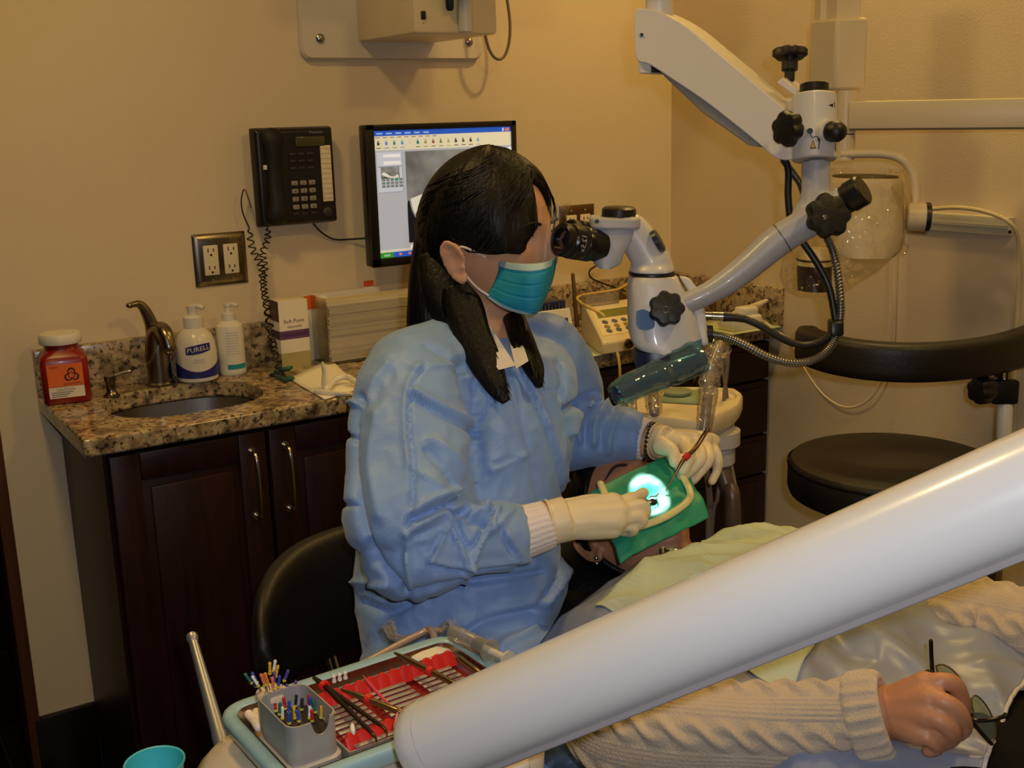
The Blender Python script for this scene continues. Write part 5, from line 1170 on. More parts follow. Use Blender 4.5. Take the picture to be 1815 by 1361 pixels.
def endo(col, p, lean, where, group, L=.0105):
    key = (col, where)
    if key not in FPROTO:
        t = thing('endodontic_file', '', 'file', (0,0,0), group)
        m = M(); m.lathe([(.0005,0),(.0014,.0006),(.0015,.003),(.0012,.0036),(.0016,.005),(.0012,.0062),(.0017,.0095),(.0011,.0105)], (0,0,.001), (0,0,1), 10); m.build('handle', mat('file_'+col, FC[col], .4), t)
        m = M(); m.cyl((0,0,-.006),(0,0,.001),.00045,6); m.build('shaft', STEEL, t)
        m = M(); m.lathe([(.0007,-.0005),(.0017,-.0005),(.0017,.0006),(.0007,.0006)], (0,0,0), (0,0,1), 10); m.build('stopper', mat('stopper_yellow', (222,206,60), .5), t)
        FPROTO[key] = t
    else:
        t = copy_tree(FPROTO[key])
    t.location = p; t.rotation_euler = lean; t.scale = (L/.0105,)*3
    FILES.setdefault((col, where), []).append(t)
    return t
fl_ = [('purple',430,505),('white',453,545),('red',481,568),('yellow',520,540),('red',538,556),('blue',557,577),('green',505,588),('white',521,612),('yellow',592,610),('blue',615,628),('purple',556,480),('purple',600,460),('purple',622,500),('black',596,540),('red',676,540),('blue',689,556),('green',709,575),('white',676,610),('red',692,626),('yellow',743,606),('blue',765,612),('black',632,560),('blue',560,640)]
for col, x, y in fl_:
    px, py = 340+x/3.241, 1080+y/3.241; u, v = tl(px, py+5, TZ+zt-.019)
    endo(col, T(u,v,zt-.0185), (random.uniform(-.12,.12), random.uniform(-.12,.12), 0), 'aluminium file box', 'files standing in the aluminium box')
# foam puck with more files
PU = thing('foam_file_stand', 'round cream foam stand full of files behind the aluminium box', 'stand', tp(484,1216,fz))
pc_ = tp(481,1224,.030); 
m = M(); m.lathe([(.013,fz-.030),(.0135,-.006),(.0145,-.0055),(.0145,-.001),(.0138,0),(.001,.0)], pc_, (0,0,1), 32); m.build('foam', mat('cream_foam', (214,196,166), .8, bump=.3, bs=400), PU)
fp = [('green',354,352),('white',372,348),('blue',384,380),('pink',414,350),('orange',430,338),('red',428,384),('orange',440,382),('pink',462,386),('purple',480,360),('yellow',480,310),('white',508,300),('yellow',518,345),('blue',498,385),('purple',545,352),('blue',392,362)]
for col, x, y in fp:
    px, py = 340+x/3.241, 1080+y/3.241
    a = (px-484)/32; dx = a*.011; dy = random.uniform(-.008,.008)
    base = pc_+tu*dx+tv*dy; hgt = max(.004, (1213-py)/1900*.75)
    lean_r = RT*(a*.5)+UP*.9; q = V(0,0,1).rotation_difference((V(0,0,1)+RT*a*.55).normalized()).to_euler()
    endo(col, base+V(0,0,hgt)+RT*a*.004, q, 'foam stand', 'files standing in the foam stand')
for (col, where), ts in FILES.items():
    ts.sort(key=lambda t: (Vector(t.location)-CAM).dot(RT)/(Vector(t.location)-CAM).dot(FW)); n = len(ts)
    for i, t in enumerate(ts):
        w = '' if n == 1 else (['leftmost','rightmost'][i] if n == 2 else (['leftmost']+['second from left','third from left','fourth from left'][:n-2]+['rightmost'])[i])+' '
        t['label'] = f'{col} handled endodontic file in the {where}' if n == 1 else f'{w}of the {col} handled endodontic files in the {where}'
# wrapped handpieces showing behind the tray
def wrapped2(label, pts, r):
    t = thing('dental_handpiece', label, 'handpiece', pts[0]); P = vs(pts, 22)
    m = M(); m.tube(P[:15], .003, 12, rnd=True); m.build('handpiece', mat('brown_handpiece', (92,74,54), .35, .3), t)
    m = M(); m.tube(P, [r*(1+.35*noise.noise(V(i*.8,r*99,0)))*lerp(.7,1.15,i/21) for i in range(22)], 14, flat=.5, cap=False); m.build('plastic_sleeve', clear('handpiece_wrap', (.95,.94,.92), .03, .06, crinkle=1.0, bs=60, white=.12, gmax=.4), t)
wrapped2('plastic wrapped handpiece behind the tray nearest the dentist stool', [at(724,1136,1.30), at(698,1128,1.30), at(690,1112,1.31), at(686,1104,1.31)], .0105)
wrapped2('plastic wrapped handpiece behind the far right corner of the tray', [at(770,1122,1.29), at(788,1112,1.29), at(800,1102,1.30)], .008)

m = M(); m.tube(vs([T(TL_*.35,-.004,-.02), at(735,1128,1.28), at(765,1119,1.275), T(TL_*.95,-.01,-.02)], 20), .0042, 10, rnd=True); m.build('handpiece_rail', mat('rail_pink_steel', (190,168,156), .3, .5), DU)
for a, b in ((at(735,1128,1.28), at(716,1134,1.30)), (at(765,1119,1.275), at(780,1117,1.29))):
    m = M(); m.tube([a, b], .004, 10, rnd=True); m.build('handpiece_hook', mat('rail_pink_steel', (190,168,156)), DU)
# ================================================================== DENTIST STOOL
DS = thing('dentist_stool', 'black padded stool with curved backrest under the dentist', 'stool', (-1.44,-1.18,0))
sx, sy = -1.44, -1.16; szt = .585
m = M(); m.lathe([(.1,-.07),(.185,-.068),(.2,-.055),(.203,-.03),(.198,-.012),(.18,-.003),(.1,0),(.001,0)], (sx,sy,szt), (0,0,1), 44); m.build('seat', SOFTV, DS)
m = M(); m.cyl((sx,sy,szt-.07),(sx,sy,.1),.028,18); m.build('gas_lift', CHROME, DS)
for k in range(5):
    a = 2*PI*k/5+.5; m = M(); e_ = V(sx+.25*math.cos(a), sy+.25*math.sin(a), .065); m.tube([V(sx,sy,.11), e_], [.024,.015], 12, flat=.6); lg = m.build('leg', BLACKP, DS)
    m = M(); m.cyl(e_+V(-math.sin(a),math.cos(a),0)*.011+V(0,0,-.037), e_-V(-math.sin(a),math.cos(a),0)*.011+V(0,0,-.037), .027, 16); m.build('castor', BLACKP, lg)
bc_ = at(610,1050,1.80)
cbk = V(sx,sy,bc_.z)
axd = (V(bc_.x,bc_.y,0)-V(sx,sy,0)).normalized(); axs = V(-axd.y,axd.x,0); Rb = .235
m = M(); rings = []
for i in range(33):
    t = -1.15+2.3*i/32; e = (1-abs(t/1.18)**2.3)**.5; ca = math.cos(t); sa = math.sin(t)
    c = cbk+axd*(Rb*ca)+axs*(Rb*sa); n_ = (axd*ca+axs*sa); out = []
    for j in range(22):
        a = 2*PI*(j+.5)/22; out.append(c+n_*(.028*max(.4,e)*math.copysign(abs(math.cos(a))**.7, math.cos(a)))+V(0,0,.105*e*math.copysign(abs(math.sin(a))**.9, math.sin(a))))
    rings.append(out)
m.loft(rings); m.build('backrest', SOFTV, DS, sharp=80)
m = M(); m.tube(vs([cbk+axd*(Rb+.02), cbk+axd*(Rb+.05)-V(0,0,.12), V(sx,sy,szt-.09)+axd*.2, V(sx,sy,szt-.09)], 20), .013, 12); m.build('back_bar', CHROME, DS)

# ================================================================== DENTAL CHAIR
DC = thing('dental_chair', 'black reclined dental chair under the patient with clear plastic cover on its backrest', 'dental chair', (-1.15,-1.9,0))
CX = -1.165
m = M(); rings = []
for y, w, z0_, z1_ in ((-1.36,.12,.66,.72),(-1.40,.19,.64,.725),(-1.5,.235,.62,.728),(-1.7,.25,.60,.728),(-1.95,.25,.58,.715),(-2.1,.245,.56,.70),(-2.5,.24,.55,.70),(-2.9,.22,.54,.68),(-2.96,.19,.56,.66)):
    zc2, hz2 = (z0_+z1_)/2, (z1_-z0_)/2
    rings.append([V(CX+w*math.copysign(abs(math.cos(a))**.45, math.cos(a)), y, zc2+hz2*math.copysign(abs(math.sin(a))**.5, math.sin(a))) for a in (2*PI*(j+.5)/36 for j in range(36))])
m.loft(rings); m.build('chair_back', SOFTV, DC, sharp=80)
m = M(); m.ell((CX,-1.235,.735), (V(.135,0,0),V(0,.105,0),V(0,0,.042)), 30, 14); m.build('headrest', SOFTV, DC)
m = M(); m.box((CX,-1.37,.66),(.05,.14,.015),bev=.004); m.build('headrest_bar', STEEL, DC)
m = M(); m.box((CX,-2.0,.5),(.3,.9,.1),bev=.03); m.box((CX,-2.1,.27),(.24,.4,.42),bev=.03); m.box((CX,-2.1,.03),(.5,1.0,.06),bev=.02); m.build('chair_base', GREYP, DC)
m = M(); m.grid(26,22,lambda u,v: V(CX-.30+.33*u, -1.22-.36*v, .742+.012*noise.noise(V(u*7,v*7,2))-.16*max(0,.4-u)**1.3)); m.build('plastic_cover', clear('chair_cover_plastic', (.80,.80,.80), .05, .1, crinkle=.9, bs=14), DC)
# ================================================================== PEOPLE: shared builders
def g(x, s): return math.exp(-(x/s)**2)
def head_local(th, ph):
    dx, dy, dz = math.cos(ph)*math.cos(th), math.cos(ph)*math.sin(th), math.sin(ph)
    x = dx*(.093 if dx > 0 else .100); y = dy*.076; z = dz*(.114 if dz > 0 else .118)
    if z < 0:
        t = -z/.118; y *= 1-.36*t**1.5; x *= (1-.60*t**1.1) if x < 0 else (1-.06*t**2)
    if x > 0:
        f = min(1, x/.05)
        x += f*(.023*g(y,.0115)*(g(z+.026,.017)+.5*g(z-.002,.02)) - .009*g(abs(y)-.032,.014)*g(z-.004,.011)
             + .004*g(z-.025,.01)*g(y,.045) + .004*g(abs(y)-.043,.018)*g(z+.028,.02) + .007*g(z+.060,.011)*g(y,.021)
             - .0035*g(z+.060,.0026)*g(y,.023) + .009*g(z+.100,.016)*g(y,.024) - .003*g(z+.080,.007)*g(y,.03))
    return x, y, z
class Frame:
    def __init__(s, c, F, U, k=1.0):
        s.c = Vector(c); s.F = Vector(F).normalized(); U = Vector(U); s.U = (U-s.F*U.dot(s.F)).normalized(); s.L = s.U.cross(s.F); s.k = k
    def P(s, x, y, z): return s.c+(s.F*x+s.L*y+s.U*z)*s.k
    def sph(s, th, ph, e=0):
        x, y, z = head_local(th, ph); l = math.sqrt(x*x+y*y+z*z); q = 1+e/l
        return s.P(x*q, y*q, z*q)
def head_mesh(m, fr, nt=110, npz=90):
    m.loft([[fr.sph(2*PI*j/nt, -PI/2+PI*(i+.3)/(npz-.4)) for j in range(nt)] for i in range(npz)])
def ear(m, c, up, fwd, out, s=1.0):
    c, up, fwd, out = Vector(c), Vector(up)*s, Vector(fwd)*s, Vector(out)*s
    rim = [c+up*z+fwd*x+out*o for x, z, o in ((.010,.004,.004),(.013,.014,.008),(.008,.026,.011),(-.003,.031,.013),(-.013,.026,.013),(-.018,.012,.012),(-.017,-.004,.010),(-.011,-.017,.009),(-.002,-.026,.008),(.006,-.027,.006),(.009,-.018,.003))]
    m.tube(vs(rim, 40), [.0038*s]*40, 10, rnd=True)
    m.ell(c+up*.002-fwd*.003+out*.004, (fwd*.0145, up*.027, out*.0045), 18, 12)
    m.ell(c-up*.024+fwd*.0015+out*.006, (fwd*.0085, up*.0085, out*.0048), 14, 10)
    m.tube(vs([c+fwd*.006+up*.016+out*.0075, c-fwd*.006+up*.018+out*.010, c-fwd*.010+up*.004+out*.010, c-fwd*.005-up*.012+out*.009], 18), .003*s, 8, rnd=True)
    m.ell(c+fwd*.0105-up*.006+out*.0065, (fwd*.004, up*.006, out*.004), 10, 8)
def hand(m, wrist, knuckles, fingers, thumb, rw, rk, rf, shrink=1.0):
    """palm of capsules from the wrist to every knuckle, then jointed tapering fingers"""
    w = Vector(wrist); ks = [Vector(k) for k in knuckles]
    for i, k in enumerate(ks): m.tube(vs([w, lerp(w,k,.5), k], 9), [lerp(rw*.82, rk, t/8)*shrink for t in range(9)], 14, rnd=True)
    for a, b in zip(ks, ks[1:]):
        m.tube([lerp(w,a,.45), lerp(w,b,.45)], [rk*1.05*shrink]*2, 12, rnd=True); m.tube([lerp(w,a,.75), lerp(w,b,.75)], [rk*1.0*shrink]*2, 12, rnd=True)
    for k, (f, r) in enumerate(zip(fingers, rf)):
        P = vs([ks[k]]+list(f), 16); m.tube(P, [r*lerp(1.12,.86,i/15)*(1+.06*math.cos(i/15*2*PI*2))*shrink for i in range(16)], 14, rnd=True)
    P = vs(thumb, 16); m.tube(P, [lerp(rf[0]*1.75, rf[0]*1.02, min(1,i/9))*shrink for i in range(16)], 14, rnd=True)
nz = noise.noise
def noisev(co, sc, off=0):
    return np.array([nz(V(p[0]*sc+off, p[1]*sc, p[2]*sc)) for p in co])
_R, _U, _F, _C = (np.array(v) for v in (RT, UP, FW, CAM))
def seg_dist(co, pts):
    """distance (metres, across the view) from points to a fold line running on the near side of the cloth"""
    d = co-_C; z = d@_F; x = d@_R/z*FPX+907.5; y = 680.5-d@_U/z*FPX
    best = np.full(len(co), 1e9)
    P = spline([(a, b) for a, b in pts], 4*len(pts))
    for (ax_, ay_), (bx_, by_) in zip(P, P[1:]):
        vx, vy = bx_-ax_, by_-ay_; L2 = vx*vx+vy*vy+1e-9
        t = np.clip(((x-ax_)*vx+(y-ay_)*vy)/L2, 0, 1); best = np.minimum(best, np.hypot(x-ax_-t*vx, y-ay_-t*vy))
    return best/FPX*1.5
def folds(lines, crumple):
    def f(co):
        out = np.zeros(len(co))
        for sc, amp in crumple:
            n = noisev(co, sc, sc*3.7); out += amp*(1-2*np.abs(n)*1.6)
        for pts, w, a in lines:
            d = seg_dist(co, pts); out += 1.55*a*np.exp(-(d/(w*.82))**1.5)
        return out
    return f

# ================================================================== THE DENTIST
GOWN = mat('gown_blue', (134,168,222), .5, sheen=.25, bump=.10, bs=260, var=.05, vs_=14)
crumpled(GOWN, 10, .32)
GLOVE = mat('cream_latex', (238,222,186), .42, bump=.1, bs=150, var=.04, sss=.05)
KNIT = mat('white_knit_cuff', (236,226,226), .85, bump=.35, bs=220, var=.03)
HAIR = mat('black_hair', (10,8,7), .46, bump=.35, bs=30, stretch=(9,9,.7), var=.3, spec=.3)
WO = thing('person', 'seated dentist with long black hair, teal face mask and blue gown, looking into the microscope', 'person', (-1.44,-1.18,0))
hz_ = V(HF.x,HF.y,0); rz_ = V(RT.x,RT.y,0).normalized()
HD = Frame(at(866,419,1.60), rz_*.84-hz_*.52-V(0,0,.06), V(0,0,1)+rz_*.03-hz_*.02, .99)
EAR = at(817,466,1.525)
def dbody(m, k=1.0):
    head_mesh(m, HD)
    nb = at(868,615,1.63)
    m.tube(vs([HD.P(-.018,0,-.05), lerp(HD.P(-.014,0,-.09), nb, .4), nb, nb-V(0,0,.06)], 14), [.050,.049,.048,.047,.046,.046,.046,.047,.048,.049,.05,.052,.054,.056], 22, rnd=True)
    ear(m, EAR, HD.U*.95-HD.F*.22, HD.F, -HD.L*.85-HD.F*.45, .93)
m = M(); dbody(m)
SH1, EL1, WR1 = at(762,668,1.545), at(738,965,1.43), at(975,925,1.447)
SH2, EL2, WR2 = at(985,650,1.70), at(1000,785,1.71), at(1158,781,1.675)
tor = [(at(862,700,1.63),.085),(at(840,740,1.63),.092),(at(830,820,1.63),.095),(at(825,930,1.63),.10),(at(815,1040,1.62),.12),(at(800,1150,1.62),.13)]
m.tube([p for p,_ in tor], [r for _,r in tor], 20, rnd=True)
m.tube([SH1+V(0,0,-.02), at(868,672,1.63), SH2+V(0,0,-.02)], [.042,.06,.042], 16, rnd=True)
m.tube(vs([SH1, lerp(SH1,EL1,.5), EL1], 10), list(np.linspace(.042,.034,10)), 14, rnd=True); m.tube(vs([EL1, WR1], 10), list(np.linspace(.038,.026,10)), 14, rnd=True)
m.tube(vs([SH2, lerp(SH2,EL2,.5), EL2], 10), list(np.linspace(.034,.028,10)), 14, rnd=True); m.tube(vs([EL2, WR2], 10), list(np.linspace(.028,.023,10)), 14, rnd=True)
hip = at(800,1175,1.62)
for s in (-1,1):                       # thighs and lower legs down to the floor
    kn = hip+V(.18+.06*s,-.12+.20*s,-.06)+rz_*.12; kn.z = .60
    ft = V(kn.x+.02, kn.y, .08)
    m.tube(vs([hip+hz_*(.07*s), lerp(hip+hz_*(.07*s),kn,.6), kn], 12), list(np.linspace(.09,.06,12)), 16, rnd=True)
    m.tube(vs([kn, lerp(kn,ft,.5), ft], 12), list(np.linspace(.058,.036,12)), 14, rnd=True); m.tube([ft-V(0,0,.03), ft-V(0,0,.045)+rz_*.14], [.035,.03], 12, rnd=True)
HN = dict(wrist=at(978,925,1.446), knuckles=[at(1086,893,1.462), at(1096,906,1.452), at(1093,921,1.448), at(1084,935,1.452)],
  fingers=[[at(1118,884,1.475), at(1140,874,1.505)], [at(1136,895,1.462), at(1142,912,1.475), at(1122,914,1.49)], [at(1132,914,1.456), at(1136,928,1.468), at(1114,930,1.485)], [at(1118,932,1.458), at(1121,942,1.468), at(1102,942,1.485)]],
  thumb=[at(1000,905,1.475), at(1060,890,1.485), at(1105,893,1.50), at(1136,886,1.515)], rw=.0285, rk=.0155, rf=[.0088,.0092,.0088,.0076])
HF_ = dict(wrist=at(1162,781,1.686), knuckles=[at(1208,788,1.657), at(1229,782,1.662), at(1247,780,1.677), at(1259,784,1.697)],
  fingers=[[at(1222,808,1.605), at(1211,834,1.603)], [at(1242,806,1.615), at(1228,830,1.611), at(1208,845,1.609)], [at(1257,808,1.635), at(1243,833,1.631), at(1227,850,1.629)], [at(1271,806,1.659), at(1271,832,1.659), at(1262,853,1.655)]],
  thumb=[at(1172,790,1.629), at(1192,800,1.610), at(1196,819,1.603)], rw=.026, rk=.0148, rf=[.0088,.0092,.0086,.0074])
hand(m, **HN, shrink=.86); hand(m, **HF_, shrink=.86)
fuse(m, 'body', SKIN, WO, .0034, 3)
# eyes and brows
for s in (1,-1):
    ec = HD.P(.0765 if s > 0 else .066, .032*s, .004)
    m = M(); m.ell(ec, (HD.F*.0105, HD.L*.0125, HD.U*.0058)); m.build('eye', mat('eye_white', (214,206,198), .2), WO)
    m = M(); m.lathe([(.0048,.0),(.0042,.0008),(.001,.001)], ec-HD.U*.001+HD.F*.0102, HD.F, 16); m.build('iris', mat('iris_dark_brown', (34,20,14), .1), WO)
    m = M(); m.tube(vs([HD.P(.084,.018*s,.010), HD.P(.088,.031*s,.0135), HD.P(.079,.046*s,.008)], 12), .0016, 6); m.build('eyelash', HAIR, WO)
    m = M(); m.tube(vs([HD.P(.094,.014*s,.026), HD.P(.092,.032*s,.030), HD.P(.080,.050*s,.024)], 12), [.0016]+[.0026]*8+[.002,.0014,.0008], 8); m.build('eyebrow', HAIR, WO)

# gown
m = M()
tr_ = [(798,915,578,1.645,.045),(748,968,600,1.635,.068),(712,1004,625,1.63,.105),(680,1020,665,1.625,.125),(655,1018,720,1.62,.135),(645,1008,800,1.62,.14),(642,996,880,1.62,.14),(640,996,950,1.62,.14),(632,1004,1005,1.62,.145),(634,1000,1040,1.62,.15),(645,972,1100,1.62,.155),(656,955,1165,1.62,.16),(660,945,1245,1.62,.16),(664,940,1300,1.62,.15)]
trs = spline(tr_, 40)
rings = []
for xl, xr, y, d, t in trs:
    A, B = at(xl,y,d), at(xr,y,d); c = (A+B)/2; a = (B-A)/2; rings.append([c+a*math.copysign(abs(math.cos(q))**.85, math.cos(q))+hz_*(t*math.copysign(abs(math.sin(q))**.85, math.sin(q))) for q in (2*PI*(j+.5)/40 for j in range(40))])
m.loft(rings)
m.tube(vs([at(800,635,1.575), at(745,690,1.535), at(733,770,1.49), at(731,860,1.45), at(727,940,1.42), at(724,985,1.41)], 26), list(np.interp(np.linspace(0,1,26), [0,.15,.45,.75,.92,1], [.058,.082,.087,.083,.072,.056])), 26, rnd=True)
m.tube(vs([at(716,982,1.405), at(765,975,1.405), at(830,958,1.42), at(890,949,1.432), at(926,946,1.438)], 22), list(np.interp(np.linspace(0,1,22), [0,.2,.5,.8,1], [.048,.054,.052,.045,.036])), 24)
m.tube(vs([at(962,625,1.68), at(992,665,1.70), at(1010,710,1.72), at(1002,770,1.725)], 16), list(np.linspace(.058,.046,16)), 22, rnd=True)
m.ell(at(1022,678,1.715), (RT*.030, UP*.030, HF*.05), 18, 12)
m.tube(vs([at(995,775,1.715), at(1045,771,1.705), at(1095,771,1.698), at(1134,776,1.692)], 18), list(np.interp(np.linspace(0,1,18), [0,.5,1], [.052,.046,.036])), 22)
for s in (-1,1):                       # skirt of the gown over the lap
    kn = hip+V(.18+.06*s,-.12+.20*s,-.06)+rz_*.12; kn.z = .61
    m.tube(vs([hip+hz_*(.07*s), lerp(hip+hz_*(.07*s),kn,.6), kn], 12), list(np.linspace(.125,.085,12)), 18, rnd=True)
O = lambda *p: [(580+x/2.269, 560+y/2.269) for x, y in p]
lines = [
 (O((395,205),(338,290),(328,450),(345,600),(340,760),(322,870)), .004, -.006),
 (O((380,215),(325,300),(315,450),(330,600)), .006, .004),
 (O((340,300),(470,370),(600,440)), .006, .006), (O((345,330),(470,400),(590,465)), .005, -.006),
 (O((545,200),(575,300),(612,440),(605,560),(572,690)), .009, -.016),
 (O((560,230),(640,300),(655,340)), .004, .006), (O((615,470),(660,330)), .005, -.006),
 (O((340,790),(430,735),(570,690)), .005, .007), (O((350,815),(470,765),(560,715)), .005, -.010),
 (O((320,870),(400,820),(480,775)), .005, .007), (O((325,900),(440,850)), .005, -.004),
 (O((470,770),(520,800),(560,780)), .004, -.010), (O((480,780),(500,860),(540,930),(560,1000)), .004, .007), (O((500,775),(530,860),(570,940)), .004, -.008),
 (O((560,810),(640,830)), .005, -.009), (O((545,825),(600,790),(660,770)), .004, .006),
 (O((690,770),(650,850),(600,950),(575,1015)), .004, .007), (O((665,790),(625,870),(590,930)), .004, -.008),
 (O((640,770),(670,860)), .004, .006), (O((660,870),(740,780)), .005, .004), (O((700,840),(780,960)), .005, .004), (O((690,860),(740,950)), .004, -.005),
 (O((400,1000),(480,1018),(560,1028),(700,1010),(820,990)), .0035, -.006), (O((420,985),(560,1008),(800,975)), .004, .004),
 (O((475,860),(430,960),(400,1000)), .005, .005), (O((455,880),(420,950)), .004, -.005),
 (O((320,1112),(190,950),(120,700),(108,480),(140,330)), .006, -.012), (O((330,1105),(330,1000),(322,880)), .005, .006),
 (O((320,1112),(470,1080),(640,1060),(860,1030)), .005, -.006), (O((555,1030),(560,1085)), .004, .004),
 (O((85,345),(130,360),(120,430)), .004, .006), (O((80,480),(110,500)), .004, -.006), (O((70,760),(130,755)), .004, -.006),
 (O((110,1070),(240,1080)), .005, .005), (O((150,1150),(260,1190),(330,1160)), .006, -.007),
 (O((520,1290),(640,1220),(820,1180)), .008, -.009), (O((560,1250),(700,1190),(850,1150)), .008, .006),
 (O((700,1330),(800,1290),(860,1240)), .008, .006),
 (O((740,215),(800,290),(860,400),(910,560),(935,680),(960,760)), .0025, -.005), (O((775,215),(840,330),(885,440)), .0025, .0035), (O((820,260),(880,400),(930,560),(950,660)), .003, .0035),
 (O((735,260),(800,520),(850,740)), .003, -.003),
 (O((965,900),(968,1000),(930,1080),(870,1160)), .003, .006), (O((945,900),(948,990),(905,1080),(840,1150)), .003, -.006),
 (O((660,620),(740,580),(800,555)), .005, .004), (O((680,600),(760,570)), .004, -.004),
 (O((850,310),(945,290)), .0025, -.003), (O((945,290),(955,400),(950,480)), .0025, -.002),
 (O((930,190),(950,260),(940,330)), .005, -.006), (O((960,375),(1020,340),(1080,310)), .005, -.012),
 (O((1000,370),(985,420),(975,470)), .004, .006), (O((1060,350),(1010,440),(1020,500)), .004, .006), (O((1085,350),(1040,430),(1035,510)), .004, -.007), (O((1130,350),(1080,430),(1075,510)), .004, .006), (O((1150,370),(1105,440),(1100,520)), .004, -.006), (O((1175,400),(1140,470),(1130,540)), .004, .005),
 (O((350,215),(540,200)), .006, .003), (O((400,120),(480,160),(540,200)), .006, -.004), (O((250,200),(200,260),(170,330)), .007, .004),
 (O((200,400),(180,600),(220,800)), .012, .005), (O((420,500),(500,560),(560,660)), .008, .005), (O((400,540),(470,620),(520,700)), .006, -.005), (O((380,640),(450,690)), .006, .004),
]
fuse(m, 'gown', GOWN, WO, .0038, 4, folds(lines, ((6,.0032),(14,.0016),(40,.0008))))
# knit cuffs
def cuff(name, a, b, ra, rb, par, mt=KNIT, ribs=26):
    P = vs([a, lerp(a,b,.33), lerp(a,b,.66), b], 12); m = M(); n = ribs*4; T_ = (P[-1]-P[0]).normalized(); x = T_.orthogonal().normalized(); y = T_.cross(x)
    def ring(p, r, k=1): return [p+(x*math.cos(2*PI*j/n)+y*math.sin(2*PI*j/n))*(r*(1+.018*k*math.cos(2*PI*j/4))) for j in range(n)]
    m.loft([ring(p, lerp(ra,rb,i/11)) for i,p in enumerate(P)]+[ring(P[-1], rb*.93, 0), ring(P[-4], rb*.9, 0)], cap=False)
    return m.build(name, mt, par, sharp=180)
cuff('cuff', at(912,948,1.436), at(972,929,1.445), .0345, .0305, WO)
cuff('cuff', at(1118,774,1.695), at(1150,781,1.680), .035, .0305, WO)
m = M(); b0, b1 = at(1154,782,1.677), at(1160,783,1.675); bdir = (b1-b0).normalized(); bo = bdir.orthogonal().normalized(); bq_ = bdir.cross(bo)
for k in range(26):
    a = 2*PI*k/26; m.ell(b0+(bo*math.cos(a)+bq_*math.sin(a))*.0265, (RT*.003,UP*.003,HF*.003), 8, 6)
m.build('bracelet', mat('dark_bead_silver', (96,84,70), .25, .8), WO)
# gloves
def glove(H, roll_a, roll_b, r):
    m = M(); hand(m, **H); m.tube(vs([roll_a, lerp(roll_a,roll_b,.5), roll_b], 10), list(np.linspace(r*.98,r,10)), 20)
    o = fuse(m, 'glove', GLOVE, WO, .0023, 5, lambda co: noisev(co, 60)*.0006+noisev(co, 22, 5)*.0012)
    d = (roll_b-roll_a).normalized(); x = d.orthogonal().normalized(); y = d.cross(x)
    m = M(); m.tube([roll_a+(x*math.cos(a)+y*math.sin(a))*(r*1.0) for a in np.linspace(0,2*PI,36)], .0016, 8); m.build('rolled_edge', GLOVE, o)
glove(HN, at(975,926,1.4455), at(1006,919,1.449), .0292)
glove(HF_, at(1164,782,1.673), at(1182,785,1.662), .0262)
# white collar of the coat under the gown
m = M()
for A, B, C_, D_ in (((862,566,1.565),(914,648,1.492),(884,656,1.49),(828,584,1.53)), ((914,572,1.585),(937,640,1.495),(914,654,1.49),(902,604,1.56))):
    m.loft([[at(*A),at(*B),at(*C_),at(*D_)],[at(*A)+HF*.004,at(*B)+HF*.004,at(*C_)+HF*.004,at(*D_)+HF*.004]])
m.build('white_collar', mat('white_cotton', (228,220,218), .8, bump=.1), WO, bevel=.001)
# hair: cap, falling back hair, two front locks, side bangs
CAPZ = [(-180,-.125),(-150,-.12),(-120,-.10),(-104,-.03),(-92,.004),(-78,-.012),(-62,-.012),(-48,-.010),(-36,-.012),(-27,-.006),(-21,.004),(-15,.034),(-8,.070),(0,.080),(14,.074),(26,.060),(40,.030),(55,-.01),(75,-.03),(100,-.06),(130,-.11),(180,-.125)]
def caplow(deg):
    return float(np.interp(deg, [a for a,_ in CAPZ], [b for _,b in CAPZ]))
def phi_of_z(th, z):
    lo, hi = -1.45, 1.5
    for _ in range(24):
        mid = (lo+hi)/2
        if head_local(th, mid)[2] < z: lo = mid
        else: hi = mid
    return lo
def hair_pt(fr, th, ph, thick): return fr.sph(th, ph, thick)
def hair_cap(fr, low, thick, nt=150, npz=34, part=.12, inner=.004):
    m = M(); rs, ri_ = [], []
    for i in range(npz):
        ra, rb = [], []
        for j in range(nt):
            deg = -180+360*j/nt; th = math.radians(deg); p0 = phi_of_z(th, low(deg)); t = i/(npz-1)
            ph = lerp(p0, PI/2-.01, t**.9); e = thick*(min(1,(t*5))**.6*.55+.45)+.0016*nz(V(deg*.22, t*1.2, 3))+.004*nz(V(math.cos(th)*2,math.sin(th)*2,t*2))
            ra.append(fr.sph(th, ph, e)); rb.append(fr.sph(th, ph, -inner))
        rs.append(ra); ri_.append(rb)
    m.loft(ri_[::-1]+rs, cap=True); return m
m = hair_cap(HD, caplow, .0125)
def lock(m, pts, n=34, sides=22, groove=.10, seed=0, flat=.5):
    P = spline(pts, n); C_ = [at(p[0],p[1],p[2]) for p in P]; w = [p[3]*p[2]/FPX for p in P]; rings = []
    for i in range(n):
        t = (C_[min(i+1,n-1)]-C_[max(i-1,0)]).normalized(); a = FW-t*FW.dot(t); a.normalize(); b = t.cross(a)
        rings.append([C_[i]+(b*math.cos(q)+a*(flat*math.sin(q)))*(w[i]*(1+groove*nz(V(j*1.9,i*.05,seed)))) for j,q in ((j,2*PI*j/sides) for j in range(sides))])
    m.loft(rings)
lock(m, [(800,330,1.62,40),(788,400,1.615,46),(775,470,1.61,46),(768,540,1.612,46),(772,600,1.625,50),(782,660,1.65,50)], seed=1, flat=.8)
lock(m, [(806,505,1.545,22),(818,540,1.54,34),(836,590,1.525,33),(858,640,1.508,29),(880,684,1.488,20),(897,712,1.478,8)], 44, 30, .16, 2, .42)
lock(m, [(775,450,1.58,36),(785,510,1.565,40),(805,560,1.55,34),(830,600,1.54,26)], seed=4)
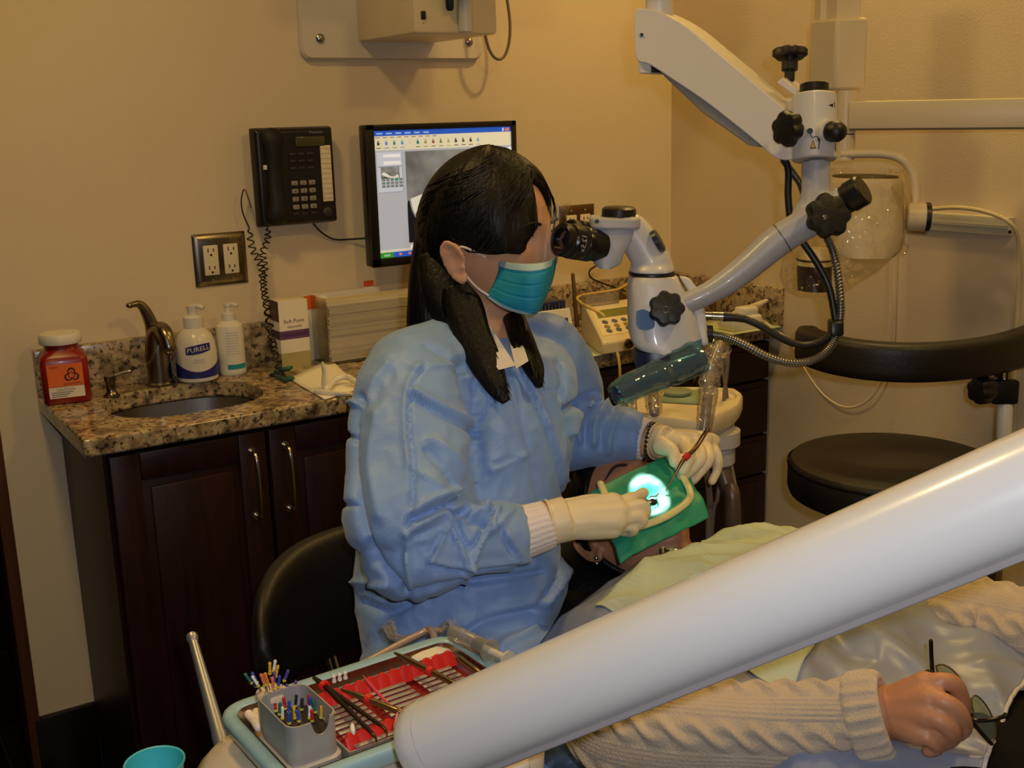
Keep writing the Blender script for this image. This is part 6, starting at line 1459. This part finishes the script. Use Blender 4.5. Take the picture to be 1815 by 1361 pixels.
lock(m, [(892,500,1.69,16),(902,540,1.63,18),(916,580,1.57,20),(932,620,1.535,21),(948,655,1.512,17),(956,686,1.498,6)], 34, 26, .16, 3, .42)
lock(m, [(756,392,1.60,12),(752,398,1.60,13),(750,406,1.60,9)], 8, 12, .3, 6, .8)
rr = random.Random(11)
for k in range(230):                    # single strands swept from the parting over and behind the ear
    a0 = rr.uniform(-.30,.45); p0 = rr.uniform(1.0,1.5); a1 = -rr.uniform(1.2,3.0); p1 = rr.uniform(-.5,.5)
    if rr.random() < .25: a1 = rr.uniform(.9,2.6)
    P = []
    for i in range(13):
        t = i/12; th = lerp(a0,a1,t**.85); ph = lerp(p0,p1,t)
        lowp = phi_of_z(th, caplow(math.degrees(th)))
        P.append(HD.sph(th, max(ph, lowp+.03), .0125+rr.uniform(-.0006,.0009)))
    m.tube(P, [.0009]*12+[.0003], 4)
for k in range(70):                     # loose ends of the locks
    t = rr.random()
    if t < .55: b = [(lerp(812,845,rr.random())+0,rr.uniform(540,580),1.532), (lerp(848,880,rr.random()),rr.uniform(625,650),1.505), (lerp(878,908,rr.random()),rr.uniform(690,716),1.476)]
    else: b = [(lerp(908,930,rr.random()),rr.uniform(565,590),1.565), (lerp(932,955,rr.random()),rr.uniform(630,645),1.515), (lerp(946,966,rr.random()),rr.uniform(672,690),1.495)]
    m.tube(vs([at(*q) for q in b], 9), [.0010]*8+[.0002], 4)
m.build('hair', HAIR, WO, sharp=180)
# mask
TEALM = mat('mask_teal', (18,146,184), .7, bump=.15, bs=260, var=.04)
rows = [[(884,461,1.535),(905,466,1.512),(935,468,1.492),(960,466,1.492),(978,461,1.515),(986,456,1.55)],
        [(884,480,1.530),(908,487,1.505),(936,490,1.480),(962,487,1.482),(976,480,1.51),(984,474,1.55)],
        [(876,502,1.530),(902,512,1.502),(934,517,1.478),(958,515,1.482),(972,508,1.51),(978,500,1.55)],
        [(866,520,1.535),(894,536,1.508),(928,546,1.488),(948,548,1.49),(960,540,1.515),(966,530,1.55)],
        [(862,526,1.538),(890,545,1.515),(924,556,1.500),(944,558,1.50),(954,552,1.52),(958,545,1.55)]]
def msurf(u, v):
    R_ = [spline(r, 61)[int(round(u*60))] for r in rows]; q = spline(R_, 61)[int(round(v*60))]; return q
MS_ = [[None]*61 for _ in range(61)]
for iu in range(61):
    col = [spline(r, 61)[iu] for r in rows]; S_ = spline(col, 61)
    for iv in range(61):
        q = S_[iv]; v = iv/60; u = iu/60
        pl_ = .0022*(1 if (v*5.2) % 1 < .12 else 0)*(1 if .12 < v < .85 else 0)+.0014*nz(V(u*5,v*5,7))
        MS_[iu][iv] = at(q[0],q[1],q[2]+pl_*1.0)
m = M(); m.grid(61,61,lambda u,v: MS_[int(round(u*60))][int(round(v*60))]); mk = m.build('face_mask', TEALM, WO, solid=.0016, sharp=180)
m = M()
for va, vb in ((0,9),(52,60)):
    m.grid(61, vb-va+1, lambda u,v: MS_[int(round(u*60))][va+int(round(v*(vb-va)))]-FW*.0016)
m.build('mask_border', mat('mask_pale_border', (168,196,206), .8, bump=.1), mk, solid=.0006, sharp=180)
m = M(); m.tube(vs([at(886,464,1.533), at(860,455,1.532), at(822,438,1.515), at(808,442,1.535)], 20), .0016, 8); m.tube(vs([at(866,524,1.533), at(848,512,1.53), at(833,497,1.525), at(824,484,1.53)], 20), .0016, 8); m.build('ear_loop', mat('white_elastic', (226,214,206), .8), mk)
# clear visor rising from the mask
m = M()
vt = [(838,392,1.470),(870,380,1.450),(915,372,1.440),(960,366,1.440),(995,362,1.475),(1010,358,1.53),(1014,350,1.57)]
vb_ = [(866,462,1.488),(893,464,1.480),(925,467,1.478),(956,466,1.478),(976,462,1.505),(987,458,1.545),(988,455,1.56)]
va_, vc_ = spline(vt,31), spline(vb_,31)
m.grid(31,12,lambda u,v: at(*lerp(vc_[int(round(u*30))], va_[int(round(u*30))], v))); m.build('clear_visor', clear('visor_plastic', (.97,.96,.94), .02, .06, gmax=.22), WO, sharp=180)

# ------- what the dentist holds
EX = thing('endodontic_tweezers', 'slim brass coloured instrument with a red ring held in the dentist far hand', 'dental instrument', at(1215,815,1.635))
P = vs([at(1256,758,1.585), at(1247,772,1.588), at(1232,795,1.588), at(1213,813,1.583), at(1198,838,1.58), at(1180,870,1.578)], 26)
m = M(); m.tube(P, [.002]+[.0032]*16+[.0028,.0024,.002,.0017,.0014,.0012,.001,.0008,.0006], 10); m.build('shaft', mat('aged_brass', (140,104,66), .3, .85), EX)
m = M(); m.tube([P[13],P[15]], .0048, 14); m.build('red_ring', REDS, EX)
MI = thing('mouth_mirror', 'steel mouth mirror handle held between the dentist near fingers', 'dental instrument', at(1130,888,1.49))
m = M(); m.tube(vs([at(1098,895,1.488), at(1124,889,1.492), at(1142,887,1.51), at(1154,889,1.525)], 18), [.003]*8+list(np.linspace(.003,.0012,10)), 12, rnd=True); m.build('handle', STEEL, MI)
m = M(); q = at(1157,890,1.528); m.lathe([(.001,-.0006),(.006,-.0006),(.006,.0008),(.001,.0008)], q, (UP*.7-FW*.6).normalized(), 24); m.build('mirror_head', CHROME, MI)
# ================================================================== THE PATIENT
SKP = SKIN2
PT = thing('person', 'patient lying back with face under a green dental dam, in a cream cable knit sweater', 'person', (-1.15,-1.6,.73))
PH_ = Frame(at(1118,926,1.70), V(-.05,-.45,1), V(0,1,.4), 1.02)
NKT = V(-1.135,-1.40,.79)
def ztop(x, y):
    w = max(0.0, 1-((x-CX)/.29)**2)**.45
    pr_ = float(np.interp(-y, [1.30,1.38,1.46,1.56,1.68,1.76,1.86,2.0,2.2,2.5,2.9], [.04,.10,.14,.155,.14,.11,.078,.07,.08,.09,.08]))
    return .735+pr_*w
WRP = at(1578,1262,1.125); ELP = at(1118,1300,1.235); SHP = V(-1.375,-1.50,.80)
WRF = at(1880,1125,1.30); ELF = at(1640,1085,1.40); SHF = V(-.945,-1.50,.80)
HP_ = dict(wrist=WRP, knuckles=[at(1640,1214,1.098), at(1648,1240,1.083), at(1643,1268,1.080), at(1628,1296,1.086)],
  fingers=[[at(1668,1207,1.086), at(1692,1214,1.090), at(1706,1240,1.100), at(1708,1258,1.112)],
           [at(1674,1244,1.070), at(1697,1262,1.072), at(1710,1288,1.084), at(1698,1300,1.098)],
           [at(1664,1276,1.068), at(1684,1292,1.070), at(1689,1309,1.082), at(1672,1315,1.094)],
           [at(1642,1306,1.075), at(1657,1315,1.077), at(1662,1326,1.086), at(1646,1330,1.096)]],
  thumb=[at(1590,1246,1.135), at(1630,1232,1.140), at(1668,1240,1.138), at(1698,1256,1.130)], rw=.030, rk=.0140, rf=[.0088,.0092,.0088,.0076])
m = M(); head_mesh(m, PH_)
m.tube(vs([PH_.P(-.018,0,-.04), lerp(PH_.P(-.018,0,-.06),NKT,.5), NKT, NKT+V(0,-.07,-.0)], 14), [.052,.052,.052,.052,.053,.054,.055,.056,.058,.06,.062,.066,.07,.074], 22, rnd=True)
ear(m, PH_.P(-.012,-.071,-.008), PH_.U, PH_.F, -PH_.L*.92-PH_.F*.30, 1.0)
m.tube(vs([NKT+V(0,-.06,-.01), V(CX,-1.58,.79), V(CX,-1.8,.765), V(CX,-2.05,.75)], 12), [.06,.07,.075,.075,.075,.07,.065,.06,.055,.05,.05,.05], 20, rnd=True)
for s in (-1,1): m.tube([V(CX+.05*s,-1.56,.79), V(CX+.17*s,-1.50,.785)], [.065,.05], 16, rnd=True)
for s in (-1,1): m.tube([V(CX+.08*s,-1.7,.77), V(CX+.09*s,-2.06,.745)], [.055,.04], 16, rnd=True)
m.tube(vs([SHP, lerp(SHP,ELP,.5), ELP], 10), list(np.linspace(.048,.038,10)), 14, rnd=True); m.tube(vs([ELP, WRP], 12), list(np.linspace(.038,.027,12)), 16, rnd=True)
m.tube(vs([SHF, lerp(SHF,ELF,.5), ELF], 10), list(np.linspace(.048,.038,10)), 14, rnd=True); m.tube(vs([ELF, WRF], 12), list(np.linspace(.038,.027,12)), 16, rnd=True)
hand(m, **HP_)
dF = (WRF-ELF).normalized()
hand(m, wrist=WRF, knuckles=[WRF+dF*.085+V(-.028+.019*i,0,.006-.002*i) for i in range(4)], fingers=[[WRF+dF*.12+V(-.03+.02*i,0,.004), WRF+dF*.15+V(-.03+.02*i,0,-.012)] for i in range(4)], thumb=[WRF+dF*.02+V(-.02,0,0), WRF+dF*.06+V(-.05,0,0), WRF+dF*.09+V(-.055,0,-.005)], rw=.028, rk=.015, rf=[.009,.0092,.009,.0078])
for s in (-1,1):
    m.tube(vs([V(CX+.09*s,-2.06,.745), V(CX+.10*s,-2.4,.765), V(CX+.10*s,-2.62,.765)], 10), list(np.linspace(.042,.05,10)), 16, rnd=True)
    m.tube(vs([V(CX+.10*s,-2.62,.765), V(CX+.10*s,-2.9,.76), V(CX+.09*s,-3.1,.74)], 10), list(np.linspace(.05,.04,10)), 14, rnd=True); m.tube([V(CX+.09*s,-3.1,.74), V(CX+.1*s,-3.14,.86)], [.038,.028], 12, rnd=True)
fuse(m, 'body', SKP, PT, .0027, 3)
for s in (1,-1):
    ec = PH_.P(.0785, .032*s, .004)
    m = M(); m.ell(ec-PH_.F*.001, (PH_.F*.0105, PH_.L*.0145, PH_.U*.0095)); m.build('eyelid', SKP, PT)
    m = M(); m.tube(vs([PH_.P(.0855,.0185*s,.0005), PH_.P(.0895,.031*s,-.0035), PH_.P(.079,.0455*s,.0)], 14), .0011, 6); m.build('eyelash', HAIR, PT)
    m = M(); m.tube(vs([PH_.P(.0945,.014*s,.026), PH_.P(.093,.033*s,.0295), PH_.P(.079,.053*s,.022)], 14), [.0012]+[.0022]*9+[.0018,.0014,.001,.0006], 8); m.build('eyebrow', mat('brow_brown_black', (44,26,18), .6), PT)
q = PH_.P(-.010,-.083,-.034)
m = M(); m.ell(q, (RT*.0038,UP*.0038,HF*.0038), 14, 10); m.ell(q-V(0,0,.009)+RT*.001, (RT*.0022,UP*.0036,HF*.0022), 12, 8); m.build('earring', mat('silver_earring', (226,222,216), .12, 1), PT)
CZ2 = [(-180,-.11),(-140,-.10),(-110,-.07),(-95,-.005),(-80,.018),(-60,.040),(-40,.062),(-20,.072),(0,.074),(20,.072),(40,.062),(60,.040),(80,.018),(95,-.005),(110,-.07),(140,-.10),(180,-.11)]
m = hair_cap(PH_, lambda d: float(np.interp(d, [a for a,_ in CZ2], [b for _,b in CZ2])), .007)
m.ell(PH_.P(-.085,-.02,-.02), (PH_.F*.045, PH_.L*.10, PH_.U*.10), 24, 14)
rr = random.Random(4)
for k in range(120):
    a0 = rr.uniform(-2.0,2.0); P = [PH_.sph(lerp(a0*.8,a0+ (1 if a0>0 else -1)*.7,i/10), lerp(.75,-.1,i/10)+.1*math.cos(a0), .0072) for i in range(11)]
    if abs(a0) > .95: m.tube(P, .0009, 4)
m.build('hair', HAIR, PT, sharp=180)
# sweater
KN = mat('cream_wool', (200,180,154), .92, sheen=.35, bump=.55, bs=420, var=.07, vs_=30)
def wool(pts, rads, cuffless, nu=300, nv=190, seed=0, phase=0.0):
    P = vs(pts, nu); R = [float(x) for x in np.interp(np.linspace(0,1,nu), np.linspace(0,1,len(rads)), rads)]
    L = [0]
    for a, b in zip(P, P[1:]): L.append(L[-1]+(b-a).length)
    rings = []; a = -FW
    for i in range(nu):
        t = (P[min(i+1,nu-1)]-P[max(i-1,0)]).normalized(); a = a-t*a.dot(t); a.normalize(); b = t.cross(a); s = L[i]; ring = []
        for j in range(nv):
            q = 2*PI*j/nv; w = R[i]*((q+phase+PI) % (2*PI)-PI); h = 0
            pos = (w+.5) % .062 - .031                     # repeat: one rope cable, fine ribs on both sides
            if abs(pos) < .0165:
                for k in (0,1):
                    ph = 2*PI*s/.056+PI*k; cx_ = .0088*math.sin(ph); zz = math.cos(ph)
                    h = max(h, (.0040+.0026*zz)*math.exp(-((pos-cx_)/.0066)**2))
            else:
                h = .0007*math.cos(2*PI*pos/.0052)+.0004
            h += .0006*math.cos(2*PI*s/.0031)*math.cos(2*PI*w/.0042)+.003*nz(V(s*14,math.cos(q)*1.5+seed,math.sin(q)*1.5))
            ring.append(P[i]+(a*math.cos(q)+b*math.sin(q))*(R[i]+h))
        rings.append(ring)
    m = M(); m.loft(rings); return m
A0, A1 = at(1112,1290,1.245), at(1520,1268,1.135)
nearp = [SHP+V(.0,0,-.0), lerp(SHP,A0,.5)+V(-.01,0,0), A0, at(1220,1300,1.19), at(1360,1290,1.16), A1]
wool(nearp, [.060,.060,.058,.052,.044,.036], 0, 420, 190, 0, .35).build('sleeve', KN, PT, sharp=180)
def ribcuff(a, b, r0, r1, par, n=240, nr=40):
    P = vs([a, lerp(a,b,.5), b], nr); T_ = (b-a).normalized(); x = (-FW-T_*(-FW).dot(T_)).normalized(); y = T_.cross(x); m = M(); rings = []
    for i in range(nr):
        u = i/(nr-1); r = lerp(r0,r1,u)*(1-.10*(abs(2*u-1)**6)); rings.append([P[i]+(x*math.cos(q)+y*math.sin(q))*(r+.0016*max(-.4,math.cos(q*20))*min(1,6*(1-abs(2*u-1)))+.0004*math.cos(u*90)) for q in (2*PI*j/n for j in range(n))])
    rings.append([P[-1]+(x*math.cos(q)+y*math.sin(q))*(r1*.80) for q in (2*PI*j/n for j in range(n))])
    rings.append([P[-8]+(x*math.cos(q)+y*math.sin(q))*(r1*.74) for q in (2*PI*j/n for j in range(n))])
    m.loft(rings, cap=False); return m.build('sleeve_cuff', KN, par, sharp=180)
ribcuff(at(1512,1274,1.137), at(1576,1264,1.122), .0455, .0425, PT)
wool([SHF, lerp(SHF,ELF,.5)+V(.02,0,0), ELF, lerp(ELF,WRF,.5), lerp(ELF,WRF,.9)], [.062,.062,.056,.050,.045], 0, 300, 150, 3, .8).build('sleeve', KN, PT, sharp=180)
ribcuff(lerp(ELF,WRF,.84), WRF, .043, .040, PT)
m = M(); rings = []
for y in np.linspace(-1.46,-2.06,30):
    rings.append([V(CX+.215*math.copysign(abs(math.cos(q))**.8, math.cos(q)), y, (.735 if math.sin(q) < 0 else .735)+ (max(.02,ztop(CX,y)-.735-.022))*max(0,math.sin(q))**.7) for q in (2*PI*(j+.5)/40 for j in range(40))])
m.loft(rings); m.build('sweater_body', KN, PT, sharp=180)
BLK = mat('black_trousers', (9,9,10), .85, bump=.3, bs=300, var=.12, spec=.15)
m = M()
for s in (-1,1):
    m.tube(vs([V(CX+.095*s,-1.92,.74), V(CX+.11*s,-2.3,.765), V(CX+.11*s,-2.62,.77), V(CX+.10*s,-3.0,.76)], 22), list(np.linspace(.085,.062,22)), 24, rnd=True)
m.ell((CX,-1.93,.745), (V(.215,0,0),V(0,.20,0),V(0,0,.088)), 28, 16)
fuse(m, 'trousers', BLK, PT, .007, 6, folds([], ((14,.003),(30,.0012))))

# white plastic drape over the body, paper bib on top of it
DRP = mat('drape_white_blue', (140,146,164), .36, bump=.05, bs=40, var=.05, vs_=6)
def drape_z(x, y):
    w = abs(x-CX)
    z = ztop(x,y)+.016
    edge = max(0, w-.215); z = max(z, .76) - edge*.9
    z += .012*nz(V(x*9,y*7,1.3))+.009*nz(V(x*22+y*9,y*12,4.1))+.009*(1-2.4*abs(nz(V(x*11-y*5,y*8+x*4,9))))+.004*(1-2.4*abs(nz(V(x*24+y*9,y*16-x*6,3))))
    return z
# hem line of the drape on the lap runs obliquely (nearer the hip on the far side)
def hem(x): return float(np.interp(x, [-1.46,-1.30,-1.20,-1.10,-.90], [-2.02,-1.945,-1.90,-1.855,-1.80]))
m = M()
def dr(u, v):
    x = lerp(-1.43,-.91,u); y0 = -1.425-.05*math.cos((u-.5)*2.4)+.05; y = lerp(y0, hem(x), v); return V(x, y, drape_z(x,y))
m.grid(110,110,dr); dp = m.build('plastic_drape', DRP, None, solid=.0012, sharp=180); tag(dp, 'crinkled bluish white plastic drape covering the patient from shoulders to lap', 'drape')
m = M(); m.tube([dr(u,1.0)+V(0,-.001,.001) for u in np.linspace(0,1,90)], .0022, 8); m.build('stitched_hem', mat('hem_white', (206,200,200), .8, bump=.4, bs=500), dp)
BIBM = mat('bib_pale_green', (188,198,176), .85, var=.03)
def bxy(x, y, z=.875): return onZ(x,y,z)
bA, bB, bD = bxy(1052,1073,.865), bxy(1362,920,.88), bxy(1398,1224,.87); bC = bxy(1575,985,.86)
m = M()
def bibp(u, v):
    x = bA.x*(1-u)*(1-v)+bB.x*u*(1-v)+bD.x*(1-u)*v+bC.x*u*v; y = bA.y*(1-u)*(1-v)+bB.y*u*(1-v)+bD.y*(1-u)*v+bC.y*u*v
    y += -.028*math.sin(PI*u)*max(0,1-2.2*v)*0
    z = max(drape_z(x,y), ztop(x,y)+.014)+.0035+.0004*math.cos(u*2*PI*55)+.003*(abs(nz(V(u*3,v*3,5))))
    z += .012*max(0, .06-u)*8*.2
    return V(x,y,z)
m.grid(221,60,bibp); bb = m.build('paper_bib', BIBM, None, solid=.0008, sharp=180); tag(bb, 'pale green ribbed paper bib lying on the patient chest over the drape', 'bib')
m = M(); m.tube(vs([bibp(.36,.0)+V(0,0,.003), bibp(.38,-.01)+V(0,.004,.006), bibp(.40,.0)+V(0,0,.003)], 10), .0018, 8); m.box(bibp(.41,.01)+V(0,0,.003),(.012,.007,.004),(RT,HF,V(0,0,1)),bev=.001); m.build('bib_clip', CHROME, bb)

# dental dam: green sheet stretched in a pale yellow frame
DD = thing('dental_dam', 'green rubber dental dam on a pale yellow frame over the patient face', 'dental dam', at(1160,890,1.62))
dpn = PH_.F; dp0 = PH_.P(.121,0,-.026)
def on_dam(x, y):
    D = at(x,y,1)-CAM; return CAM+D*((dp0-CAM).dot(dpn)/D.dot(dpn))
cN, cF, nF, nN = on_dam(1112,950), on_dam(1232,893), on_dam(1184,812), on_dam(1066,866)      # chin near, chin far, nose far, nose near
ctr = (cN+cF+nF+nN)/4; dx_ = ((cF-cN)+(nF-nN)).normalized(); dy_ = ((nN-cN)+(nF-cF)); dnm = dx_.cross(dy_).normalized()
if dnm.z < 0: dnm = -dnm
DAM = mat('dam_green', (28,150,118), .5, bump=.06, bs=90, var=.03)
def dam(u, v):      # u: near->far, v: chin->nose; overshoots the frame a little on every side
    uu = lerp(-.16,1.13,u); vv = lerp(-.26,1.06,v)
    p = cN*(1-uu)*(1-vv)+cF*uu*(1-vv)+nF*uu*vv+nN*(1-uu)*vv
    r = math.hypot(uu-.5, vv-.5)
    p = p + dnm*(-.018*math.exp(-((r)/.22)**2)-.02*max(0,-vv)*4*.5-.012*max(0,-uu)*4+.003*nz(V(uu*5,vv*5,2)))
    return p
m = M(); m.grid(50,50,dam); m.build('rubber_sheet', DAM, DD, solid=.0008, sharp=180)
up3 = dnm*.004
fr_ = vs([nN+dy_*.03+up3, lerp(nN,cN,.5)+up3-dx_*.004, cN+up3+dx_*.006+dy_*.05, lerp(cN,cF,.33)+up3+dy_*.0, lerp(cN,cF,.66)+up3, cF+up3-dx_*.005+dy_*.06, lerp(cF,nF,.45)+up3+dx_*.003, nF+up3+dy_*.02], 70)
m = M(); m.tube(fr_, .0052, 12, rnd=True, flat=.75); m.build('frame', mat('dam_frame_yellow', (226,218,160), .4, sss=.05), DD)
m = M(); mth = on_dam(1166,872)-dnm*.002
m.box(lerp(ctr,mth,.5)-dnm*.012,(.012,.010,.009),(dx_,dy_.normalized(),dnm),bev=.003); m.build('tooth', mat('tooth_white', (236,230,214), .25), DD)
m = M(); m.tube(vs([lerp(ctr,mth,.5)-dx_*.009-dnm*.008, lerp(ctr,mth,.5)-dx_*.008+dnm*.002-dy_.normalized()*.004, lerp(ctr,mth,.5)+dnm*.004-dy_.normalized()*.008, lerp(ctr,mth,.5)+dx_*.008+dnm*.002-dy_.normalized()*.004, lerp(ctr,mth,.5)+dx_*.009-dnm*.008], 24), .0012, 8); m.build('clamp', CHROME, DD)

# glasses in the patient's hand
GL = thing('eyeglasses', 'half rimmed eyeglasses with greenish lenses held in the patient hand', 'eyeglasses', at(1715,1245,1.10))
FRM = mat('dark_bronze_frame', (44,34,22), .3, .6); GLA = clear('green_lens', (.80,.84,.66), .08, .03, white=.10)
for loop, bar, dd in (([(1659,1180),(1672,1178),(1691,1190),(1709,1214),(1715,1238),(1703,1243),(1686,1232),(1668,1210)], [(1652,1190),(1668,1213),(1686,1236),(1706,1258)], 1.118),
                      ([(1722,1248),(1722,1238),(1731,1233),(1748,1250),(1761,1276),(1765,1296),(1758,1318),(1744,1304),(1730,1280)], [(1700,1252),(1722,1278),(1742,1302),(1757,1318)], 1.104)):
    P = vs([at(x,y,dd) for x,y in loop+loop[:1]], 50)
    m = M(); m.tube(P, .0009, 8); m.build('lens_rim', mat('gold_rim', (150,130,80), .25, .8), GL)
    m = M(); m.prism(P[:-1], HF*.0012); m.build('lens', GLA, GL)
    m = M(); m.tube(vs([at(x,y,dd-.004) for x,y in bar], 20), .0021, 8, rnd=True); m.build('brow_bar', FRM, GL)
m = M(); m.tube(vs([at(1708,1240,1.112), at(1716,1238,1.108), at(1722,1243,1.105)], 10), .0014, 8); m.build('bridge', FRM, GL)
m = M(); m.tube(vs([at(1650,1136,1.115), at(1651,1165,1.116), at(1654,1198,1.118), at(1662,1206,1.117)], 16), .0021, 8, rnd=True); m.build('temple_arm', FRM, GL)
m = M(); m.tube(vs([at(1704,1262,1.100), at(1718,1273,1.098), at(1736,1277,1.096), at(1764,1274,1.09), at(1780,1269,1.086)], 22), .0021, 8, rnd=True); m.ell(at(1782,1268,1.085), (RT*.0025,UP*.003,HF*.0025), 10, 8); m.build('temple_arm', FRM, GL)
m = M(); m.tube(vs([at(1648,1194,1.117), at(1644,1190,1.117), at(1640,1196,1.117)], 8), .0022, 8, rnd=True); m.build('temple_tip', FRM, GL)
